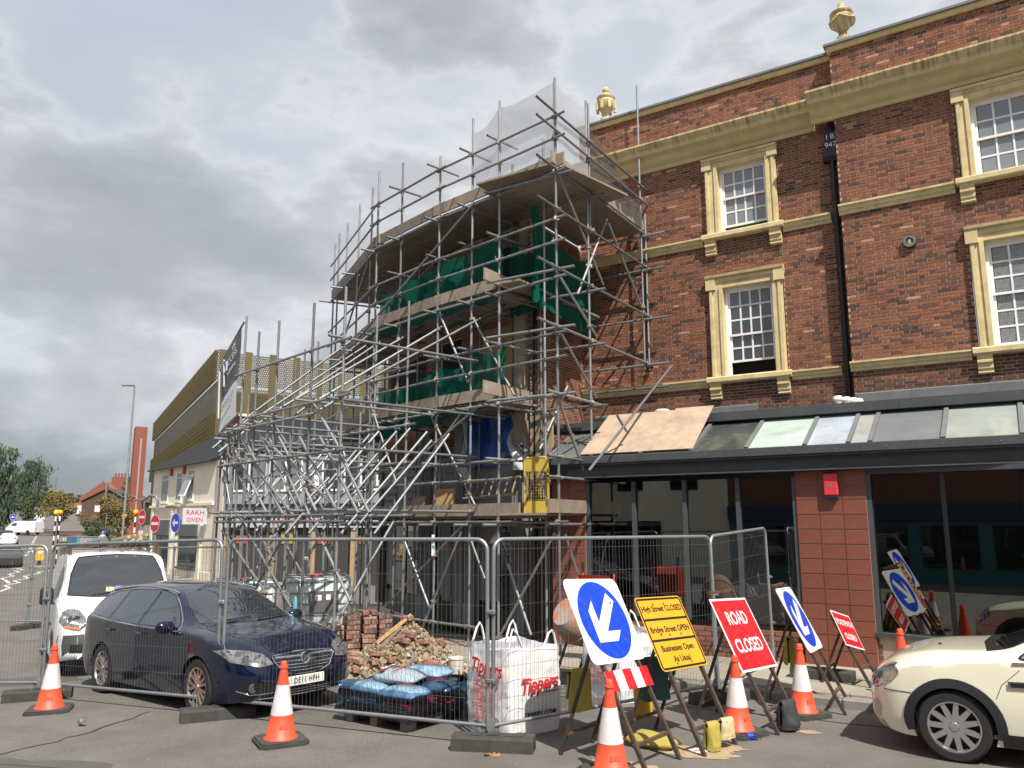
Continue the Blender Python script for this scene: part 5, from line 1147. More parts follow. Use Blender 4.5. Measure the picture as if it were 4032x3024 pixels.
for tx, u, v, s, mt in (('ACCESS', .4, .78, .2, 'banw'), ('UK', .25, .88, .16, 'banw'), ('Scaffolding', .4, .66, .12, 'banw'), ('CROSSCUT', .45, .27, .15, 'bang'), ('www.access-uk.com', .45, .12, .075, 'bang')):
    p = Vector(fb(u, v)) + nb_*.05; lettering(tx, s, MT[mt], bn, p, (pi/2, radians(-31), br_), xs=.9)
m = MB(); m.path([Vector(fb(1, .2)) + nb_*.05, Vector(fb(1, .86)) + nb_*.05, Vector(fb(.75, .9)) + nb_*.05], .02, 5); m.path([Vector(fb(.75, .55)) + nb_*.05, Vector(fb(.75, .85)) + nb_*.05, Vector(fb(.6, .82)) + nb_*.05, Vector(fb(.62, .72)) + nb_*.05, Vector(fb(.75, .72)) + nb_*.05], .02, 5); m.obj('logo', MT['banw'], bn)
for v, o_ in ((1.0, .03), (0., -.03)): m = MB(); a_, b_ = Vector(fb(0, v)), Vector(fb(1, v)); d_ = (b_-a_).normalized(); m.tube(a_-d_*.15+Vector((0, 0, o_)), b_+d_*.12+Vector((0, 0, o_)), .022, 8); m.obj('batten', MT['galv'], bn)
# ------------------------------------------------------------ temporary fence
def wire_mesh(L):
    m = MB(); n = round((L-.06)/.052)
    for k in range(1, n): x = .03+(L-.06)*k/n; m.tube((x, 0, .2), (x, 0, 1.985), .0015, 4, caps=False)
    for z in (.44, .74, 1.04, 1.34, 1.64, 1.9): m.tube((.02, .004, z), (L-.02, .004, z), .0019, 4, caps=False)
    return m.mesh('wire_mesh', MT['wire'])
def fence_panel(a, b, label, za=None, zb=None):
    A = Vector((a[0], a[1], gz(*a[:2]) if za is None else za)); B_ = Vector((b[0], b[1], gz(*b[:2]) if zb is None else zb)); d = B_-A; L = Vector((d.x, d.y, 0)).length
    t = thing('mesh_fence', label, 'fence', A, 0, 'temporary mesh fence panels'); t.rotation_euler = (0, -math.atan2(d.z, L), atan2(d.y, d.x))
    r = .12; pts = [(.03, 0, .07)] + [(.03, 0, z) for z in (.6, 1.2)] + [(.03 + r - r*cos(q), 0, 2-r + r*sin(q)) for q in [pi/2*k/6 for k in range(7)]] + [(L-.03-r + r*sin(q), 0, 2-r + r*cos(q)) for q in [pi/2*k/6 for k in range(7)]] + [(L-.03, 0, 1.2), (L-.03, 0, .6), (L-.03, 0, .07)]
    m = MB(); m.path(pts, .0205, 10); m.obj('frame', MT['galv_fence'], t, smooth=60)
    m = MB(); m.tube((.03, 0, .2), (L-.03, 0, .2), .019, 10); m.obj('bottom_rail', MT['galv_fence'], t, smooth=60)
    link('wire_mesh', wire_mesh(L), t)
    for x in (.03, L-.03):
        m = MB(); m.lathe([(.0, 0), (.08, 0), (.08, .004)], 20, TM((x, -.0, .2), (pi/2, 0, 0)), 0, 2*pi); m.obj('gusset', MT['galv_fence'], t)
    for z in (.62, 1.28):
        m = MB(); m.cbox((L+.005, 0, z), (.1, .055, .045), ch=.008); m.tube((L+.005, -.06, z), (L+.005, .05, z), .008, 6); m.obj('clip', MT['galv'], t)
    return t
f0, f1, f2, f3, f4, f5 = (-9.75, 11.75), (-6.28, 11.2), (-3.37, 9.68), (-.21, 8.31), (2.55, 10.4), (3.85, 12.25)
fence_panel(f0, f1, 'mesh fence panel at the left edge beside the white van')
fence_panel(f1, f2, 'mesh fence panel in front of the navy estate car side')
fence_panel(f2, f3, 'mesh fence panel in front of the car bonnet and the wrapped sand pallet')
fence_panel(f3, f4, 'mesh fence panel behind the road signs, in front of the cement mixer')
fence_panel(f4, f5, 'mesh fence panel seen nearly edge-on in front of the shop glass', 0, .1)
g0, g1, g2, g3 = (-16, 22.2), (-12.5, 21.4), (-9.15, 20.6), (-6.4, 18.5)
fence_panel(g0, g1, 'distant mesh fence panel across the road left of the van')
fence_panel(g1, g2, 'distant mesh fence panel hidden behind the van roof')
fence_panel(g2, g3, 'distant mesh fence panel between the van and the scaffold')
def foot(x, y, rz, label, z=None):
    t = thing('rubber_block', label, 'rubber block', (x, y, gz(x, y) if z is None else z), rz, 'rubber blocks holding the fence')
    m = MB(); P = [(-.4, 0), (.4, 0), (.4, .1), (.37, .135), (-.37, .135), (-.4, .1)]; mm = MB()
    m.sweep([(-.12, .0), (.12, .0), (.115, .11), (.09, .135), (-.09, .135), (-.115, .11)], -.4, .4)
    m.box((-.3, -.06, .135), (-.12, .06, .143)); m.box((.12, -.06, .135), (.3, .06, .143)); m.box((-.06, -.05, .135), (.06, .05, .15)); m.obj('block', MT['rubber'], t)
    for sx in (-1, 1):
        m = MB(); m.box((sx*.401-.002, -.05, .03), (sx*.401+.002, -.01, .07)); m.box((sx*.401-.002, .01, .03), (sx*.401+.002, .05, .07)); m.obj('grip_recess', MT['black'], t)
foot(-6.25, 11.1, radians(22), 'rubber fence block behind the leftmost traffic cone')
foot(-3.35, 9.62, radians(24), 'rubber fence block below the front wheel of the navy car')
foot(-.18, 8.25, radians(-9), 'rubber fence block in front of the white bulk bag')
foot(2.55, 10.35, radians(30), 'rubber fence block behind the road closed sign')
foot(-12.5, 21.35, radians(80), 'distant rubber fence block by the zigzag markings')
foot(4.15, 11.2, BROT, 'grey fence block lying on the pavement against the tiled pier', .115)
# ------------------------------------------------------------ traffic cones
MT['cone_o'] = mat('cone_orange', (.78, .085, .035), .5, var=.14, vscale=5, dirt=.6, dirtcol=(.3, .09, .06), dscale=5)
MT['cone_w'] = mat('cone_sleeve', (.66, .62, .62), .45, var=.1, vscale=20, dirt=.6, dirtcol=(.42, .38, .36), dscale=6)
def cone(x, y, label, z=None, rz=0., sleeve=True, s=1., tilt=0):
    t = thing('traffic_cone', label, 'traffic cone', (x, y, (gz(x, y) if z is None else z)), rz, 'traffic cones'); t.scale = (s, s, s); t.rotation_euler = (tilt, 0, rz)
    rad = lambda q: .148 - (.148-.034)*(q-.05)/.66
    m = MB(); c = .19; e = .245; pl = [(-c, -e), (c, -e), (e, -c), (e, c), (c, e), (-c, e), (-e, c), (-e, -c)]
    m.prism(pl, .0, .035); m.prism([(a*.93, b*.93) for a, b in pl], .035, .05); m.obj('base', MT['rubber'], t)
    m = MB(); m.lathe([(.168, .05), (.165, .062), (rad(.075), .075), (rad(.28), .28), (rad(.71), .71), (.034, .715), (.042, .718), (.042, .735), (.033, .738), (.031, .775), (.024, .785), (.0005, .785)] , 28); m.obj('body', MT['cone_o'], t, smooth=50)
    if sleeve:
        m = MB(); m.lathe([(rad(.275)+.0025, .275), (rad(.56)+.0025, .56)], 28, cap=False); m.obj('sleeve', MT['cone_w'], t, smooth=60)
    m = MB(); m.box((-.045, -.002, -.02), (.045, .004, .02), TM((0, -rad(.17)+.001, .17), (-.17, 0, 0))); m.obj('moulded_panel', MT['cone_o'], t)
    return t
cone(-5.62, 10.25, 'traffic cone at far left in front of the fence and van', rz=.35)
cone(-2.33, 8.55, 'traffic cone in front of the navy car bumper', rz=.5)
cone(.86, 7.42, 'large foreground traffic cone below the blue arrow sign', rz=.2, s=1.02)
cone(2.36, 8.85, 'traffic cone between the yellow and the road closed signs', rz=.6)
cone(3.33, 9.66, 'traffic cone in front of the second blue arrow sign', rz=.4)
cone(4.66, 9.98, 'plain orange cone without a sleeve on the pavement by the shop window', z=.115, sleeve=False, s=1.02)
# ------------------------------------------------------------ road signs on A-frames
MT['sign_w'] = mat('sign_white', (.7, .7, .69), .35, dirt=.45, dirtcol=(.5, .48, .44), dscale=5)
MT['sign_b'] = mat('sign_blue', (.004, .05, .5), .32, var=.05, vscale=4, dirt=.14, dirtcol=(.25, .32, .6), dscale=16)
MT['sign_y'] = mat('sign_yellow', (.72, .34, .012), .4, var=.08, dirt=.4, dirtcol=(.5, .32, .14), dscale=12)
MT['sign_r'] = mat('sign_red', (.48, .014, .022), .35, var=.1, dirt=.35, dirtcol=(.5, .13, .12), dscale=12)
MT['ink'] = mat('sign_black', (.012, .012, .012), .5)
MT['hole'] = mat('bolt_rust', (.1, .06, .04), .8, var=.3, vscale=40)
def rrect(w, h, r, n=5):
    p = []
    for cx, cy, a0 in ((w/2-r, h/2-r, 0), (-w/2+r, h/2-r, pi/2), (-w/2+r, -h/2+r, pi), (w/2-r, -h/2+r, 3*pi/2)):
        for k in range(n+1): a = a0 + pi/2*k/n; p.append((cx+r*cos(a), cy+r*sin(a)))
    return p
LEAN = radians(27); LN = {}
def aframe(name, label, x, y, th, fw, top, depth, z=None, matl='dark_steel', handle=True, lean=LEAN, group='folding road signs'):
    t = thing(name, label, 'road sign', (x, y, gz(x, y) if z is None else z), th, group)
    yf = -depth*.5; tl = math.tan(lean)
    P = lambda sx, zz: (sx*fw/2, yf + zz*tl, zz)
    for sx in (-1, 1):
        a = P(sx, 0); b = P(sx, top); m = MB(); d = Vector(b)-Vector(a); L = d.length
        m.box((-.0175, -.0175, 0), (.0175, .0175, L)); o = m.obj('leg', MT[matl], t, loc=a); o.rotation_euler = (-lean, 0, 0)
        zp = top*.74; a = Vector(P(sx*.9, zp)) + Vector((0, .03, 0)); b = Vector((sx*fw/2*.9, depth*.5, 0)); m = MB(); m.tube(a, b, .02, 4); m.obj('leg', MT[matl], t)
    for zz, nm in ((.22, 'crossbar'), (top*.62, 'crossbar')) + (((top-.01, 'handle'),) if handle else ()):
        m = MB(); q = P(1, zz); m.box((-fw/2-.03, q[1]-.014, zz-.014), (fw/2+.03, q[1]+.02, zz+.014)); m.obj(nm, MT['rust'], t)
    zz = .2; m = MB(); yy = depth*.5 - zz*(depth*.5-(yf+top*.74*tl))/(top*.74); m.box((-fw/2*.93, yy-.012, zz-.012), (fw/2*.93, yy+.012, zz+.012)); m.obj('crossbar', MT['rust'], t)
    return t, P, lean
def plate(t, P, zc, w, h, r, matp, roll=0., dy=-.03, name='plate'):
    q = P(0, zc); lean = LN[t.name]
    M = Matrix.Translation((0, q[1]+dy, zc)) @ Matrix.Rotation(pi/2-lean, 4, 'X') @ Matrix.Rotation(roll, 4, 'Z')
    m = MB(); m.prism(rrect(w, h, r), -.004, .0); o = m.obj(name, matp, t); o.matrix_local = M; return o, M
def on_plate(o, poly, z, matp, name): m = MB(); m.prism(poly, z, z+.0015); return m.obj(name, matp, o)
ARROW = [(-.052, -.2), (.0, -.0)]
def keepleft(o, s):
    rr_ = MB(); rr_.prism([(.335*s*cos(2*pi*k/48), .335*s*sin(2*pi*k/48)) for k in range(48)], .0005, .0025); d = rr_.obj('blue_disc', MT['sign_b'], o)
    # arrow pointing down to the left
    shaft = [(-.055, -.17), (.055, -.17), (.055, .26), (-.055, .26)]; head = [(0, -.27), (.19, -.08), (.19, .045), (.055, -.09), (-.055, -.09), (-.19, .045), (-.19, -.08)]
    a = -radians(45)
    for poly in ([(.055, -.095), (.055, .27), (-.055, .27), (-.055, -.095)], head):
        pts = [(s*(x*cos(a)-y*sin(a))*1.0, s*(x*sin(a)+y*cos(a))) for x, y in poly]; mm = MB(); mm.prism(pts, .003 if len(poly) == 4 else .0034, .0046 if len(poly) == 4 else .005); mm.obj('white_arrow', MT['sign_w'], o)
    for bx, by in ((-.17, .12), (.15, .12), (-.17, -.17), (.16, -.16)):
        mm = MB(); mm.lathe([(.0001, .006), (.013, .006), (.016, .004)], 8, TM((bx*s*1.15, by*s*1.15, 0))); mm.obj('fixing', MT['hole'], o)
def sign_at(*a, **k):
    t, P, l = aframe(*a, **k); LN[t.name] = l; return t, P
t, P = sign_at('keep_left_sign', 'large blue keep-left arrow sign with red and white board beneath', 1.0, 7.98, radians(51), .6, 1.42, .95)
o, M_ = plate(t, P, 1.24, .92, .84, .08, MT['sign_w'], radians(-3)); keepleft(o, 1.16)
o, M_ = plate(t, P, .72, .74, .19, .006, MT['sign_w'], radians(-3), name='barrier_board')
for k in range(5):
    if k % 2 == 0: x0 = -.37+k*.148; on_plate(o, [(x0, -.095), (x0+.148, -.095), (x0+.148, .095), (x0, .095)], .0006, MT['sign_r'], 'red_stripe')
t, P = sign_at('diversion_sign', 'yellow High Street closed, Bridge Street open diversion sign', 1.68, 8.53, radians(47), .6, 1.3, .92)
o, M_ = plate(t, P, 1.06, .84, .76, .05, MT['sign_y'], radians(-2))
def frame_lines(o, w, h, r, t_, matp):
    a = rrect(w, h, r); b = rrect(w-2*t_, h-2*t_, max(.004, r-t_)); m = MB(); n = len(a)
    m.add([(x, y, .0012) for x, y in a] + [(x, y, .0012) for x, y in b], [(i, (i+1) % n, n+(i+1) % n, n+i) for i in range(n)]); return m.obj('border', matp, o)
frame_lines(o, .815, .735, .04, .022, MT['ink'])
for yy in (.14, -.075): on_plate(o, [(-.39, yy-.012), (.39, yy-.012), (.39, yy+.012), (-.39, yy+.012)], .0008, MT['ink'], 'divider')
for tx, yy, s in (('High Street CLOSED', .25, .088), ('Bridge Street OPEN', .03, .088), ('Businesses Open', -.165, .088), ('As Usual', -.275, .088)):
    lettering(tx, s, MT['ink'], o, (0, yy, .0015), (0, 0, 0), bold=.0016, xs=.98)
for bx, by in ((-.13, .3), (.06, .3), (-.2, -.02), (-.05, -.03), (.16, -.03), (-.12, -.32), (.14, -.32)):
    mm = MB(); mm.lathe([(.0001, .004), (.012, .004), (.014, .002)], 8, TM((bx, by, 0))); mm.obj('fixing', MT['hole'], o)
t, P = sign_at('road_closed_sign', 'red ROAD CLOSED sign on a rusty folding frame', 2.58, 9.32, radians(51), .6, 1.4, .95)
o, M_ = plate(t, P, .95, .92, .82, .012, MT['sign_w'], radians(-3)); on_plate(o, [(-.43, -.385), (.43, -.385), (.43, .385), (-.43, .385)], .0008, MT['sign_r'], 'red_panel')
for tx, yy in (('ROAD', .17), ('CLOSED', -.14)): lettering(tx, .21, MT['sign_w'], o, (0, yy, .0028), (0, 0, 0), bold=.004, xs=.85)
for bx, by in ((.05, .19), (.08, -.14)): mm = MB(); mm.lathe([(.0001, .006), (.012, .006), (.014, .003)], 8, TM((bx, by, 0))); mm.obj('fixing', MT['hole'], o)
t, P = sign_at('keep_left_sign', 'second blue keep-left arrow sign seen almost edge-on by the tiled pier', 3.52, 10.1, radians(60), .46, 1.42, .95)
o, M_ = plate(t, P, 1.02, .82, .8, .07, MT['sign_w'], radians(-2)); keepleft(o, 1.06)
t, P = sign_at('footpath_closed_sign', 'small red FOOTPATH CLOSED sign standing on the pavement', 4.42, 10.95, radians(52), .42, .86, .62, z=.115, handle=False)
o, M_ = plate(t, P, .66, .6, .48, .01, MT['sign_w'], radians(-14)); on_plate(o, [(-.28, -.22), (.28, -.22), (.28, .22), (-.28, .22)], .0008, MT['sign_r'], 'red_panel')
for tx, yy in (('FOOTPATH', .09), ('CLOSED', -.1)): lettering(tx, .115, MT['sign_w'], o, (0, yy, .0028), (0, 0, 0), bold=.0025, xs=.85)
# ------------------------------------------------------------ sandbags and cloth bags
MT['bag_y'] = mat('yellow_woven_bag', (.36, .29, .055), .8, var=.15, vscale=12, bump=.25, bscale=160, dirt=.4, dirtcol=(.2, .16, .05), dscale=6)
MT['bag_c'] = mat('pale_sack', (.5, .4, .22), .85, var=.15, vscale=12, bump=.2)
MT['bag_t'] = mat('teal_bag', (.015, .07, .075), .7, var=.15, vscale=10, bump=.2)
MT['bag_k'] = mat('black_bag', (.03, .033, .038), .75, var=.2, vscale=10, bump=.2)
def pillow(name, matr, label, loc, size, rot, seed=1, cat='sandbag', group='sandbags on the sign frames', sq=.55, nz=.06, fold=0.):
    rr = random.Random(seed); ph = rr.uniform(0, 20); m = MB(); NU, NV = 28, 16; a, b, c = size
    def sgn(v, e): return math.copysign(abs(v)**e, v)
    vs = []
    for j in range(NV+1):
        ph_ = -pi/2 + pi*j/NV
        for i in range(NU):
            th = 2*pi*i/NU; x = sgn(cos(th), sq)*sgn(cos(ph_), .6); y = sgn(sin(th), sq)*sgn(cos(ph_), .6); z = sgn(sin(ph_), .9)
            z *= 1 - .55*max(abs(x), abs(y))**3
            n = mnoise.noise(Vector((x*1.6+ph, y*1.6, z*1.2))); k = 1 + n*nz*2.2
            zz = z*c*k + nz*.6*c*mnoise.noise(Vector((x*5+ph, y*5, 3)))
            yb = y*b*k
            if fold: zz -= fold*abs(x)**2*a
            vs.append((x*a*k, yb, zz))
    fs = [(j*NU+i, j*NU+(i+1) % NU, (j+1)*NU+(i+1) % NU, (j+1)*NU+i) for j in range(NV) for i in range(NU)]
    m.add(vs, fs); o = m.obj(name, matr, None, smooth=180, loc=loc, rot=rot); return tag(o, label, cat, group)
def draped(name, matr, label, bar, ang, w, l1, l2, seed, cat='sandbag', group='sandbags on the sign frames', gap=.03, thick=.05):
    # a half-filled sack folded over a bar: two hanging lobes joined over the top
    ph = seed*5.3; bx, by, bz = bar
    def fn(u, v):
        s = (v-.5)*2; side = -1 if s < 0 else 1; a = abs(s); L = l1 if s < 0 else l2
        ed = 1 - abs(2*u-1)**3; pinch = 1-.25*sin(pi*min(1, a*1.1))*0 - .18*(1-a)
        bulge = thick*(a**.8)*ed*(1.3 if a < .9 else 1.0) 
        x = (u-.5)*w*pinch*(1+.12*mnoise.noise(Vector((u*3+ph, v*4, 0))))
        y = side*(gap*min(1, a*6) + bulge*.5 + .012*mnoise.noise(Vector((u*5+ph, v*6, 2))))
        z = -L*max(0, a-.06) + .012 + .02*mnoise.noise(Vector((u*4+ph, s*3, 5)))*a
        return x, y, z
    m = MB(); n, k = 16, 30; vs = []
    for j_ in range(k+1):
        for i_ in range(n+1): vs.append(fn(i_/n, j_/k))
    inner = [(x, y*.35 if abs(z) > .03 else y, z if z < -.01 else z-.02) for x, y, z in vs]; N_ = len(vs)
    q = lambda i_, j_: j_*(n+1)+i_
    fs = [(q(i_, j_), q(i_+1, j_), q(i_+1, j_+1), q(i_, j_+1)) for j_ in range(k) for i_ in range(n)]
    fs += [tuple(N_+t for t in reversed(f)) for f in fs]
    for j_ in range(k): fs += [(q(0, j_), q(0, j_+1), N_+q(0, j_+1), N_+q(0, j_)), (q(n, j_+1), q(n, j_), N_+q(n, j_), N_+q(n, j_+1))]
    for i_ in range(n): fs += [(q(i_+1, 0), q(i_, 0), N_+q(i_, 0), N_+q(i_+1, 0)), (q(i_, k), q(i_+1, k), N_+q(i_+1, k), N_+q(i_, k))]
    m.add(vs+inner, fs); o = m.obj(name, matr, None, smooth=70, loc=bar, rot=ang); return tag(o, label, cat, group)
draped('sandbag', MT['bag_y'], 'yellow sandbag hanging on the rear frame of the first blue sign', (.66, 8.28, .74), radians(42), .32, .42, .3, 1, thick=.08)
pillow('sandbag', MT['bag_y'], 'yellow sandbag lying on the ground under the yellow diversion sign', (1.38, 8.33, .06), (.24, .13, .07), (.05, .1, -.5), 2, nz=.09)
draped('sandbag', MT['bag_y'], 'yellow sandbag slung over the low bar of the yellow diversion sign', (1.93, 8.2, .26), radians(33), .17, .27, .25, 3, thick=.1)
draped('sandbag', MT['bag_c'], 'pale cream sack draped over the low bar of the yellow diversion sign', (2.1, 8.31, .27), radians(33), .19, .2, .2, 4, thick=.06)
draped('sandbag', MT['bag_y'], 'olive yellow sandbag hung on the second blue arrow sign frame', (3.45, 10.35, .78), radians(60), .2, .42, .36, 5, thick=.09)
draped('cloth_bag', MT['bag_t'], 'dark teal bag hanging behind the yellow diversion sign', (1.5, 8.85, .76), radians(20), .34, .46, .3, 6, 'bag', None, thick=.1)
draped('cloth_bag', MT['bag_k'], 'black cloth bag slumped over the low bar of the road closed sign', (2.93, 8.98, .3), radians(37), .26, .3, .28, 7, 'bag', None, thick=.16)
# ------------------------------------------------------------ bulk bags
MT['bulk'] = mat('white_woven_bag', (.72, .72, .74), .7, var=.05, vscale=6, bump=.35, bscale=14)
MT['redprint'] = mat('red_print', (.6, .025, .03), .6)
def bulk_bag(name, label, x, y, rz, w, d, h, seed, open_=True):
    t = thing(name, label, 'bulk bag', (x, y, gz(x, y)), rz, 'white bulk bags'); ph = seed*3.1
    def side(u, v, k):
        c = [(-w/2, -d/2), (w/2, -d/2), (w/2, d/2), (-w/2, d/2)]; a = Vector((*c[k], 0)); b = Vector((*c[(k+1) % 4], 0)); p = a.lerp(b, u)
        bul = 1 + .05*sin(pi*v)*(1) - .03*v; cr = .05*abs(2*u-1)**6
        q = Vector((p.x*(bul-cr), p.y*(bul-cr), 0))
        q += Vector((q.x, q.y, 0)).normalized()*(.018*mnoise.noise(Vector((u*3+k*7+ph, v*4, 1))) + .012*mnoise.noise(Vector((q.x*9, q.y*9, v*22+ph))))
        zt = h + .05*mnoise.noise(Vector((q.x*4+ph, q.y*4, 0))) - .05*(1-abs(2*u-1)**2)*.6
        q.z = v*zt; return tuple(q)
    for k in range(4):
        m = MB(); m.grid(lambda u, v: side(u, v, k), 22, 26); m.obj('side_panel', MT['bulk'], t, smooth=180)
    m = MB(); m.grid(lambda u, v: ((u-.5)*w*.98, (v-.5)*d*.98, h*.72 + .04*mnoise.noise(Vector((u*4, v*4, ph)))), 10, 10); m.obj('fill', MT['bulk'] if seed % 2 else MT['spill'], t, smooth=180)
    for sx in (-1, 1):
        for sy in (-1, 1):
            m = MB(); a = Vector((sx*w*.46, sy*d*.46, h*.92)); b = Vector((sx*w*.2, sy*d*.46, h*.95)) if seed % 2 else Vector((sx*w*.46, sy*d*.15, h*.95)); tp = (a+b)/2 + Vector((R.uniform(-.05, .05), 0, .17+R.uniform(0, .08)))
            m.path([a, a.lerp(tp, .6)+Vector((0, 0, .04)), tp, b.lerp(tp, .6)+Vector((0, 0, .04)), b], .013, 5); m.obj('loop', MT['bulk'], t, smooth=60)
    return t, w, d, h
t, w, d, h = bulk_bag('bulk_bag', 'white bulk bag printed in red, standing behind the nearest fence block', .02, 9.1, radians(40), .74, .70, .9, 1)
rx = (pi/2, 0, 0)
lettering('Tippers', .2, MT['redprint'], t, (.03, -d/2*1.06-.012, .5), (pi/2, -.05, 0), shear=.25, bold=.006, xs=.85)
lettering('BUILDING MATERIALS', .035, MT['ink'], t, (.12, -d/2*1.06-.012, .41), rx); lettering('TIPPERS.COM', .075, MT['ink'], t, (.04, -d/2*1.04-.016, .2), rx, shear=.2, bold=.002)
rl = (pi/2, 0, -pi/2); xo = -w/2*1.06-.014
lettering('Tippers', .2, MT['redprint'], t, (xo, -.02, .66), (pi/2, .05, -pi/2), shear=.25, bold=.006, xs=.85); lettering('BUILDING MATERIALS', .035, MT['ink'], t, (xo, -.08, .57), rl)
for k, tx in enumerate(('WN1 1TZ - 01543 424800', 'WS14 9UY - 01543 440035', 'B25 8HH - 0121 772 1845', 'DE6 1HA - 01335 342150', 'NG17 2JL - 01623 555822', 'ST14 8HR - 01889 562151', 'CV1 2EY - 02476 222700', 'CV10 7PQ - 024 7637 190', 'DY11 7QY - 01562 82300', 'B77 5DJ - 01827 28273', 'WS15 1UZ - 01889 58257')):
    lettering(tx, .038, MT['redprint'], t, (xo, -.0, .51-k*.036), rl, xs=.9)
lettering('TIPPERS.COM', .07, MT['ink'], t, (xo, -.03, .08), rl, shear=.2, bold=.002)
t, w, d, h = bulk_bag('bulk_bag', 'white bulk bag half hidden behind the first blue arrow sign', 1.45, 10.75, radians(33), .8, .75, .85, 2)
lettering('TIPPERS.COM', .1, MT['ink'], t, (.1, -d/2*1.05-.014, .2), rx, shear=.2, bold=.002); 
for k in range(8): lettering('B77 5DJ - 01827 2857', .045, MT['redprint'], t, (-w/2*1.06-.014, 0, .6-k*.055), rl)
# ------------------------------------------------------------ wrapped pallet of sand bags
pa = thing('pallet', 'timber pallet under the blue wrapped bags of paving sand', 'pallet', (-1.2, 9.62, gz(-1.2, 9.62)), radians(-36))
for k in range(7): m = MB(); m.box((-.5, -.5+k*.155, .105), (.5, -.43+k*.155, .125)); m.obj('slat', MT['board'], pa)
for sx in (-.45, -.07, .38):
    for sy in (-.5, -.07, .4): m = MB(); m.box((sx, sy, .0), (sx+.1, sy+.14, .105)); m.obj('block', MT['board'], pa)
MT['film'] = mat('blue_sand_bag', (.08, .19, .3), .14, coat=.6, var=.3, vscale=6, bump=.6, bscale=16, col2=(.22, .33, .42))
MT['filmr'] = mat('red_sand_bag', (.3, .02, .035), .16, coat=.6, var=.2, vscale=6, bump=.4, bscale=14)
MT['filmd'] = mat('navy_sand_bag', (.02, .05, .11), .14, coat=.6, var=.3, vscale=7, bump=.5, bscale=16)
MT['filmw'] = mat('pale_sand_bag', (.3, .36, .42), .2, coat=.4, var=.15, vscale=6, bump=.4, bscale=14)
Mp = Matrix.Translation((-1.2, 9.62, gz(-1.2, 9.62))) @ Matrix.Rotation(radians(-36), 4, 'Z')
k_ = 0
names = ['navy blue sand bag', 'red ended sand bag', 'light blue sand bag', 'pale clear sand bag', 'blue sand bag']
spots = [(-.25, -.32, .2, 'filmd', 'dark blue sand bag at the left bottom of the pallet'), (.27, -.32, .2, 'filmr', 'red sand bag marked dry paviour sand at the bottom corner'), (-.25, .05, .2, 'filmd', 'dark blue sand bag in the bottom layer, left middle'), (.27, .05, .2, 'filmr', 'red sand bag in the bottom layer, right middle'), (-.25, .38, .2, 'filmd', 'dark blue sand bag in the bottom layer at the back left'), (.27, .38, .2, 'filmd', 'dark blue sand bag in the bottom layer at the back right'),
    (-.26, -.28, .34, 'film', 'light blue sand bag in the middle layer at the left'), (.24, -.3, .34, 'film', 'shiny light blue sand bag bulging at the front corner of the middle layer'), (-.24, .14, .35, 'film', 'blue sand bag in the middle layer towards the rubble'), (.28, .15, .34, 'filmd', 'navy sand bag in the middle layer beside the bulk bag'),
    (.0, -.12, .47, 'filmw', 'pale mini bag with red band lying on top of the pallet'), (.05, .3, .46, 'film', 'light blue sand bag on top at the back of the pallet')]
for k, (x, y, z, mt, lb) in enumerate(spots):
    p = Mp @ Vector((x, y, z)); rz = radians(-36) + (.0 if k < 6 else R.uniform(-.2, .2) + (.35 if k == 10 else 0))
    o = pillow('sand_bag', MT[mt], lb, p, (.29, .2, .085), (R.uniform(-.06, .06), R.uniform(-.06, .06), rz), 20+k, 'sand bag', 'bags of sand on the pallet', sq=.45, nz=.05)
    if k == 10:
        m = MB(); m.grid(lambda u, v: (-.2+.08*v, -.17+.34*u, .074 + .008*sin(pi*u)), 10, 3); q = m.obj('red_band', MT['filmr'], o)
        lettering('MINI BAG', .055, MT['white'], o, (-.16, 0, .088), (0, 0, pi/2), bold=.002); lettering('PAVIOUR SAND', .05, MT['redprint'], o, (.02, .0, .088), (0, 0, pi/2)); lettering('multi-use', .03, MT['sign_b'], o, (-.06, .0, .088), (0, 0, pi/2))
    if k == 1: lettering('DRY PAVIOUR SAND', .05, MT['white'], o, (.0, -.208, .0), (pi/2, 0, 0), bold=.001)
    if k == 7: lettering('SAND', .08, MT['redprint'], o, (.0, 0, .092), (0, 0, 0))
    if k in (9, 11): lettering('SAND', .09, MT['redprint'], o, (.02, 0, .092), (0, 0, .2))
# stretch wrap round the lower layers
wm = MB(); wp = [(-.57, -.56), (.57, -.56), (.57, .58), (-.57, .58)]; rw = random.Random(8)
def wrapf(u, v):
    k = u*4; i = int(min(3.999, k)); f = k-i; a, b = wp[i], wp[(i+1) % 4]; x = a[0]+(b[0]-a[0])*f; y = a[1]+(b[1]-a[1])*f
    s = 1 + .035*mnoise.noise(Vector((x*6, y*6, v*9))) - .06*v*v - .07*abs(2*f-1)**4*(1-v)*0
    return (x*s, y*s, .1 + v*(.3 + .06*mnoise.noise(Vector((x*3, y*3, 1)))))
wm.grid(wrapf, 64, 14); WR_ = glass('stretch_wrap', (.42, .56, .72), 1.5, .12)
o = wm.obj('stretch_wrap', WR_, None, smooth=180); o.matrix_basis = Mp; tag(o, 'blue tinted stretch wrap round the lower sand bags on the pallet', 'plastic wrap')
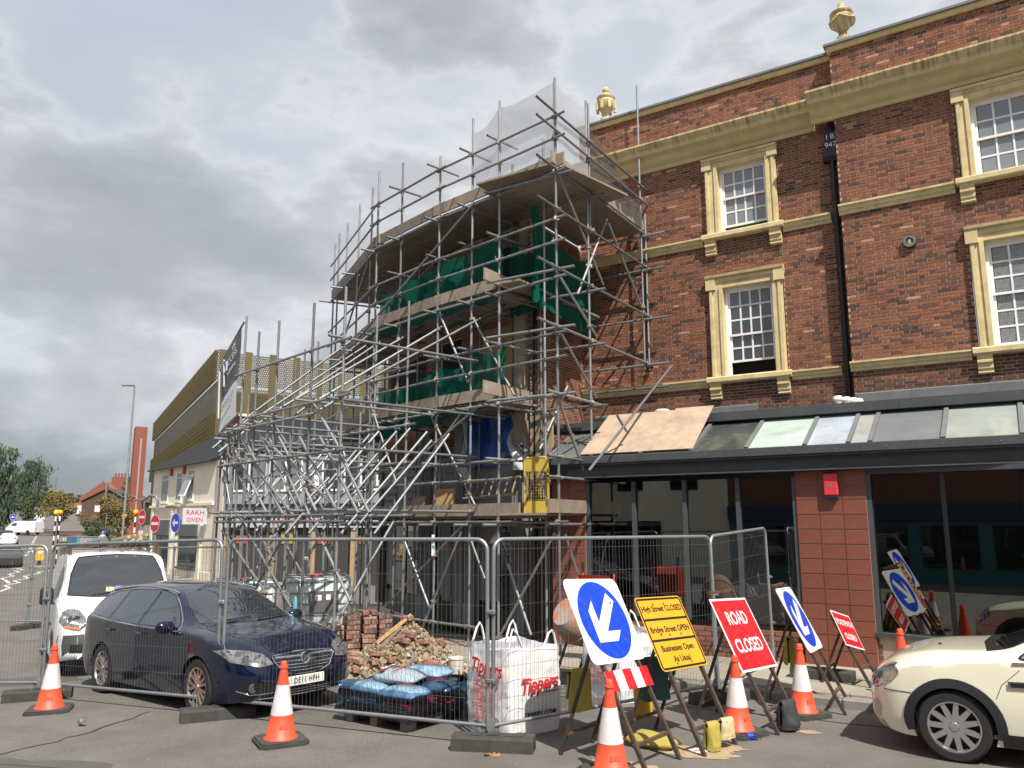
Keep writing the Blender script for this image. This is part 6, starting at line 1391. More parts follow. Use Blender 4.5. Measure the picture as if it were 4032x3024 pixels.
# ------------------------------------------------------------ rubble heap, stones, brick stack
MT['rub'] = mat('rubble', (.3, .23, .15), .95, attr=[(0, (.15, .11, .075)), (.5, (.33, .25, .15)), (.8, (.36, .33, .28)), (1, (.5, .45, .37))], var=.2, vscale=20)
rr = random.Random(4); HX, HY = -1.62, 12.75
def heap_z(x, y):
    a = (x-HX)/1.05; b = (y-HY)/.75; r = sqrt(a*a+b*b); return max(0, .72*(1-r)**.95*(1+.25*mnoise.noise(Vector((x*2, y*2, 0))))) if r < 1 else 0
def rock(rr, s):
    bm = bmesh.new(); 
    for k in range(9): v = Vector((rr.gauss(0, 1), rr.gauss(0, 1), rr.gauss(0, .8))).normalized(); bm.verts.new((v.x*s*rr.uniform(.7, 1.1), v.y*s*rr.uniform(.6, 1), v.z*s*rr.uniform(.5, .85)))
    bmesh.ops.convex_hull(bm, input=bm.verts[:]); 
    for v in [v for v in bm.verts if not v.link_faces]: bm.verts.remove(v)
    bm.verts.index_update(); r_ = ([tuple(v.co) for v in bm.verts], [tuple(v.index for v in f.verts) for f in bm.faces]); bm.free(); return r_
rocks = [rock(rr, 1) for _ in range(30)]
m = MB(); m.r = .3
m.grid(lambda u, v: (HX-1.1+2.2*u, HY-.8+1.6*v, gz(HX, HY)-.02+heap_z(HX-1.1+2.2*u, HY-.8+1.6*v)), 30, 24)
for k in range(2600):
    a = rr.uniform(0, 2*pi); q = sqrt(rr.random())*1.06; x = HX+1.05*q*cos(a); y = HY+.75*q*sin(a)
    s = rr.choice((.014, .02, .025, .035, .05)) * rr.uniform(.8, 1.2); m.r = rr.random()*(.75 if x < HX+.1 else 1); vs, fs = rr.choice(rocks)
    m.add(vs, fs, TM((x, y, gz(x, y)+heap_z(x, y)+s*.2), (rr.uniform(0, 6), rr.uniform(0, 6), rr.uniform(0, 6)), (s, s, s)))
ru = m.obj('rubble_heap', MT['rub'], None, rnd=True); stuff(tag(ru, 'heap of earth and broken stone beside the brick stack', 'rubble'))
shapes = []
for k in range(10):
    m = MB(); m.r = rr.uniform(.35, .65); m.add(*rocks[k]); shapes.append(m.mesh('stone', MT['rub'], rnd=True))
for k in range(46):
    a = rr.uniform(pi*1.02, 2*pi*.98); q = rr.uniform(.88, 1.14); x = HX+1.05*q*cos(a); y = HY+.75*q*sin(a); s = rr.uniform(.05, .1)
    o = link('stone', rr.choice(shapes), None, (x, y, gz(x, y)+heap_z(x, y)+s*.5), (rr.uniform(0, 6), rr.uniform(0, 6), rr.uniform(0, 6))); o.scale = (s, s, s); tag(o, 'loose yellow-brown stone at the front edge of the rubble heap', 'stone', 'stones along the rubble heap')
MT['oldbrick'] = mat('reclaimed_brick', (.22, .1, .07), .9, attr=[(0, (.1, .055, .045)), (.4, (.2, .085, .06)), (.8, (.28, .13, .09)), (1, (.36, .22, .17))], var=.3, vscale=16, bump=.4, dirt=.65, dirtcol=(.45, .36, .28), dscale=9)
bms = []
for k in range(8): m = MB(); m.r = k/7; m.cbox((0, 0, 0), (.215, .105, .068), ch=.006); bms.append(m.mesh('reclaimed_brick', MT['oldbrick'], rnd=True))
SX, SY = -2.42, 13.55; n_ = 0
for row in range(12):
    for col in range(4):
        for dep in range(2):
            if row > 8 and col == 0: continue
            if row > 10 and col != 2: continue
            if row > 6 and col == 3 and dep == 1: continue
            if row == 11 and dep == 1: continue
            hd_ = (row+col) % 2
            for k in range(2):
                x = -.5 + col*.265 + (k*.113 if hd_ else .05) + R.uniform(-.012, .012); y = dep*.26 + (0 if hd_ else k*.115-.05) + R.uniform(-.012, .012)
                c, s = cos(.35), sin(.35)
                o = link('reclaimed_brick', R.choice(bms), None, (SX+x*c-y*s, SY+x*s+y*c, gz(SX, SY)+.04+row*.0725), (R.uniform(-.03, .03), R.uniform(-.03, .03), .35+(pi/2 if hd_ else 0)+R.uniform(-.06, .06)))
                tag(o, 'reclaimed red brick in the rough stack behind the rubble', 'brick', 'reclaimed bricks in the stack'); n_ += 1
for k in range(34):
    x = SX-.55+R.uniform(-.15, .3) if k < 9 else R.uniform(-2.5, -1.0); y = SY-.35+R.uniform(-.2, .1) if k < 9 else R.uniform(12.2, 13.2)
    o = link('reclaimed_brick', R.choice(bms), None, (x, y, gz(x, y)+.05+(.07*(k // 4) if k < 9 else heap_z(x, y)-.01)), (R.uniform(-.2, .2), R.uniform(-.2, .2), R.uniform(0, 3))); tag(o, 'loose reclaimed brick tumbled about the stack and the rubble', 'brick', 'tumbled bricks')
for k, (a, b, w_) in enumerate((((-2.05, 12.6, .38), (-1.55, 12.75, .78), .09), ((-2.0, 12.55, .3), (-1.7, 12.7, .62), .07), ((-1.55, 12.1, .1), (-1.3, 12.5, .35), .03))):
    a = Vector(a); b = Vector(b); m = MB(); L = (b-a).length; m.box((-w_/2, -.02, 0), (w_/2, .02, L)); o = m.obj('broken_timber', MT['timber'] if k == 0 else MT['board'], None, loc=a); o.rotation_euler = (b-a).to_track_quat('Z', 'Y').to_euler(); tag(o, ('split orange timber leaning on the rubble heap', 'weathered timber strip leaning below the split timber', 'thin stick lying on the rubble front')[k], 'timber')
m = MB(); m.lathe([(.1, 0), (.12, .24), (.127, .24), (.127, .26), (.11, .26), (.1, .2), (.001, .2)], 22); bk = tag(m.obj('white_bucket', mat('bucket_white', (.6, .57, .5), .5, dirt=.3), None, smooth=40, loc=(-.82, 12.3, gz(-.82, 12.3))), 'small off-white plastic bucket between rubble and bulk bag', 'bucket')
m = MB(); m.lathe([(.1, 0), (.12, .3), (.13, .3), (.13, .33), (.115, .33), (.1, .27), (.001, .27)], 22); tag(m.obj('yellow_bucket', mat('bucket_yellow', (.7, .4, .03), .45), None, smooth=40, loc=(1.52, 9.75, 0)), 'yellow plastic bucket behind the yellow diversion sign', 'bucket')
# ------------------------------------------------------------ IBC water tanks used as kentledge
MT['ibc'] = mat('milky_plastic', (.6, .7, .66), .35, var=.08, vscale=2, trans=.0)
def ibc(x, y, rz, z, label):
    t = thing('water_tank', label, 'water tank', (x, y, z), rz, 'caged water tanks')
    m = MB(); m.cbox((0, 0, .6), (1.14, .94, .9), ch=.07); m.obj('bottle', MT['ibc'], t, smooth=50)
    m = MB(); m.lathe([(.14, 1.05), (.14, 1.09), (.11, 1.1), (.001, 1.1)], 20); m.obj('cap', mat('cap_red', (.4, .05, .04), .5), t)
    for z_ in (.2, .4, .6, .8, 1.0, 1.08):
        m = MB(); a, b = .585, .485; m.path([(-a, -b, z_), (a, -b, z_), (a, b, z_), (-a, b, z_)], .011, 6, closed=True); m.obj('cage_ring', MT['galv'], t)
    for k in range(6):
        for sy in (-1, 1): x_ = -.585+k*1.17/5; m = MB(); m.tube((x_, sy*.487, .15), (x_, sy*.487, 1.08), .01, 6); m.obj('cage_bar', MT['galv'], t)
    for k in range(1, 5):
        for sx in (-1, 1): y_ = -.485+k*.97/5; m = MB(); m.tube((sx*.587, y_, .15), (sx*.587, y_, 1.08), .01, 6); m.obj('cage_bar', MT['galv'], t)
    m = MB(); m.box((-.16, -.505, .45), (.38, -.5, .83)); pl = m.obj('label_plate', mat('plate_grey', (.13, .13, .135), .5, .3, var=.15), t)
    for a, b, c, d_ in ((-.06, .07, .66, .76), (.15, .23, .67, .77)): m = MB(); m.box((a, -.5075, c), (b, -.5055, d_)); m.obj('sticker', MT['white'], pl)
    for sx in (-.5, 0, .5): m = MB(); m.box((sx-.07, -.48, .0), (sx+.07, .48, .11)); m.obj('pallet_foot', MT['galv'], t)
    m = MB(); m.box((-.6, -.5, .11), (.6, .5, .145)); m.obj('pallet_deck', MT['galv'], t)
    return t
ibc(-3.75, 15.75, radians(18), .1, 'milky caged water tank ballasting the scaffold behind the car mirror')
ibc(-5.75, 17.8, radians(22), -.1, 'milky caged water tank further left behind the fence post')
for k, (x, y) in enumerate(((-4.15, 15.6), (-3.35, 15.85))):
    m = MB(); m.box((-.1, -.6, 0), (.1, .6, .34)); o = m.obj('timber_sleeper', MT['board'], None, loc=(x, y, gz(x, y)), rot=radians(18)); tag(o, ('timber bearer under the left end of the nearer water tank', 'timber bearer under the right end of the nearer water tank')[k], 'timber')
# ------------------------------------------------------------ cement mixer and barrow
mx = thing('cement_mixer', 'dusty orange cement mixer with cement-caked drum behind the first blue sign', 'cement mixer', (1.0, 11.35, gz(1, 11.35)), radians(20))
MT['mix'] = mat('mixer_orange', (.5, .16, .09), .8, col2=(.33, .28, .23), vscale=3.5, var=.15, bump=.2, bscale=20)
Md = TM((-.1, 0, .85), (0, radians(122), .3)); m = MB(); m.lathe([(.001, -.3), (.2, -.3), (.27, -.22), (.3, -.05), (.3, .08), (.22, .3), (.17, .36), (.16, .36), (.2, .28), (.27, .06)], 26, Md); m.obj('drum', MT['mix'], mx, smooth=45)
m = MB(); m.lathe([(.305, -.02), (.315, -.02), (.315, .03), (.305, .03)], 26, Md); m.obj('drum_band', MT['mix'], mx)
for sy in (-1, 1):
    m = MB(); m.path([(.35, sy*.3, .1), (.1, sy*.34, .75), (0, sy*.34, .85)], .022, 8); m.obj('leg', MT['dark_steel'], mx); m = MB(); m.path([(-.35, sy*.3, .02), (-.05, sy*.34, .75)], .022, 8); m.obj('leg', MT['dark_steel'], mx)
for sy in (-1, 1):
    m = MB(); m.lathe([(.05, -.03), (.1, -.03), (.15, -.035), (.16, -.02), (.16, .02), (.15, .035), (.1, .03), (.05, .03)], 24, TM((.38, sy*.36, .3), (pi/2, 0, 0))); w_ = m.obj('wheel', MT['tyre'], mx, smooth=40)
    m = MB(); 
    for k in range(6): m.box((-.012, -.012, .02), (.012, .012, .1), TM((.38, sy*.36, .3), (0, 2*pi*k/6, 0)))
    m.obj('spokes', MT['interior'], w_)
m = MB(); m.cbox((.25, -.1, .62), (.3, .25, .3), ch=.03); m.obj('motor_housing', MT['mix'], mx)
wb_ = thing('wheelbarrow', 'bright orange wheelbarrow stood on end against the shopfront', 'wheelbarrow', (1.22, 12.6, .1), radians(-28))
MT['barrow'] = mat('barrow_orange', (.6, .075, .02), .4)
m = MB(); tb = [(-.24, -.02, .75), (.24, -.02, .75), (.27, .05, 1.28), (-.27, .05, 1.28)]; tf = [(-.17, .2, .8), (.17, .2, .8), (.2, .24, 1.15), (-.2, .24, 1.15)]
m.add([Vector(p) for p in tb+tf], [(0, 1, 5, 4), (1, 2, 6, 5), (2, 3, 7, 6), (3, 0, 4, 7), (4, 5, 6, 7)]); o = m.obj('tray', MT['barrow'], wb_)
for sx in (-1, 1):
    m = MB(); m.path([(sx*.1, .1, .25), (sx*.22, .27, .6), (sx*.26, .28, 1.3)], .018, 8); m.obj('handle', MT['barrow'], wb_); m = MB(); m.tube((sx*.26, .28, 1.3), (sx*.27, .28, 1.46), .022, 8); m.obj('grip', MT['black'], wb_)
m = MB(); m.lathe([(.06, -.04), (.15, -.045), (.18, -.02), (.18, .02), (.15, .045), (.06, .04)], 22, TM((0, .06, .2), (0, pi/2, 0))); m.obj('wheel', MT['tyre'], wb_, smooth=40)
# ------------------------------------------------------------ litter and weeds
m = MB(); m.lathe([(.001, -.11), (.03, -.11), (.032, -.1), (.032, .05), (.013, .085), (.013, .11), (.001, .11)], 14); o = tag(m.obj('plastic_bottle', glass('pet', (.85, .88, .9), 1.4), None, smooth=40, loc=(2.42, 8.6, .033), rot=(pi/2, 0, radians(75))), 'clear plastic bottle lying at the foot of the cone', 'bottle')
m = MB(); m.lathe([(.0325, -.03), (.0325, .03)], 14); m.obj('bottle_label', MT['sign_b'], o)
m = MB(); m.box((-.09, -.06, 0), (.09, .06, .003)); o = tag(m.obj('litter_card', MT['white'], None, loc=(1.8, 8.18, .01), rot=(0.05, -.05, .3)), 'white and red scrap of card on the ground by the yellow sign', 'litter'); m = MB(); m.box((-.06, -.015, .0032), (.05, .01, .0042)); m.obj('red_print', MT['redprint'], o)
m = MB(); m.lathe([(.001, -.05), (.028, -.05), (.03, -.04), (.03, .04), (.026, .05), (.001, .05)], 12); tag(m.obj('crushed_can', mat('can', (.5, .5, .45), .35, .7, col2=(.3, .2, .05), vscale=20), None, smooth=40, loc=(-4.75, 9.35, .0), rot=(1.5, .2, .9)), 'crushed drinks can lying on the tarmac by the left cone', 'litter')
m = MB(); m.cbox((0, 0, 0), (.1, .06, .035), ch=.012); tag(m.obj('dark_lump', MT['bag_k'], None, loc=(1.62, 8.4, .02), rot=.3), 'small dark rubber lump on the sand below the signs', 'litter')
m = MB(); 
for k in range(9): a = rr.uniform(0, 6.28); q = rr.uniform(.0, .05); m.add([(q*cos(a), q*sin(a), .004), (q*cos(a)+.05*cos(a+.4), q*sin(a)+.05*sin(a+.4), .03), (q*cos(a)+.05*cos(a-.3), q*sin(a)+.05*sin(a-.3), .006)], [(0, 1, 2)])
stuff(tag(m.obj('dead_leaves', mat('dead_leaf', (.35, .15, .05), .8), None, loc=(-.2, 8.0, 0)), 'small clump of dead leaves beside the fence block', 'leaves'))
def weed(x, y, h, n, label, sd):
    rr2 = random.Random(sd); m = MB()
    for k in range(n):
        a = rr2.uniform(0, 6.28); l = h*rr2.uniform(.4, 1); p = Vector((rr2.uniform(-.05, .05), rr2.uniform(-.05, .05), 0)); d = Vector((cos(a)*.5, sin(a)*.5, 1)); m.r = rr2.random()
        w_ = Vector((-sin(a), cos(a), 0))*.008; m.add([p-w_, p+w_, p+d*l*.6+w_, p+d*l*.6-w_], [(0, 1, 2, 3)])
        for q in range(3): b = p+d*l*(.4+.2*q); c = Vector((rr2.uniform(-1, 1), rr2.uniform(-1, 1), rr2.uniform(-.2, .6)))*.035; m.add([b, b+c+w_*1.5, b+c*1.8, b+c-w_*1.5], [(0, 1, 2, 3)])
    tag(m.obj('weed', MT['leaf'], None, loc=(x, y, gz(x, y)+.01), rnd=True), label, 'weed', 'weeds along the kerb')
weed(4.0, 10.05, .16, 22, 'tuft of weeds at the kerb beside the second arrow sign', 1); weed(2.55, 10.75, .12, 14, 'small weeds at the kerb behind the road closed sign', 2); weed(4.25, 9.75, .06, 16, 'flat weeds in the gutter by the pale car', 3)
m = MB()
for k in range(260):
    s_ = rr.uniform(-3.5, 1.0); p = Bp(s_, -2.3-abs(rr.gauss(0, .08))); q = rr.uniform(.006, .018); vs, fs = rr.choice(rocks); m.r = rr.random(); m.add(vs, fs, TM((p.x, p.y, gz(p.x, p.y)+.004), (rr.uniform(0, 6), 0, rr.uniform(0, 6)), (q, q*.7, q*.5)))
stuff(tag(m.obj('gutter_debris', MT['rub'], None, rnd=True), 'scattered leaf litter and grit along the gutter', 'debris'))
m = MB()
for k in range(500):
    x = rr.uniform(-6, 4); y = rr.uniform(6.6, 12.5); q = rr.uniform(.003, .009); vs, fs = rr.choice(rocks); m.r = rr.random(); m.add(vs, fs, TM((x, y, gz(x, y)+.002), (rr.uniform(0, 6), 0, rr.uniform(0, 6)), (q, q*.8, q*.6)))
stuff(tag(m.obj('loose_grit', MT['rub'], None, rnd=True), 'loose grit scattered over the tarmac', 'grit'))
# ------------------------------------------------------------ vehicles: one lofted shell per car, panels laid on its surface
def tabs(tab):
    X = [p[0] for p in tab]; Y = [p[1] for p in tab]
    def f(x):
        if x <= X[0]: return Y[0]
        if x >= X[-1]: return Y[-1]
        for i in range(1, len(X)):
            if x <= X[i]:
                h = X[i]-X[i-1]; t = (x-X[i-1])/h
                def sl(k):
                    if k <= 0 or k >= len(X)-1: return 0 if k else (Y[1]-Y[0])/(X[1]-X[0])
                    a = (Y[k]-Y[k-1])/(X[k]-X[k-1]); b = (Y[k+1]-Y[k])/(X[k+1]-X[k]); return 0 if a*b <= 0 else 2*a*b/(a+b)
                m0, m1 = sl(i-1)*h, sl(i)*h
                return (2*t**3-3*t*t+1)*Y[i-1] + (t**3-2*t*t+t)*m0 + (-2*t**3+3*t*t)*Y[i] + (t**3-t*t)*m1
    return f
def sm(x): x = min(1, max(0, x)); return x*x*(3-2*x)
class Shell:
    def __init__(s, L, top, belt, bot, wid, roofw, nose, tail, cap=.8, tuck=.09, zmid=.55, capn=2.3):
        s.L = L; s.top = tabs(top); s.belt = tabs(belt); s.bot = tabs(bot); s.wid = tabs(wid); s.roofw = tabs(roofw); s.nose = tabs(nose); s.tail = tabs(tail); s.cap = cap; s.tuck = tuck; s.zmid = zmid; s.capn = capn
    def hw(s, x, z):
        zt = s.top(x); zs = min(s.belt(x), zt-.03); W = s.wid(x)
        if z >= zt: return 0.
        if z <= zs:
            k = (z-s.zmid); return W*(1 - s.tuck*(max(0, -k)/s.zmid)**1.6 - .03*(max(0, k)/max(.1, zs-s.zmid+.05))**2)
        w0 = W*(1-.03); t = (z-zs)/(zt-zs); wr = min(s.roofw(x), w0)
        w = w0 + (wr-w0)*min(1, t/s.cap)
        if t > s.cap: w *= max(0, 1-((t-s.cap)/(1-s.cap))**s.capn)**(1/s.capn)
        return w
    def warp(s, x, z): return x + s.nose(z)*(1-sm(x/.7)) - s.tail(z)*sm((x-(s.L-.7))/.7)
    def side(s, x, z, sd=1, off=0.): return Vector((-s.warp(x, z), sd*(s.hw(x, z)+off), z))
    def front(s, y, z, off=0., rear=False):
        a = abs(y)
        f = lambda q: s.hw(s.L-q if rear else q, z) >= a
        lo, hi = 0., 1.2
        if f(0.): hi = 0.
        else:
            for _ in range(22):
                md = (lo+hi)/2
                if f(md): hi = md
                else: lo = md
        x = s.L-hi if rear else hi
        return Vector((-(s.warp(x, z) + (off if rear else -off)), y, z))
    def topz(s, x, y):
        lo, hi = min(s.belt(x), s.top(x)-.03), s.top(x); a = abs(y)
        if s.hw(x, lo) < a: return lo
        for _ in range(24):
            m = (lo+hi)/2
            if s.hw(x, m) >= a: lo = m
            else: hi = m
        return lo
    def ontop(s, x, y, off=0.):
        z = s.topz(x, y); d = .03; dz = (s.top(min(s.L, x+d))-s.top(max(0, x-d)))/(2*d); n = Vector((dz, 0, 1)).normalized()
        return Vector((-s.warp(x, z), y, z)) + n*off
    def mesh(s, name, matr, nx=64, nz=26):
        E = []
        for i in range(nx+1): t = i/nx; E.append(s.L*(.5-.5*cos(pi*(t*.86+.07))) )
        e0, e1 = E[0], E[-1]; E = [(e-e0)/(e1-e0)*s.L for e in E]
        m = MB(); rows = 2*(nz+1)
        for x in E:
            zb, zt = s.bot(x), s.top(x); pts = []
            for j in range(nz+1):
                v = j/nz; g = v if v < .6 else .6+.4*sin((v-.6)/.4*pi/2); z = zb+(zt-zb)*g; pts.append((-s.warp(x, z), s.hw(x, z) if j < nz else 0., z))
            for p in pts: m.v.append(p)
            for p in reversed(pts): m.v.append((p[0], -p[1], p[2]))
        m.rnd = [0]*len(m.v)
        for i in range(nx):
            for j in range(rows-1): m.f.append((i*rows+j, (i+1)*rows+j, (i+1)*rows+j+1, i*rows+j+1)); m.mi.append(0)
            m.f.append((i*rows+rows-1, (i+1)*rows+rows-1, (i+1)*rows, i*rows)); m.mi.append(0)
        m.f.append(tuple(range(rows))); m.f.append(tuple(nx*rows+k for k in range(rows-1, -1, -1))); m.mi += [0, 0]
        bm = bmesh.new(); me = m.mesh(name, matr); bm.from_mesh(me); bmesh.ops.remove_doubles(bm, verts=bm.verts[:], dist=.0005); bmesh.ops.recalc_face_normals(bm, faces=bm.faces[:]); bm.to_mesh(me); bm.free(); return me
def smoothen(me, ang=35):
    bm = bmesh.new(); bm.from_mesh(me)
    for f in bm.faces: f.smooth = True
    for e in bm.edges: e.smooth = not (len(e.link_faces) == 2 and e.calc_face_angle(0) > radians(ang))
    bm.to_mesh(me); bm.free()
def fill2d(poly, cuts=3):
    bm = bmesh.new(); f = bm.faces.new([bm.verts.new((x, y, 0)) for x, y in poly]); bmesh.ops.triangulate(bm, faces=[f])
    bmesh.ops.subdivide_edges(bm, edges=bm.edges[:], cuts=cuts, use_grid_fill=True); bm.verts.index_update()
    r = ([tuple(v.co[:2]) for v in bm.verts], [tuple(v.index for v in f.verts) for f in bm.faces]); bm.free(); return r
def panel(sh, kind, poly, matr, par, name, off=.004, sd=1, cuts=3, smooth=180):
    pts, fs = fill2d(poly, cuts); m = MB()
    if kind == 'side': vs = [sh.side(a, b, sd, off) for a, b in pts]
    elif kind == 'front': vs = [sh.front(a, b, off) for a, b in pts]
    elif kind == 'rear': vs = [sh.front(a, b, off, True) for a, b in pts]
    else: vs = [sh.ontop(a, b, off) for a, b in pts]
    m.add(vs, fs); return m.obj(name, matr, par, smooth=smooth)
def trim(sh, kind, pts, r, matr, par, name, off=.004, sd=1, closed=False, dens=6):
    P = []
    for i in range(len(pts) - (0 if closed else 1)):
        a, b = pts[i], pts[(i+1) % len(pts)]
        for k in range(dens): f = k/dens; P.append((a[0]+(b[0]-a[0])*f, a[1]+(b[1]-a[1])*f))
    if not closed: P.append(pts[-1])
    fn = {'side': lambda a, b: sh.side(a, b, sd, off), 'front': lambda a, b: sh.front(a, b, off), 'rear': lambda a, b: sh.front(a, b, off, True), 'top': lambda a, b: sh.ontop(a, b, off)}[kind]
    m = MB(); m.path([fn(*p) for p in P], r, 6, closed=closed); return m.obj(name, matr, par, smooth=60)
def wheel(par, x, y, r, w, sd, rimr, spokes, matr, style='split', name='wheel'):
    M = TM((x, y, r), (pi/2*sd*-1, 0, 0))   # local +z points outwards
    m = MB(); m.lathe([(rimr, -w/2), (r*.93, -w/2), (r, -w*.36), (r, w*.36), (r*.93, w/2), (rimr*1.02, w/2), (rimr*.97, w*.4), (rimr*.97, -w*.4), (rimr, -w/2)], 40, cap=False); o = m.obj(name, MT['tyre'], par, smooth=35); o.matrix_local = M
    m = MB(); m.lathe([(rimr*.97, w*.42), (rimr*.99, w*.47), (rimr*.93, w*.47), (rimr*.9, w*.36), (rimr*.9, -w*.3)], 40, cap=False); ri = m.obj('rim', matr, o, smooth=40)
    m = MB(); m.lathe([(.001, w*.1), (rimr*.9, w*.02)], 30, cap=False); m.obj('brake_disc', MT['black'], o)
    m = MB(); m.lathe([(.001, w*.44), (.035, w*.44), (.04, w*.4), (rimr*.24, w*.38), (rimr*.26, w*.25)], 24); m.obj('hub', matr, o, smooth=40)
    m = MB()
    for k in range(spokes):
        a = 2*pi*k/spokes
        for q in ((-.055, .055) if style == 'split' else (0,)):
            ww = .02 if style == 'split' else .033
            m.add([(rimr*.18, -ww*.8+q*.35, w*.4), (rimr*.18, ww*.8+q*.35, w*.4), (rimr*.95, ww*.6+q, w*.43), (rimr*.95, -ww*.6+q, w*.43), (rimr*.18, -ww+q*.35, w*.22), (rimr*.18, ww+q*.35, w*.22), (rimr*.95, ww*.8+q, w*.25), (rimr*.95, -ww*.8+q, w*.25)], [(0, 1, 2, 3), (0, 4, 5, 1), (1, 5, 6, 2), (2, 6, 7, 3), (3, 7, 4, 0)], TM(rot=(0, 0, a)))
    m.obj('spokes', matr, o, smooth=20)
    m = MB()
    for k in range(5): a = 2*pi*k/5+.3; m.tube((rimr*.15*cos(a), rimr*.15*sin(a), w*.38), (rimr*.15*cos(a), rimr*.15*sin(a), w*.43), .009, 6)
    m.obj('wheel_bolts', MT['interior'], o); return o
def vehicle(name, label, cat, x, y, heading, group=None, lift=0., slope=True, fx=0.):
    # origin at the middle of the nose on the ground, body stretches along local -x
    z = gz(x, y); t = thing(name, label, cat, (x, y, z+lift), heading, group)
    if slope:
        bx, by = x-2.7*cos(heading), y-2.7*sin(heading); t.rotation_euler = (0, -atan2(z-gz(bx, by), 2.7), heading)
    return t
def body_with_arches(sh, par, matr, arches, name='body', nx=64):
    me = sh.mesh(name, matr, nx, 40)
    cm = MB()
    for (x, r) in arches:
        for sd in (-1, 1): cm.tube((-x, sd*.52, r[1]), (-x, sd*1.3, r[1]), r[0], 30)
    me = boolean_cut(me, cm)
    if not me.materials: me.materials.append(matr)
    smoothen(me, 38); return link(name, me, par)
def mirror(par, loc, sd, matr, s=1.):
    m = MB(); NU, NV = 16, 10; vs = []
    for j in range(NV+1):
        for i in range(NU):
            a = 2*pi*i/NU; b = -pi/2+pi*j/NV; x = cos(b)*cos(a); y = cos(b)*sin(a); z = sin(b); vs.append((x*.075*s if x > 0 else x*.05*s, y*.125*s, z*.08*s))
    m.add(vs, [(j*NU+i, j*NU+(i+1) % NU, (j+1)*NU+(i+1) % NU, (j+1)*NU+i) for j in range(NV) for i in range(NU)]); o = m.obj('door_mirror', matr, par, smooth=180, loc=loc)
    m = MB(); m.path([(0, -sd*.08, -.05*s), (.03, -sd*.19*s, -.075*s)], .022, 8); m.obj('mirror_stalk', MT['black'], o); return o
def lamp_mat(): return mat('headlamp', (.36, .37, .37), .1, .5, coat=1., var=.6, vscale=9, col2=(.08, .08, .085))
# ------------ navy estate car
NAVY = mat('navy_metallic', (.004, .008, .028), .12, .1, coat=.7, spec=.4)
sh = Shell(4.9, [(0, .70), (.1, .76), (.35, .855), (.8, .935), (1.25, 1.0), (1.45, 1.05), (1.85, 1.27), (2.2, 1.43), (2.6, 1.49), (3.3, 1.505), (4.0, 1.485), (4.45, 1.42), (4.68, 1.2), (4.82, 1.0), (4.9, .9)],
    [(0, .66), (.35, .78), (1.25, .95), (2, .965), (3.5, 1.0), (4.4, 1.03), (4.9, .9)], [(0, .24), (.3, .2), (.8, .19), (4.2, .2), (4.7, .27), (4.9, .34)],
    [(0, .52), (.06, .66), (.16, .77), (.4, .87), (.8, .92), (1.4, .93), (3.4, .93), (4.2, .91), (4.6, .84), (4.8, .74), (4.9, .58)], [(0, .4), (.4, .66), (1.2, .74), (1.8, .66), (2.4, .6), (3.4, .6), (4.2, .57), (4.7, .55), (4.9, .5)],
    [(.15, .14), (.3, .02), (.5, 0), (.62, .04), (.75, .13), (.9, .24)], [(.2, .12), (.45, 0), (.7, .03), (1.0, .1), (1.4, .16)])
hd = atan2(-.656, .755)
fw_ = Vector((-3.62, 9.87)); nose = fw_ + Vector((cos(hd), sin(hd)))*.93 + Vector((-sin(hd), cos(hd)))*.77
ca = vehicle('estate_car', 'dark navy estate car parked behind the mesh fence', 'car', nose.x, nose.y, hd); ca.scale = (.95, .95, .97)
ar = [(.98, (.365, .335)), (3.72, (.365, .335))]
body_with_arches(sh, ca, NAVY, ar)
m = MB(); m.box((-4.55, -.62, .25), (-.5, .62, .85)); m.obj('underbody', MT['black'], ca)
RIM = mat('alloy_rim', (.5, .47, .43), .3, .9, var=.1)
for x in (.98, 3.72):
    for sd in (-1, 1): wheel(ca, -x, sd*.80, .335, .225, sd, .235, 7, RIM)
GL = mat('car_window', (.02, .024, .028), .02, ior=2.1, coat=.5)
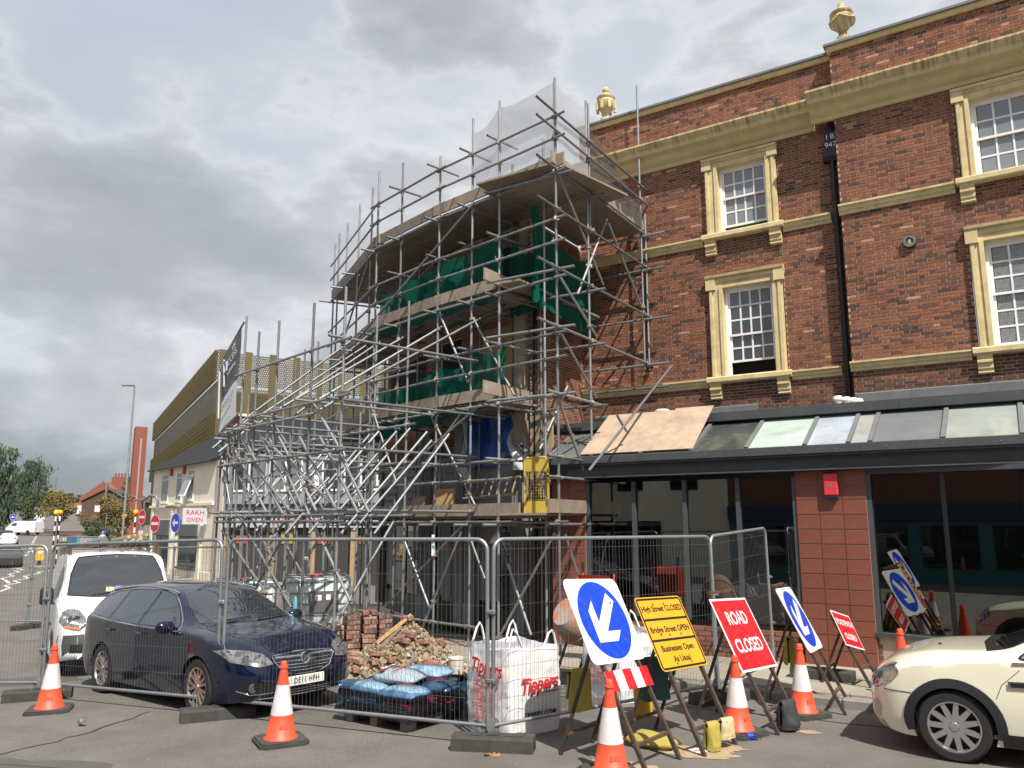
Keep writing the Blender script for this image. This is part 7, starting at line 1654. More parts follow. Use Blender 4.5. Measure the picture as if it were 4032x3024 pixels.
for sd in (-1, 1):
    wl = [(1.62, 1.0), (1.95, 1.21), (2.2, 1.345), (2.5, 1.40), (2.58, 1.405), (2.62, .99)]
    panel(sh, 'side', wl, GL, ca, 'window', sd=sd); panel(sh, 'side', [(2.7, .99), (2.66, 1.405), (3.3, 1.405), (3.52, 1.39), (3.56, 1.02)], GL, ca, 'window', sd=sd); panel(sh, 'side', [(3.64, 1.03), (3.6, 1.385), (3.95, 1.36), (4.3, 1.28), (4.5, 1.08)], GL, ca, 'window', sd=sd)
    trim(sh, 'side', [(1.52, .97), (1.95, 1.235), (2.2, 1.37), (2.55, 1.428), (3.3, 1.43), (3.95, 1.385), (4.33, 1.30), (4.58, 1.06), (3.55, 1.0), (2.62, .965), (1.52, .955)], .009, MT['chrome'], ca, 'window_trim', sd=sd, closed=True)
    trim(sh, 'side', [(1.42, .32), (1.4, .6), (1.48, .95)], .003, MT['black'], ca, 'door_seam', off=.0, sd=sd); trim(sh, 'side', [(2.64, .27), (2.66, .6), (2.66, .97)], .003, MT['black'], ca, 'door_seam', off=.0, sd=sd); trim(sh, 'side', [(3.5, .75), (3.62, .9), (3.6, 1.0)], .003, MT['black'], ca, 'door_seam', off=.0, sd=sd)
    for x in (2.42, 3.38): trim(sh, 'side', [(x, .88), (x+.2, .885)], .014, NAVY, ca, 'door_handle', off=.03, sd=sd)
    m = MB(); m.path([sh.ontop(x, sd*.585, .03) for x in (2.15, 2.3, 2.8, 3.4, 3.95, 4.2)], .014, 6); m.obj('roof_rail', MT['chrome'], ca, smooth=60)
    mirror(ca, sh.side(1.72, 1.0, sd, .13), sd, NAVY, 1.05)
    panel(sh, 'front', [(sd*.45, .62), (sd*.5, .73), (sd*.62, .77), (sd*.85, .80), (sd*.9, .78), (sd*.84, .66), (sd*.62, .6)], lamp_mat(), ca, 'headlight', off=.014)
    hl = ca.children[-1]
    for k in range(2): m = MB(); p = sh.front(sd*(.6+.13*k), .69, .012); m.lathe([(.001, .0), (.04, .005), (.055, .0)], 16, TM(p, (0, pi/2, 0))); m.obj('lamp_unit', MT['chrome'], hl, smooth=50)
    panel(sh, 'front', [(sd*.45, .32), (sd*.47, .41), (sd*.62, .43), (sd*.8, .44), (sd*.78, .36), (sd*.7, .31)], MT['black'], ca, 'fog_recess', off=.004)
    fr_ = ca.children[-1]; m = MB(); m.lathe([(.001, .0), (.05, .004), (.055, 0)], 18, TM(sh.front(sd*.68, .375, .012), (0, pi/2, 0))); m.obj('fog_lamp', lamp_mat(), fr_, smooth=50); trim(sh, 'front', [(sd*.44, .305), (sd*.7, .3), (sd*.8, .345)], .006, MT['chrome'], fr_, 'fog_trim', off=.008)
    panel(sh, 'rear', [(sd*.55, .9), (sd*.55, 1.02), (sd*.8, 1.02), (sd*.83, .9)], mat('tail_lamp', (.35, .01, .015), .1, coat=1), ca, 'tail_light', off=.006); panel(sh, 'side', [(4.45, .92), (4.5, 1.02), (4.72, .98), (4.75, .88)], mat('tail_lamp_side', (.35, .01, .015), .1, coat=1), ca, 'tail_light', sd=sd)
# windscreen, wipers, bonnet lines
ws = lambda x0, x1, k: [(x0, -k*sh.roofw(x0)*1.13), (x1, -k*sh.roofw(x1)*1.04), (x1, k*sh.roofw(x1)*1.04), (x0, k*sh.roofw(x0)*1.13)]
panel(sh, 'top', [(1.42, -.66), (1.35, -.35), (1.32, 0), (1.35, .35), (1.42, .66), (1.85, .6), (2.2, .5), (2.24, 0), (2.2, -.5), (1.85, -.6)], GL, ca, 'windscreen', off=.004, cuts=6)
panel(sh, 'rear', [(-.5, 1.08), (.5, 1.08), (.46, 1.34), (-.46, 1.34)], GL, ca, 'rear_window', off=.004)
for y0 in (-.35, .15): trim(sh, 'top', [(1.36, y0), (1.45, y0+.45)], .008, MT['black'], ca, 'wiper', off=.02)
for sd in (-1, 1): trim(sh, 'top', [(.22, sd*.46), (.6, sd*.6), (1.2, sd*.72), (1.35, sd*.74)], .003, MT['black'], ca, 'bonnet_seam', off=.0)
trim(sh, 'front', [(-.5, .735), (0, .745), (.5, .735)], .003, MT['black'], ca, 'bonnet_seam', off=0)
# grille: chrome frame, bars, roundel
gp = [(-.44, .66), (-.42, .7), (0, .725), (.42, .7), (.44, .66), (.34, .53), (.2, .48), (-.2, .48), (-.34, .53)]
gr = panel(sh, 'front', gp, MT['black'], ca, 'grille', off=.006); trim(sh, 'front', gp, .009, MT['chrome'], gr, 'grille_frame', off=.012, closed=True)
for z, w_ in ((.668, .41), (.62, .4), (.58, .37), (.545, .32), (.51, .24)): trim(sh, 'front', [(-w_, z+.01), (0, z), (w_, z+.01)], .024 if z > .65 else .007, MT['chrome'], gr, 'grille_bar', off=.012)
m = MB(); p = sh.front(0, .645, .03); m.lathe([(.045, .0), (.065, .012), (.072, .0), (.072, -.01)], 28, TM(p, (0, pi/2, 0))); bg_ = m.obj('badge', MT['chrome'], gr, smooth=40); m = MB(); m.lathe([(.001, .002), (.046, .002)], 24, TM(p, (0, pi/2, 0))); m.obj('badge_field', MT['interior'], bg_); m = MB(); m.path([p+Vector((.008, -.03, -.03)), p+Vector((.01, 0, .0)), p+Vector((.01, .01, .03)), p+Vector((.01, .02, -.01)), p+Vector((.008, .035, .03))], .006, 6); m.obj('badge_emblem', MT['chrome'], bg_)
trim(sh, 'front', [(-.6, .245), (0, .235), (.6, .245)], .008, MT['chrome'], ca, 'lip_trim', off=.004)
panel(sh, 'front', [(-.4, .25), (-.44, .33), (.44, .33), (.4, .25)], MT['black'], ca, 'lower_grille', off=.004); lg = ca.children[-1]
for z in (.27, .3): trim(sh, 'front', [(-.4, z), (.4, z)], .005, MT['interior'], lg, 'grille_slat', off=.01)
pm = MB(); pz = .40; pp = sh.front(0, pz, .022); pm.cbox((pp.x, 0, pz), (.012, .52, .111), ch=.004); np_ = pm.obj('number_plate', mat('plate_white', (.75, .74, .7), .4), ca)
lettering('DE11 HFH', .085, MT['ink'], np_, (pp.x+.0075, 0, pz), (pi/2, 0, pi/2), bold=.0012, xs=.92, spacing=1.08)
m = MB(); m.lathe([(.001, -.01), (.03, -.01), (.032, .1), (.02, .13), (.013, .16), (.001, .16)], 14); 
mi = sh.side(1.72, 1.0, 1, .13); wp_ = ca.matrix_basis @ mi; tag(m.obj('water_bottle', mat('blue_bottle', (.12, .38, .5), .2, coat=.5), None, smooth=40, loc=(wp_.x, wp_.y, wp_.z+.09)), 'small blue water bottle balanced on the car door mirror', 'bottle')
# ------------ white van
WH = mat('van_white', (.72, .73, .74), .3, coat=.6, dirt=.2, dirtcol=(.5, .49, .46), dscale=1.5)
VB = mat('van_bumper_grey', (.06, .062, .065), .6, var=.1)
vs_ = Shell(4.78, [(0, .85), (.08, .93), (.3, 1.03), (.6, 1.11), (.8, 1.19), (1.15, 1.55), (1.5, 1.86), (1.75, 1.93), (2.3, 1.97), (4.5, 1.96), (4.7, 1.93), (4.78, 1.85)],
    [(0, .8), (.3, .95), (.8, 1.1), (1.5, 1.18), (4.6, 1.2), (4.78, 1.2)], [(0, .28), (.3, .24), (4.5, .26), (4.78, .34)],
    [(0, .62), (.08, .74), (.25, .85), (.6, .93), (1.2, .95), (4.5, .95), (4.72, .93), (4.78, .88)], [(0, .5), (.4, .72), (.8, .82), (1.3, .78), (2, .76), (4.7, .76), (4.78, .74)], [(.2, .1), (.35, .0), (.6, .03), (.85, .12), (1.1, .25)], [(.2, .02), (1.9, .05)], cap=.86, tuck=.05, capn=2.6)
hv = atan2(-.85, .53)
vn = vehicle('white_van', 'white panel van with rack and pipes on its roof behind the navy car', 'van', -6.27, 13.35, hv)
body_with_arches(vs_, vn, WH, [(.86, (.37, .33)), (3.96, (.37, .33))])
m = MB(); m.box((-4.5, -.65, .3), (-.4, .65, .8)); m.obj('underbody', MT['black'], vn)
SR = mat('steel_rim', (.3, .3, .3), .5, .6)
for x in (.86, 3.96):
    for sd in (-1, 1): wheel(vn, -x, sd*.83, .33, .21, sd, .22, 8, SR, 'single')
panel(vs_, 'top', [(.86, -.76), (.8, -.4), (.79, 0), (.8, .4), (.86, .76), (1.2, .71), (1.5, .6), (1.54, 0), (1.5, -.6), (1.2, -.71)], GL, vn, 'windscreen', off=.004, cuts=6)
wsv = vn.children[-1]
trim(vs_, 'top', [(.86, -.76), (.8, -.4), (.79, 0), (.8, .4), (.86, .76), (1.2, .71), (1.5, .6), (1.54, 0), (1.5, -.6), (1.2, -.71)], .014, MT['black'], wsv, 'seal', off=.002, closed=True, dens=3)
PUR = mat('purple_papers', (.2, .13, .5), .6); 
for k, (x, y, s, c) in enumerate(((.9, .1, .17, (.22, .15, .5)), (.9, .42, .14, (.55, .62, .6)), (.89, -.12, .07, (.55, .55, .3)), (.9, .62, .1, (.25, .18, .5)))):
    panel(vs_, 'top', [(x, y-s), (x, y+s), (x+.06, y+s*.9), (x+.07, y-s*.8)], mat('dash_paper_%d' % k, c, .6), wsv, 'dashboard_paper', off=.008, cuts=1)
trim(vs_, 'top', [(.9, -.5), (.97, -.38), (1.0, -.2), (.9, -.1)], .006, MT['interior'], wsv, 'steering_wheel', off=.005)
for y0 in (-.4, .2): trim(vs_, 'top', [(.83, y0), (.9, y0+.45)], .009, MT['black'], vn, 'wiper', off=.02)
for sd in (-1, 1):
    panel(vs_, 'side', [(1.0, 1.2), (1.25, 1.5), (1.5, 1.68), (1.95, 1.7), (1.95, 1.18), (1.3, 1.14)], GL, vn, 'window', sd=sd)
    panel(vs_, 'front', [(sd*.5, .78), (sd*.52, .9), (sd*.6, 1.0), (sd*.75, 1.03), (sd*.84, .98), (sd*.88, .84), (sd*.8, .74), (sd*.62, .7)], lamp_mat(), vn, 'headlight', off=.008); hl = vn.children[-1]
    m = MB(); m.lathe([(.001, .0), (.07, .006), (.085, 0)], 20, TM(vs_.front(sd*.68, .87, .02), (0, pi/2, 0))); m.obj('lamp_unit', MT['chrome'], hl, smooth=50); panel(vs_, 'front', [(sd*.58, .715), (sd*.8, .75), (sd*.82, .78), (sd*.6, .75)], mat('indicator', (.7, .22, .05), .2), hl, 'indicator', off=.014)
    m = MB(); m.cbox((0, 0, 0), (.12, .2, .3), ch=.045); mo = m.obj('door_mirror', MT['black'], vn, smooth=50, loc=vs_.side(1.05, 1.22, sd, .17)); m = MB(); m.path([(0, -sd*.05, -.1), (.0, -sd*.2, -.14)], .025, 8); m.obj('mirror_stalk', MT['black'], mo)
    trim(vs_, 'side', [(2.0, .35), (2.0, 1.8)], .005, MT['interior'], vn, 'door_seam', off=0, sd=sd); trim(vs_, 'side', [(1.3, .75), (4.4, .75)], .022, VB, vn, 'side_moulding', off=.0, sd=sd)
    panel(vs_, 'front', [(sd*.5, .38), (sd*.5, .5), (sd*.72, .5), (sd*.72, .38)], MT['black'], vn, 'fog_recess', off=.012)
panel(vs_, 'front', [(-.88, .27), (-.9, .45), (-.88, .63), (-.4, .66), (.4, .66), (.88, .63), (.9, .45), (.88, .27)], VB, vn, 'bumper', off=.01, cuts=5)
panel(vs_, 'front', [(-.42, .72), (-.44, .8), (.44, .8), (.42, .72)], MT['black'], vn, 'grille', off=.006)
lettering('BAXI', .1, MT['sign_b'], vn, vs_.ontop(.33, -.18, .02), (radians(22), 0, pi/2), bold=.002); BLP = mat('blue_print', (.03, .05, .3), .5)
fr_rot = (radians(58), 0, pi/2)
lettering('www.flamegas.co.uk', .085, BLP, vn, vs_.front(.0, .955, .02), fr_rot); lettering('07427 553 913', .085, BLP, vn, vs_.front(.0, .87, .03), (radians(72), 0, pi/2))
trim(vs_, 'top', [(.16, -.6), (.5, -.78), (.8, -.82)], .004, MT['interior'], vn, 'bonnet_seam', off=0); trim(vs_, 'top', [(.16, .6), (.5, .78), (.8, .82)], .004, MT['interior'], vn, 'bonnet_seam', off=0)
rk = thing('roof_rack', 'steel roof rack bolted on top of the white van', 'roof rack', vn.location, 0); rk.rotation_euler = vn.rotation_euler
for x in (1.9, 3.0, 4.1):
    m = MB(); m.box((-x-.03, -.72, 2.03), (-x+.03, .72, 2.07)); m.obj('crossbar', MT['dark_steel'], rk)
    for sd in (-1, 1): m = MB(); m.box((-x-.03, sd*.72-.03, 1.9), (-x+.03, sd*.72+.03, 2.05)); m.obj('foot', MT['dark_steel'], rk)
def on_van(p): return vn.matrix_basis @ Vector(p)
def carried(name, pts, r, matr, label, cat, n=10):
    m = MB(); m.path([on_van(p) for p in pts], r, n); return tag(m.obj(name, matr, None, smooth=60), label, cat)
carried('pipe_tube', [(-1.75, -.2, 2.13), (-4.6, -.2, 2.13)], .07, MT['lead'], 'grey pipe carrier tube tied to the van roof', 'pipe carrier', 14)
lad = thing('ladder', 'aluminium ladder strapped on the van roof rack', 'ladder', vn.location); lad.rotation_euler = vn.rotation_euler
for y in (.1, .55): m = MB(); m.box((-4.7, y-.015, 2.08), (-1.6, y+.015, 2.16)); m.obj('stile', MT['galv'], lad)
for k in range(10): x = -1.8-k*.3; m = MB(); m.tube((x, .1, 2.12), (x, .55, 2.12), .016, 6); m.obj('rung', MT['galv'], lad)
for k in range(4): carried('timber_length', [(-1.7, .2+.1*k, 2.2+.03*(k % 2)), (-4.4, .2+.1*k, 2.2+.03*(k % 2))], .03, MT['timber'] if k % 2 else MT['bag_c'], ('pale timber length lying on the van ladder, nearest the kerb', 'brown timber length on the van ladder', 'second pale timber length on the van ladder', 'brown timber length furthest right on the van ladder')[k], 'timber', 4)
# ------------ cream hatchback at the right
CR = mat('cream_paint', (.76, .72, .57), .25, coat=1.)
hs = Shell(3.83, [(0, .70), (.06, .79), (.2, .88), (.5, .945), (1.0, .99), (1.2, 1.02), (1.4, 1.12), (1.75, 1.33), (2.0, 1.4), (2.5, 1.42), (3.2, 1.38), (3.5, 1.25), (3.7, 1.0), (3.83, .85)],
    [(0, .66), (.2, .8), (.8, .88), (1.3, .93), (3.2, .96), (3.83, .8)], [(0, .22), (.3, .18), (3.4, .2), (3.83, .35)],
    [(0, .54), (.05, .64), (.13, .735), (.3, .815), (.6, .858), (1.2, .865), (2.6, .865), (3.4, .83), (3.7, .75), (3.83, .6)], [(0, .4), (.3, .6), (1.0, .68), (1.8, .6), (2.6, .6), (3.4, .58), (3.83, .5)],
    [(.15, .08), (.35, 0), (.55, .0), (.7, .035), (.85, .1), (1.0, .2)], [(.2, .1), (.6, 0), (1.0, .06), (1.4, .2)])
hm = atan2(.5437, -.8393); fwm = Vector((4.13, 7.89)); nm_ = fwm + Vector((cos(hm), sin(hm)))*.74 + Vector((sin(hm), -cos(hm)))*.74
mc = vehicle('hatchback_car', 'cream hatchback with black wheel arch trim at the right edge', 'car', nm_.x, nm_.y, hm)
ar2 = [(.74, (.35, .31)), (3.24, (.35, .31))]
body_with_arches(hs, mc, CR, ar2, nx=80)
m = MB(); m.box((-3.5, -.55, .22), (-.4, .55, .75)); m.obj('underbody', MT['black'], mc)
RIM2 = mat('silver_rim', (.55, .55, .56), .28, .85)
for x in (.74, 3.24):
    for sd in (-1, 1): wheel(mc, -x, sd*.755, .31, .19, sd, .226, 11, RIM2, 'single')
for sd in (-1, 1):
    for x in (.74, 3.24):
        pts = []
        for k in range(25): a = pi*(-.06+1.12*k/24); pts.append((x-.385*cos(a), .31+.385*sin(a)))
        P = [hs.side(max(.01, px_), max(.2, pz_), sd, .006) for px_, pz_ in pts]; m = MB(); vs2 = []
        for k, (px_, pz_) in enumerate(pts):
            a = pi*(-.06+1.12*k/24)
            for rr_, of in ((.342, -.02), (.345, .012), (.425, .012), (.43, -.004)): xx = max(.0, x-rr_*cos(a)); zz2 = max(.19, .31+rr_*sin(a)); vs2.append(hs.side(xx, zz2, sd, of))
        m.add(vs2, [(4*k+j, 4*k+j+1, 4*k+j+5, 4*k+j+4) for k in range(24) for j in range(3)]); m.obj('arch_trim', MT['rubber'] if 0 else mat('arch_black', (.02, .021, .024), .6), mc, smooth=50)
    panel(hs, 'side', [(1.12, .185), (1.12, .3), (2.85, .3), (2.85, .185)], MT['black'], mc, 'sill', sd=sd, off=.012)
    panel(hs, 'front', [(sd*.6*cos(0), .62)] if 0 else [(sd*(.685+.115*cos(2*pi*k/18)), .70+.115*sin(2*pi*k/18)+.035*cos(2*pi*k/18)) for k in range(18)], lamp_mat(), mc, 'headlight', off=.01, cuts=4)
    hl = mc.children[-1]; trim(hs, 'front', [(sd*(.685+.115*cos(2*pi*k/18)), .70+.115*sin(2*pi*k/18)+.035*cos(2*pi*k/18)) for k in range(18)], .009, MT['chrome'], hl, 'headlight_ring', off=.012, closed=True, dens=3)
    m = MB(); m.lathe([(.001, .0), (.045, .01), (.06, 0)], 18, TM(hs.front(sd*.67, .71, .03), (0, pi/2, 0))); m.obj('lamp_unit', MT['interior'], hl, smooth=50)
    panel(hs, 'side', [(1.2, .70), (1.2, .76), (1.42, .77), (1.42, .71)], MT['chrome'], mc, 'side_scuttle', sd=sd, off=.014); sc_ = mc.children[-1]; panel(hs, 'side', [(1.22, .712), (1.22, .748), (1.36, .755), (1.36, .718)], MT['black'], sc_, 'scuttle_inset', sd=sd, off=.018)
    trim(hs, 'side', [(1.52, .3), (1.5, .6), (1.56, .9)], .004, MT['black'], mc, 'door_seam', sd=sd, off=0); trim(hs, 'side', [(1.1, .6), (1.15, .72), (1.3, .86)], .003, MT['black'], mc, 'wing_seam', sd=sd, off=0)
    panel(hs, 'side', [(1.45, 1.0), (1.62, 1.16), (1.8, 1.31), (2.3, 1.34), (2.3, .97)], GL, mc, 'window', sd=sd); panel(hs, 'side', [(2.38, .98), (2.38, 1.34), (3.0, 1.32), (3.2, 1.2), (3.3, 1.02)], GL, mc, 'window', sd=sd)
    trim(hs, 'side', [(1.25, .915), (1.8, .955), (2.6, .97), (3.4, .99)], .012, MT['chrome'], mc, 'waist_trim', sd=sd, off=.004); trim(hs, 'side', [(1.32, .95), (1.6, 1.16), (1.8, 1.32)], .03, MT['black'], mc, 'pillar', sd=sd, off=.0)
    mirror(mc, hs.side(1.62, 1.0, sd, .12), sd, CR, .95)
    panel(hs, 'front', [(sd*.58, .3), (sd*.6, .44), (sd*.68, .47), (sd*.72, .4), (sd*.68, .3)], mat('vent_recess', (.42, .4, .33), .5), mc, 'air_vent', off=.004)
panel(hs, 'top', [(1.2, -.62), (1.13, -.3), (1.1, 0), (1.13, .3), (1.2, .62), (1.75, .54), (1.85, .4), (1.88, 0), (1.85, -.4), (1.75, -.54)], GL, mc, 'windscreen', off=.005, cuts=6)
panel(hs, 'top', [(1.05, -.66), (1.0, 0), (1.05, .66), (1.2, .62), (1.12, .3), (1.1, 0), (1.12, -.3), (1.2, -.62)], MT['black'], mc, 'cowl', off=.003, cuts=4)
for y0 in (-.4, .1): trim(hs, 'top', [(1.14, y0), (1.2, y0+.4)], .009, MT['black'], mc, 'wiper', off=.02)
panel(hs, 'front', [(-.42, .2), (-.46, .3), (-.4, .5), (.4, .5), (.46, .3), (.42, .2)], MT['black'], mc, 'grille', off=.01); panel(hs, 'front', [(-.7, .19), (-.68, .27), (.68, .27), (.7, .19)], MT['black'], mc, 'chin', off=.012)
trim(hs, 'front', [(-.7, .575), (-.45, .6), (0, .61), (.45, .6), (.7, .575)], .004, MT['black'], mc, 'bumper_seam', off=0); trim(hs, 'side', [(.15, .575), (.4, .575)], .004, MT['black'], mc, 'bumper_seam', off=0, sd=1); trim(hs, 'side', [(.15, .575), (.4, .575)], .004, MT['black'], mc, 'bumper_seam', off=0, sd=-1)
m = MB(); p = hs.front(0, .42, .02); m.cbox((p.x, 0, .42), (.012, .52, .11), ch=.003); m.obj('number_plate', mat('plate_w2', (.7, .69, .66), .4), mc)
m = MB(); m.cbox((-.62, .2, .965), (.03, .02, .012)); m.obj('washer_jet', MT['black'], mc)
# ------------ distant vehicles
def far_car(name, label, x, y, heading, shell, matr, group=None, arches=((.8, (.33, .31)), (3.4, (.33, .31))), wheels=True, win=None, cat='car', rearlights=True):
    t = vehicle(name, label, cat, x, y, heading, group, slope=False)
    me = shell.mesh('body', matr, 40, 18); smoothen(me, 40); link('body', me, t)
    for ax, (r, _) in arches:
        for sd in (-1, 1):
            yy = shell.hw(ax, .32)-.06; m = MB(); m.lathe([(.12, -.1), (.3, -.1), (.31, .0), (.3, .085), (.16, .09)], 22, TM((-ax, sd*yy, .31), (-pi/2*sd, 0, 0))); w_ = m.obj('wheel', MT['tyre'], t, smooth=40); m = MB(); m.lathe([(.001, .075), (.2, .088)], 20, TM((-ax, sd*yy, .31), (-pi/2*sd, 0, 0))); m.obj('rim', SR, w_)
    for sd in (-1, 1):
        for w_ in (win or []): panel(shell, 'side', w_, GL, t, 'window', sd=sd, cuts=2)
        if rearlights: panel(shell, 'rear', [(sd*.5, .72), (sd*.5, .84), (sd*.72, .86), (sd*.74, .74)], mat('tail_red', (.4, .01, .015), .2), t, 'tail_light', off=.01, cuts=2)
    return t
fv = Shell(5.1, [(0, .9), (.3, 1.05), (.75, 1.2), (1.2, 1.6), (1.6, 1.86), (2, 1.9), (4.9, 1.9), (5.1, 1.8)], [(0, .8), (.8, 1.1), (5.1, 1.15)], [(0, .3), (5.1, .32)], [(0, .6), (.1, .78), (.4, .92), (1, .96), (4.9, .96), (5.1, .9)], [(0, .5), (.8, .82), (1.5, .8), (5, .8), (5.1, .78)], [(.2, 0), (1.1, .2)], [(.2, 0), (1.9, .03)], cap=.88, tuck=.04, capn=2.6)
far_car('white_van', 'white panel van crossing the far junction side-on', -71.2, 114.9, pi-.2, fv, WH, None, ((.95, (.35, .33)), (4.1, (.35, .33))), win=[[(1.15, 1.2), (1.4, 1.5), (1.65, 1.62), (2.15, 1.62), (2.15, 1.18)]], cat='van', rearlights=True)
cs = Shell(4.2, [(0, .65), (.3, .78), (1.0, .9), (1.4, .98), (1.9, 1.25), (2.5, 1.3), (3.0, 1.2), (3.4, .98), (4.0, .92), (4.2, .8)], [(0, .6), (1.3, .85), (3.6, .85), (4.2, .75)], [(0, .25), (4.2, .3)], [(0, .5), (.2, .75), (.8, .88), (3.5, .88), (4.1, .75), (4.2, .6)], [(0, .4), (1, .65), (2, .55), (3, .55), (4.2, .5)], [(.2, .05), (.6, 0), (.9, .2)], [(.2, .05), (.9, .1)])
wc = far_car('white_coupe', 'white coupe with dark soft roof driving away at far left', -52.6, 85.2, atan2(.86, -.5), cs, WH, win=[[(1.5, .95), (1.9, 1.18), (2.5, 1.22), (3.0, 1.1), (3.1, .93)]])
hb = Shell(4.3, [(0, .65), (.2, .78), (.9, .95), (1.2, 1.02), (1.8, 1.38), (2.4, 1.48), (3.6, 1.45), (4.1, 1.2), (4.3, .9)], [(0, .6), (1.2, .9), (4, .97), (4.3, .8)], [(0, .22), (4.3, .3)], [(0, .5), (.2, .75), (.6, .88), (3.8, .88), (4.2, .78), (4.3, .6)], [(0, .4), (1, .7), (2, .6), (3.5, .6), (4.3, .5)], [(.2, .05), (.6, 0), (.9, .2)], [(.2, .05), (.9, 0), (1.4, .2)])
WN = [[(1.6, 1.0), (2.0, 1.32), (2.5, 1.38), (2.5, .98)], [(2.6, .98), (2.6, 1.38), (3.4, 1.36), (3.8, 1.05)]]
far_car('dark_hatchback', 'dark grey hatchback ahead of the white coupe at far left', -54.6, 88.0, atan2(.86, -.5), hb, mat('dark_grey_paint', (.02, .021, .024), .3, coat=.8), win=WN)
far_car('dark_hatchback', 'dark car cut off by the left edge of the picture', -32.4, 52.4, atan2(-.86, .5), hb, mat('brown_grey_paint', (.035, .033, .03), .3, coat=.8), win=WN, rearlights=False)
far_car('white_hatchback', 'white hatchback parked by the trees beyond the junction', -92, 158, atan2(-.86, .5), hb, WH, win=WN)
for k, (dx, c, lb) in enumerate(((0, (.3, .03, .03), 'red car parked in the row far up the road'), (3.4, (.05, .05, .055), 'black car parked in the row far up the road'), (6.6, (.6, .62, .65), 'silver car parked in the row far up the road'), (9.8, (.65, .66, .67), 'pale car at the right of the far parked row'), (13, (.2, .22, .25), 'grey car at the right end of the far parked row'))):
    far_car('parked_car', lb, -128+dx, 214+dx*.4, atan2(-.86, .5), hb, mat('far_paint_%d' % k, c, .3, coat=.6), 'cars parked up the road', win=WN[:1], rearlights=False)
# ------------------------------------------------------------ cream two-storey house up the side road
def frame_of(c0, c1): 
    d = Vector((c1[0]-c0[0], c1[1]-c0[1], 0)); return d.length, atan2(d.y, d.x)
L0, A0 = frame_of((-18.23, 44.33), (-14.53, 39.86))
ch = thing('cream_house', 'cream rendered two-storey building with dark slate roof at the street bend', 'building', (-18.23, 44.33, 0), A0)
def hbox(name, a, b, matr, par): m = MB(); m.box(a, b); return m.obj(name, matr, par)
MT['slate'] = mat('slate', (.03, .029, .031), .95, spec=.15, var=.3, vscale=5, bump=.4, bscale=25)
hbox('wall', (-5.1, 0, -.8), (5.4, 7, 5.35), MT['cream'], ch)
m = MB(); m.add([(-5.3, -.25, 5.35), (5.45, -.25, 5.35), (5.45, 3.5, 7.7), (-5.3, 3.5, 7.7), (5.45, 7.2, 5.35), (-5.3, 7.2, 5.35), (-5.3, -.25, 5.27), (5.45, -.25, 5.27)], [(0, 1, 2, 3), (3, 2, 4, 5), (6, 7, 1, 0), (1, 7, 4, 2), (0, 3, 5, 6)]); rf = m.obj('roof', MT['slate'], ch)
m = MB(); m.tube((-5.3, -.3, 5.3), (5.45, -.3, 5.3), .06, 8); m.obj('gutter', MT['black'], ch)
for x0, x1 in ((-1.2, .15),):
    c = hbox('chimney', (x0, 3.0, 6.6), (x1, 3.9, 8.35), mat('chimney_brick', (.2, .08, .055), .9, var=.25, vscale=9), rf); hbox('chimney_cap', (x0-.08, 2.92, 8.35), (x1+.08, 3.98, 8.5), MT['cream'], c)
hbox('band', (-5.15, -.14, 3.1), (5.42, -.001, 3.24), MT['cream'], ch); hbox('plinth', (-5.14, -.06, -.8), (5.43, -.001, -.2), MT['cream'], ch)
for x0, x1, z0, z1 in ((-3.4, -2.1, 3.4, 5.0), (-.7, .25, 3.4, 5.0), (1.2, 2.2, 3.45, 5.05)):
    w = hbox('window', (x0, -.03, z0), (x1, -.001, z1), MT['white'], ch); hbox('pane', (x0+.08, -.04, z0+.08), ((x0+x1)/2-.03, -.031, z1-.35), MT['pane_net'], w); hbox('pane', ((x0+x1)/2+.03, -.04, z0+.08), (x1-.08, -.031, z1-.35), MT['pane_net'], w); hbox('pane', (x0+.08, -.04, z1-.3), (x1-.08, -.031, z1-.06), MT['pane_net'], w); hbox('sill', (x0-.1, -.12, z0-.1), (x1+.1, -.001, z0), MT['cream'], w)
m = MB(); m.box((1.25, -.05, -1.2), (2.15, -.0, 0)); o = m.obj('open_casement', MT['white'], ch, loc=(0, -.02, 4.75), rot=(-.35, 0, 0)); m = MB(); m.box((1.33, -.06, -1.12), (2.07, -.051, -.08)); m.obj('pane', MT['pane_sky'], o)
for x in (-1.6, .62): hbox('red_alarm_box', (x-.12, -.14, 4.85), (x+.12, -.001, 5.25), mat('alarm_red', (.6, .05, .05), .5), ch)
for x0, x1, z0, z1 in ((-4.1, -1.2, -.05, 2.4), (.5, 3.4, -.05, 2.4)):
    w = hbox('shop_window', (x0, -.06, z0), (x1, -.001, z1), MT['grey_frame'], ch); hbox('blind_box', (x0-.02, -.14, z1-.85), (x1+.02, -.061, z1), mat('blind_grey', (.11, .115, .125), .7), w)
    for k in range(2): a = x0+.1+k*(x1-x0)/2; hbox('pane', (a, -.07, z0+.12), (a+(x1-x0)/2-.2, -.061, z1-.95), MT['pane_mid'], w)
    hbox('sill', (x0-.1, -.16, z0-.12), (x1+.1, -.001, z0), MT['grey_frame'], w)
for x in (-4.6, -.9, -.15, 3.75): hbox('pilaster', (x-.2, -.1, -.8), (x+.2, -.001, 3.09), MT['cream'], ch)
sb = hbox('hanging_sign', (4.55, -1.25, 2.15), (4.65, -.05, 2.95), mat('sign_grey_white', (.5, .5, .52), .5), ch); lettering('RAKH', .34, MT['sign_r'], sb, (4.656, -.65, 2.72), (pi/2, 0, pi/2)); lettering('OVEN', .3, MT['sign_r'], sb, (4.656, -.65, 2.36), (pi/2, 0, pi/2))
hbox('quoin_strip', (5.41, -.02, -.8), (5.75, .3, 5.3), mat('pink_stone', (.4, .35, .31), .9, var=.1), ch)
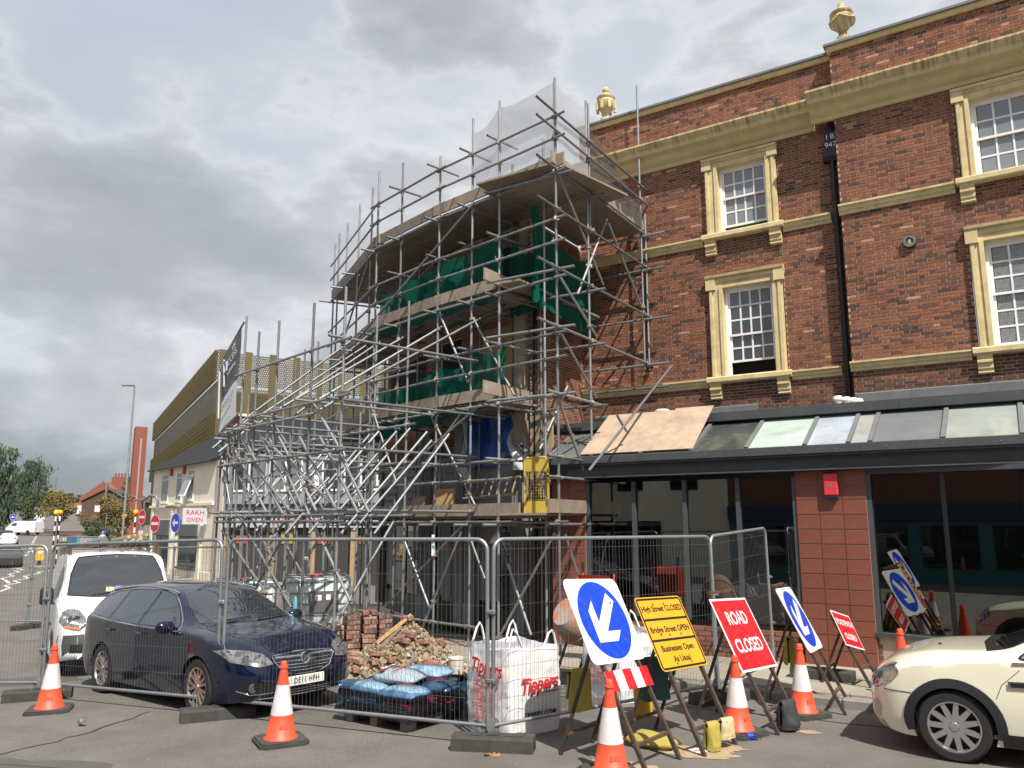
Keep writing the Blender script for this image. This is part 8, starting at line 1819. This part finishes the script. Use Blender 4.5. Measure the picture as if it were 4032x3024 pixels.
# grey shop building behind the scaffold legs
L1, A1 = frame_of((-13.9, 39.4), (-6, 37.5))
gb = thing('grey_shop', 'grey painted shop building with white first-floor windows behind the scaffold', 'building', (-13.9, 39.4, 0), A1)
GRY = mat('grey_render', (.27, .27, .3), .8, var=.08); hbox('wall', (0, 0, 2.2), (10, 6, 5.75), GRY, gb)
m = MB(); m.add([(-.1, -.3, 5.75), (10.2, -.3, 5.75), (10.2, 3, 7.6), (-.1, 3, 7.6), (-.1, 6, 5.75), (10.2, 6, 5.75)], [(0, 1, 2, 3), (3, 2, 5, 4), (0, 3, 4), (1, 5, 2)]); m.obj('roof', MT['slate'], gb)
hbox('eaves_board', (-.1, -.32, 5.6), (10.2, -.05, 5.74), MT['black'], gb)
for k in range(5):
    x = .3+k*1.95; w = hbox('window', (x, -.06, 3.7), (x+1.75, -.001, 5.35), MT['white'], gb)
    for q in range(2): hbox('pane', (x+.1+q*.83, -.075, 3.82), (x+.82+q*.83, -.061, 5.22), MT['pane_net'] if (k+q) % 3 else MT['pane_mid'], w)
hbox('band', (0, -.1, 2.98), (10, -.001, 3.12), MT['black'], gb); fs_o = hbox('shop_fascia', (0, -.16, 2.0), (10, -.001, 2.6), mat('fascia_pale', (.42, .42, .45), .7), gb)
lettering('RAKHI OVEN', .42, MT['sign_r'], fs_o, (3.8, -.17, 2.3), (pi/2, 0, 0)); sg2 = hbox('wall_sign', (4.1, -.12, 3.95), (4.9, -.065, 4.45), MT['white'], gb); lettering('KHAN', .26, MT['sign_r'], sg2, (4.5, -.13, 4.2), (pi/2, 0, 0))
hbox('shop_wall', (0, .05, -.8), (10, .3, 2.2), mat('dark_shop', (.04, .035, .035), .8), gb)
for k, (x, c) in enumerate(((.6, 'orange'), (3.0, 'y'), (4.9, 'orange'), (7, 'orange'))): hbox('window_poster', (x, .02, 1.25), (x+.6, .048, 1.6 if c == 'orange' else 1.8), mat('poster_%d' % k, (.45, .07, .02) if c == 'orange' else (.35, .3, .05), .6), gb)
for x in (0, 2.4, 4.5, 6.6, 8.6): hbox('shop_pier', (x, -.05, -.8), (x+.3, .049, 2.0), mat('yellow_brick_pier', (.4, .27, .14), .9, var=.2, vscale=8), gb)
# ------------------------------------------------------------ gold perforated car park
def perf(name, hole, sx, sz, dark):
    m = bpy.data.materials.new(name); m.use_nodes = True; N = m.node_tree.nodes; L = m.node_tree.links; p = N['Principled BSDF']; p.inputs['Base Color'].default_value = (.12, .095, .042, 1); p.inputs['Roughness'].default_value = .5; p.inputs['Metallic'].default_value = .35
    tcn = N.new('ShaderNodeTexCoord'); vo = N.new('ShaderNodeTexBrick'); mp = N.new('ShaderNodeMapping'); mp.inputs['Rotation'].default_value = (pi/2, 0, 0); L.new(tcn.outputs['Object'], mp.inputs[0]); L.new(mp.outputs[0], vo.inputs['Vector'])
    vo.inputs['Scale'].default_value = 1; vo.inputs['Brick Width'].default_value = sx; vo.inputs['Row Height'].default_value = sz; vo.inputs['Mortar Size'].default_value = hole; vo.inputs['Mortar Smooth'].default_value = 0
    vo.inputs['Color1'].default_value = (1, 1, 1, 1); vo.inputs['Color2'].default_value = (1, 1, 1, 1); vo.inputs['Mortar'].default_value = (0, 0, 0, 1)
    t = N.new('ShaderNodeBsdfTransparent'); mx = N.new('ShaderNodeMixShader'); L.new(vo.outputs[0], mx.inputs[0]); L.new(p.outputs[0], mx.inputs[1]); L.new(t.outputs[0], mx.inputs[2]); L.new(mx.outputs[0], N['Material Output'].inputs[0]); return m
GOLD = mat('gold_cladding', (.135, .108, .048), .5, .3, var=.08, vscale=.8, obj_rand=.07); PERF = perf('gold_perforated', .035, .17, .17, 0)
cpk = thing('gold_car_park', 'gold perforated metal clad multi-storey car park behind the cream house', 'building', (-22.4, 60, 0), 0)
Lc, Ac = 52.4, atan2(46, -25.1); n_ = 60; p_ = Lc/n_
tiers = ((13.0, 15.4, 'p'), (10.5, 13.0, 's'), (7.6, 10.5, 'p'), (4.6, 7.6, 's'))
rt = Matrix.Rotation(Ac, 4, 'Z')
for z0, z1, kd in tiers:
    mm = MB()
    if kd == 'p': mm.add([(0, 0, z0), (p_*.55, .35, z0), (p_*.55, .35, z1), (0, 0, z1), (p_, 0, z0), (p_, 0, z1)], [(0, 1, 2, 3), (1, 4, 5, 2)])
    else: mm.add([(0, -.02, z0), (p_*.985, -.02, z0), (p_*.985, -.02, z1), (0, -.02, z1)], [(0, 1, 2, 3)]); 
    me = mm.mesh('cladding_panel', PERF if kd == 'p' else GOLD)
    for k in range(n_): o = link('cladding_panel', me, cpk, (cos(Ac)*p_*k, sin(Ac)*p_*k, 0), (0, 0, Ac))
Ar = radians(32); q_ = .95
for k in range(19):
    for z0, z1 in ((12.7, 15.4), (9.6, 12.7), (6.5, 9.6)):
        x = k*q_*1.0; mm = MB(); solid = (k % 2 == 0)
        mm.add([(0, 0, z0), (q_*(.62 if solid else 1.38), 0 if not solid else .0, z0), (q_*(.62 if solid else 1.38), 0, z1-(.18 if not solid else 0)), (0, 0, z1-(.18 if not solid else 0))], [(0, 1, 2, 3)])
        o = mm.obj('cladding_panel', GOLD if solid else PERF, cpk, loc=(cos(Ar)*(x-(.38*q_ if not solid else 0)), sin(Ar)*(x-(.38*q_ if not solid else 0)) + (.08 if not solid else 0), 0), rot=Ar)
m = MB(); m.prism([(-.3, 1.5), (-24.5, 46), (-5, 60), (16, 11.5)], -1, 12.4); m.obj('deck_structure', mat('car_park_concrete', (.13, .125, .115), .9, var=.2, vscale=.4), cpk)
rtw = thing('red_stair_tower', 'terracotta clad stair tower at the far end of the gold car park', 'building', (-49.2, 107.5, 0), atan2(46, -25.1)); hbox('tower', (0, .0, -1), (3, 1.5, 15.1), mat('red_cladding', (.24, .07, .045), .7, var=.08), rtw); hbox('glazing_strip', (-.05, .6, 1), (-.001, .8, 13.5), mat('pale_strip', (.35, .3, .28), .4), rtw)
# ------------------------------------------------------------ brick pub and houses beyond the junction
pb = thing('brown_brick_house', 'brown brick gabled building with a silver flue beyond the junction', 'building', (-79.8, 150, 1.2), radians(-4))
PBK = mat('brown_brick', (.1, .06, .045), .9, var=.2, vscale=2); m = MB(); m.add([(0, 0, 0), (9, 0, 0), (9, 0, 5.2), (4.8, 0, 7.4), (0, 0, 5.2), (0, 9, 0), (9, 9, 0), (9, 9, 5.2), (4.8, 9, 7.4), (0, 9, 5.2)], [(0, 1, 2, 3, 4), (0, 4, 9, 5), (1, 6, 7, 2), (5, 9, 8, 7, 6)]); m.obj('wall', PBK, pb)
m = MB(); m.add([(-.3, -.3, 5.1), (4.8, -.3, 7.5), (9.3, -.3, 5.1), (-.3, 9.3, 5.1), (4.8, 9.3, 7.5), (9.3, 9.3, 5.1)], [(0, 1, 4, 3), (1, 2, 5, 4)]); m.obj('roof', mat('brown_roof', (.07, .055, .05), .9), pb)
m = MB(); m.tube((4.9, -.4, 2.5), (4.9, -.4, 8.3), .32, 10); m.obj('flue', MT['chrome'], pb); hbox('window', (1.6+1, -.05, 3.2), (3.6, -.001, 4.4), MT['white'], pb)
rh = thing('red_brick_house', 'red brick house with tall chimney stack behind the brown gable', 'building', (-90, 168, 1.6), radians(-6)); RB = mat('far_red_brick', (.24, .085, .055), .9, var=.15, vscale=2)
m = MB(); m.add([(0, 0, 0), (10, 0, 0), (10, 0, 6), (5, 0, 9.3), (0, 0, 6), (0, 8, 0), (10, 8, 0), (10, 8, 6), (5, 8, 9.3), (0, 8, 6)], [(0, 1, 2, 3, 4), (0, 4, 9, 5), (1, 6, 7, 2), (5, 9, 8, 7, 6), (4, 3, 8, 9), (3, 2, 7, 8)]); m.obj('wall', RB, rh)
c = hbox('chimney', (5.5, 2, 7), (9, 3.4, 10.4), RB, rh); 
for k in range(5): m = MB(); m.tube((5.9+k*.7, 2.7, 10.4), (5.9+k*.7, 2.7, 11.2), .18, 8); m.obj('chimney_pot', RB, c)
hbox('bay_window', (-.1, -.3, 2.6), (1.2, .0, 4.4), MT['white'], rh)
os_ = thing('orange_shop', 'low orange fronted shop far up the road', 'building', (-151, 262, 5.2), radians(-12)); hbox('front', (0, 0, 0), (9, 6, 3.8), mat('orange_front', (.55, .16, .06), .7), os_); hbox('sign_panel', (5.2, -.1, 1.5), (7, -.001, 4.4), mat('sign_red_orange', (.6, .09, .05), .6), os_); hbox('shop_window', (.5, -.05, .3), (4.8, -.001, 1.5), mat('shop_yellow', (.6, .42, .2), .6), os_)
lw = thing('low_brick_wall', 'low brick garden wall with stone coping behind the far white van', 'wall', (-69.5, 118.6, .3), radians(-3)); hbox('wall', (0, 0, -.3), (13, .25, .85), mat('low_wall_brick', (.16, .075, .055), .9, var=.2, vscale=3), lw); hbox('coping', (-.05, -.05, .85), (13.05, .3, .93), MT['fpave'], lw)
mw = thing('mural_wall', 'low teal painted wall with pink and white artwork at the junction', 'wall', (-48.2, 90.2, -.05), radians(14)); hbox('wall', (0, 0, 0), (2.3, .25, .8), mat('mural_teal', (.05, .25, .31), .7), mw); hbox('coping', (-.05, -.05, .8), (2.35, .3, .88), MT['fpave'], mw)
lettering('DOL', .62, mat('mural_pink', (.5, .2, .22), .7), mw, (1.05, -.006, .42), (pi/2, 0, 0), bold=.03); hbox('dark_panel', (-1.0, -.05, -.1), (-.02, .2, .85), mat('mural_blue', (.03, .1, .16), .7), mw)
# ------------------------------------------------------------ trees, shrubs and distant wood
tree('willow_tree', 'tall drooping willow at the left edge beyond the junction', -78.6, 124, 13.2, 3.4, 6.2, MT['leaf_w'], 4, .3, .9, 70, .2, 3, None, 80)
tree('loose_tree', 'open feathery tree right of the willow', -73.5, 124, 11.6, 3.2, 5.2, MT['leaf_w'], 4, .25, .25, 55, .17, 5, None, 60)
tree('young_tree', 'small green tree in front of the feathery tree', -70.3, 117.5, 6.0, 1.5, 2.6, MT['leaf'], 1.2, .1, 0, 30, .14, 6, None, 60)
tree('maple_tree', 'rusty orange and green tree behind the flashing beacons', -62.5, 112, 6.2, 2.6, 2.2, MT['leaf_a'], 2.2, .14, 0, 45, .15, 8, None, 60)
tree('garden_tree', 'yellow-green rounded tree in front of the brown gable', -47.2, 95, 5.6, 2.2, 2.0, MT['leaf_a'], 2.0, .14, 0, 45, .13, 9, None, 60)
tree('second_maple', 'ruddy tree at the foot of the terracotta tower', -40.5, 84, 5.4, 1.6, 2.4, MT['leaf_a'], 1.6, .12, 0, 34, .12, 10, None, 50)
tree('tower_tree', 'dark tree poking out left of the terracotta tower', -58.5, 124, 9.6, 1.6, 2.6, MT['leaf_w'], 4, .15, 0, 20, .16, 14, None, 50)
tree('shrub', 'dense green shrub behind the mural wall', -47.5, 92.6, 2.6, 1.7, 1.4, MT['leaf'], .6, .08, 0, 40, .11, 11, None, 60, 'shrub')
tree('shrub', 'low dark shrub beside the parking sign post', -44.3, 91.5, 1.7, 1.4, .9, MT['leaf'], .4, .06, 0, 26, .1, 12, None, 60, 'shrub')
fwm_ = MB(); rr3 = random.Random(3)
far = crown_mesh('far_wood', MT['leaf'], 0, 0, 0, 34, 6, 4.5, 160, .9, 0, 77, 60)
stuff(tag(link('far_wood', far, None, (-176, 300, 8.5)), 'dark belt of trees on the far hill at the road end', 'woodland'))
far2 = crown_mesh('far_wood', MT['leaf'], 0, 0, 0, 120, 10, 7, 240, 1.6, 0, 78, 60)
stuff(tag(link('far_wood', far2, None, (-360, 430, 15)), 'hazy wooded ridge at the left horizon behind the willow', 'woodland'))
# ------------------------------------------------------------ street furniture
lp = thing('lamp_post', 'tall grey lamp post rising beside the gold car park', 'lamp post', (-20.1, 42, gz(-20.1, 42)))
m = MB(); m.tube((0, 0, 0), (0, 0, 2), .085, 12); m.tube((0, 0, 2), (0, 0, 10.05), .065, 12, .045); m.obj('pole', MT['galv'], lp, smooth=50); m = MB(); m.cbox((-.32, -.05, 10.08), (.66, .16, .07), ch=.02); m.obj('lantern', MT['lead'], lp)
MT['amber'] = mat('amber_globe', (.85, .33, .02), .35); MT['amber_y'] = mat('yellow_globe', (.8, .65, .03), .35)
def beacon(x, y, label, z=None, yel=False):
    t = thing('belisha_beacon', label, 'beacon', (x, y, gz(x, y)+.1 if z is None else z), 0, 'zebra crossing beacons')
    for k in range(10): m = MB(); m.tube((0, 0, k*.32), (0, 0, (k+1)*.32), .05, 10); m.obj('pole_band', MT['white'] if k % 2 else MT['black'], t)
    m = MB(); m.lathe([(.03, 3.2), (.07, 3.25), (.05, 3.3)], 12); m.obj('collar', MT['black'], t)
    m = MB(); m.lathe([(.04, 3.28)] + [(.165*cos(a), 3.46+.18*sin(a)) for a in [(-.45+k/9*.95)*pi for k in range(10)]], 18); m.obj('globe', MT['amber_y'] if yel else MT['amber'], t, smooth=60)
beacon(-30.6, 54.4, 'yellow globed crossing beacon on the traffic island, nearer of the pair', yel=True); beacon(-31.1, 55.8, 'orange crossing beacon just behind the yellow globed one')
beacon(-27.35, 57.2, 'orange crossing beacon left of the tall lamp post', -.75); beacon(-22.75, 49, 'orange crossing beacon between the lamp post and the no-entry signs', -.6)
bl = thing('keep_left_bollard', 'yellow plastic keep-left bollard on the traffic island', 'bollard', (-31.35, 54.3, gz(-31.35, 54.3)+.12), radians(30))
m = MB(); m.tube((0, 0, 0), (0, 0, .3), .12, 12, .08); m.obj('base', MT['black'], bl); m = MB(); m.prism(rrect(.5, .85, .12), -.13, .13, TM((0, 0, .72), (pi/2, 0, 0))); m.obj('body', mat('bollard_yellow', (.7, .38, .02), .5), bl); m = MB(); m.lathe([(.001, 0), (.17, 0), (.17, .01)], 18, TM((0, -.14, .85), (pi/2, 0, 0))); m.obj('sign_face', MT['sign_w'], bl)
def disc_sign(name, label, x, y, zc, r, rz, kind, pole_top=None, z0=None):
    t = thing(name, label, 'traffic sign', (x, y, gz(x, y)+.1 if z0 is None else z0), rz); zb = t.location.z
    m = MB(); m.tube((0, .06, 0), (0, .06, (pole_top or zc+r)-zb), .045, 10); m.obj('pole', MT['galv'], t)
    m = MB(); m.lathe([(.001, 0), (r, 0), (r, -.02), (.001, -.02)], 30, TM((0, 0, zc-zb), (pi/2, 0, 0))); d = m.obj('disc', MT['sign_r'] if kind == 'noentry' else MT['sign_b'], t)
    if kind == 'noentry': m = MB(); m.box((-r*.72, -.012, -r*.17), (r*.72, -.004, r*.17), TM((0, 0, zc-zb))); m.obj('white_bar', MT['sign_w'], d)
    else:
        m = MB(); m.add([(r*.65, -.012, -r*.12), (r*.65, -.012, r*.12), (-r*.1, -.012, r*.12), (-r*.1, -.012, r*.45), (-r*.65, -.012, 0), (-r*.1, -.012, -r*.45), (-r*.1, -.012, -r*.12)], [(0, 1, 2, 6), (3, 4, 5)], TM((0, 0, zc-zb))); m.obj('white_arrow', MT['sign_w'], d)
    m = MB(); m.lathe([(r*.97, .001), (r*1.04, .001)], 30, TM((0, -.004, zc-zb), (pi/2, 0, 0)), cap=False); m.obj('rim', MT['sign_w'], d)
    return t, zb
t, zb = disc_sign('no_entry_sign', 'red no-entry disc on a hooked lamp pole left of the cream house', -14.95, 34, 2.18, .36, radians(-38), 'noentry', 2.9)
m = MB(); m.path([(0, .06, 2.9-zb), (0, .05, 3.15-zb), (-.1, 0, 3.32-zb), (-.3, -.1, 3.36-zb), (-.75, -.3, 3.1-zb)], .06, 8); m.obj('hood_lamp', MT['galv'], t, smooth=50)
t, zb = disc_sign('no_entry_sign', 'further red no-entry disc nearer the car park, with white plate below', -18.25, 40, 2.5, .35, radians(-40), 'noentry', 3.3)
hbox('plate', (-.2, -.03, 1.35-zb), (.2, -.0, 1.85-zb), MT['sign_w'], t); m = MB(); m.cbox((-.35, -.05, 3.35-zb), (.8, .15, .1), ch=.03); m.obj('sign_lantern', MT['lead'], t)
t, zb = disc_sign('one_way_sign', 'blue one-way arrow disc on the post in front of the cream house', -15.75, 38, 2.22, .45, radians(-42), 'blue', 2.9)
hbox('plate', (-.22, -.03, 1.15-zb), (.22, -.0, 1.6-zb), MT['sign_w'], t); m = MB(); m.cbox((-.45, -.05, 2.98-zb), (.9, .2, .12), ch=.04); m.obj('sign_lantern', MT['lead'], t)
disc_sign('arrow_sign', 'small round blue arrow sign on the far verge above the white van', -73.8, 120, 3.2, .42, radians(25), 'blue', None)
ps = thing('parking_sign', 'slim post with small blue sign beside the shrubs', 'traffic sign', (-43.5, 87, -.1)); m = MB(); m.tube((0, 0, 0), (0, 0, 3.4), .05, 8); m.obj('post', MT['galv'], ps); hbox('blue_plate', (-.3, -.08, 1.35), (.3, -.05, 1.65), MT['sign_b'], ps); m = MB(); m.cbox((-.1, 0, 3.4), (.6, .15, .06)); m.obj('lantern', MT['lead'], ps)
for k, (x, y, h) in enumerate(((-128, 226, 9), (-122, 240, 9), (-118, 250, 9))):
    t = thing('lamp_post', ('distant lamp post beside the far orange shop', 'distant lamp post right of the orange shop', 'distant lamp post behind the rusty tree')[k], 'lamp post', (x, y, gz(x, y))); m = MB(); m.tube((0, 0, 0), (0, 0, h), .1, 6); m.obj('pole', MT['galv'], t); m = MB(); m.cbox((-.4, 0, h), (1, .2, .12)); m.obj('lantern', MT['lead'], t)
gr_ = thing('planter_bench', 'brown timber planter bench at the kerb by the mural wall', 'bench', (-47.2, 86.5, -.1), radians(118))
for k in range(4): hbox('slat', (0, k*.2, .45), (4.5, k*.2+.16, .5), MT['board'], gr_)
for x in (.2, 2.2, 4.1): hbox('support', (x, 0, 0), (x+.2, .75, .449), MT['board'], gr_)
# ------------------------------------------------------------ pedestrian
def skin_body(name, joints, edges, parent, matr, sub=2):
    me = bpy.data.meshes.new(name); me.from_pydata([j[:3] for j in joints], edges, []); o = bpy.data.objects.new(name, me); COL.objects.link(o)
    md = o.modifiers.new('s', 'SKIN'); o.modifiers.new('u', 'SUBSURF').levels = sub
    for i, v in enumerate(me.skin_vertices[0].data): v.radius = (joints[i][3], joints[i][4] if len(joints[i]) > 4 else joints[i][3]); v.use_root = (i == 0)
    r = bpy.data.meshes.new_from_object(o.evaluated_get(bpy.context.evaluated_depsgraph_get())); bpy.data.objects.remove(o)
    r.materials.clear(); 
    for m_ in (matr if isinstance(matr, list) else [matr]): r.materials.append(m_)
    for f in r.polygons: f.use_smooth = True
    return link(name, r, parent)
pe = thing('person', 'person in a pale top walking on the pavement beyond the van', 'person', (-36.7, 73, gz(-36.7, 73)+.1), radians(200))
SKN = mat('skin', (.45, .27, .2), .6); TOP = mat('pale_top', (.5, .53, .6), .8); TRS = mat('dark_trousers', (.03, .035, .05), .8); HAIR = mat('fair_hair', (.4, .28, .13), .8)
J = [(0, 0, .95, .14, .1), (0, 0, 1.15, .13, .1), (0, .02, 1.38, .17, .1), (0, .02, 1.5, .06), (0, .04, 1.58, .075), (0, .05, 1.68, .09), (0, .04, 1.76, .06), (.19, 0, 1.42, .055), (.24, .04, 1.15, .045), (.2, .2, .95, .035), (-.19, 0, 1.42, .055), (-.25, -.04, 1.15, .045), (-.22, .12, .93, .035), (.09, 0, .88, .085), (.1, .12, .5, .06), (.1, .06, .08, .045), (.1, .2, .04, .04), (-.09, 0, .88, .085), (-.1, -.05, .5, .06), (-.1, -.22, .1, .045), (-.1, -.08, .04, .04)]
E_ = [(0, 1), (1, 2), (2, 3), (3, 4), (4, 5), (5, 6), (2, 7), (7, 8), (8, 9), (2, 10), (10, 11), (11, 12), (0, 13), (13, 14), (14, 15), (15, 16), (0, 17), (17, 18), (18, 19), (19, 20)]
pbod = skin_body('body', J, E_, pe, [TOP, TRS, SKN])
for f in pbod.data.polygons: z = f.center.z; f.material_index = 1 if z < .97 and abs(f.center.x) < .17 else (2 if z > 1.48 or (abs(f.center.x) > .17 and z < 1.1) else 0)
m = MB(); m.lathe([(.001, .1), (.07, .085), (.1, .03), (.1, -.04), (.085, -.1)], 14, TM((0, .02, 1.68)), cap=False); m.obj('hair', HAIR, pe, smooth=60)
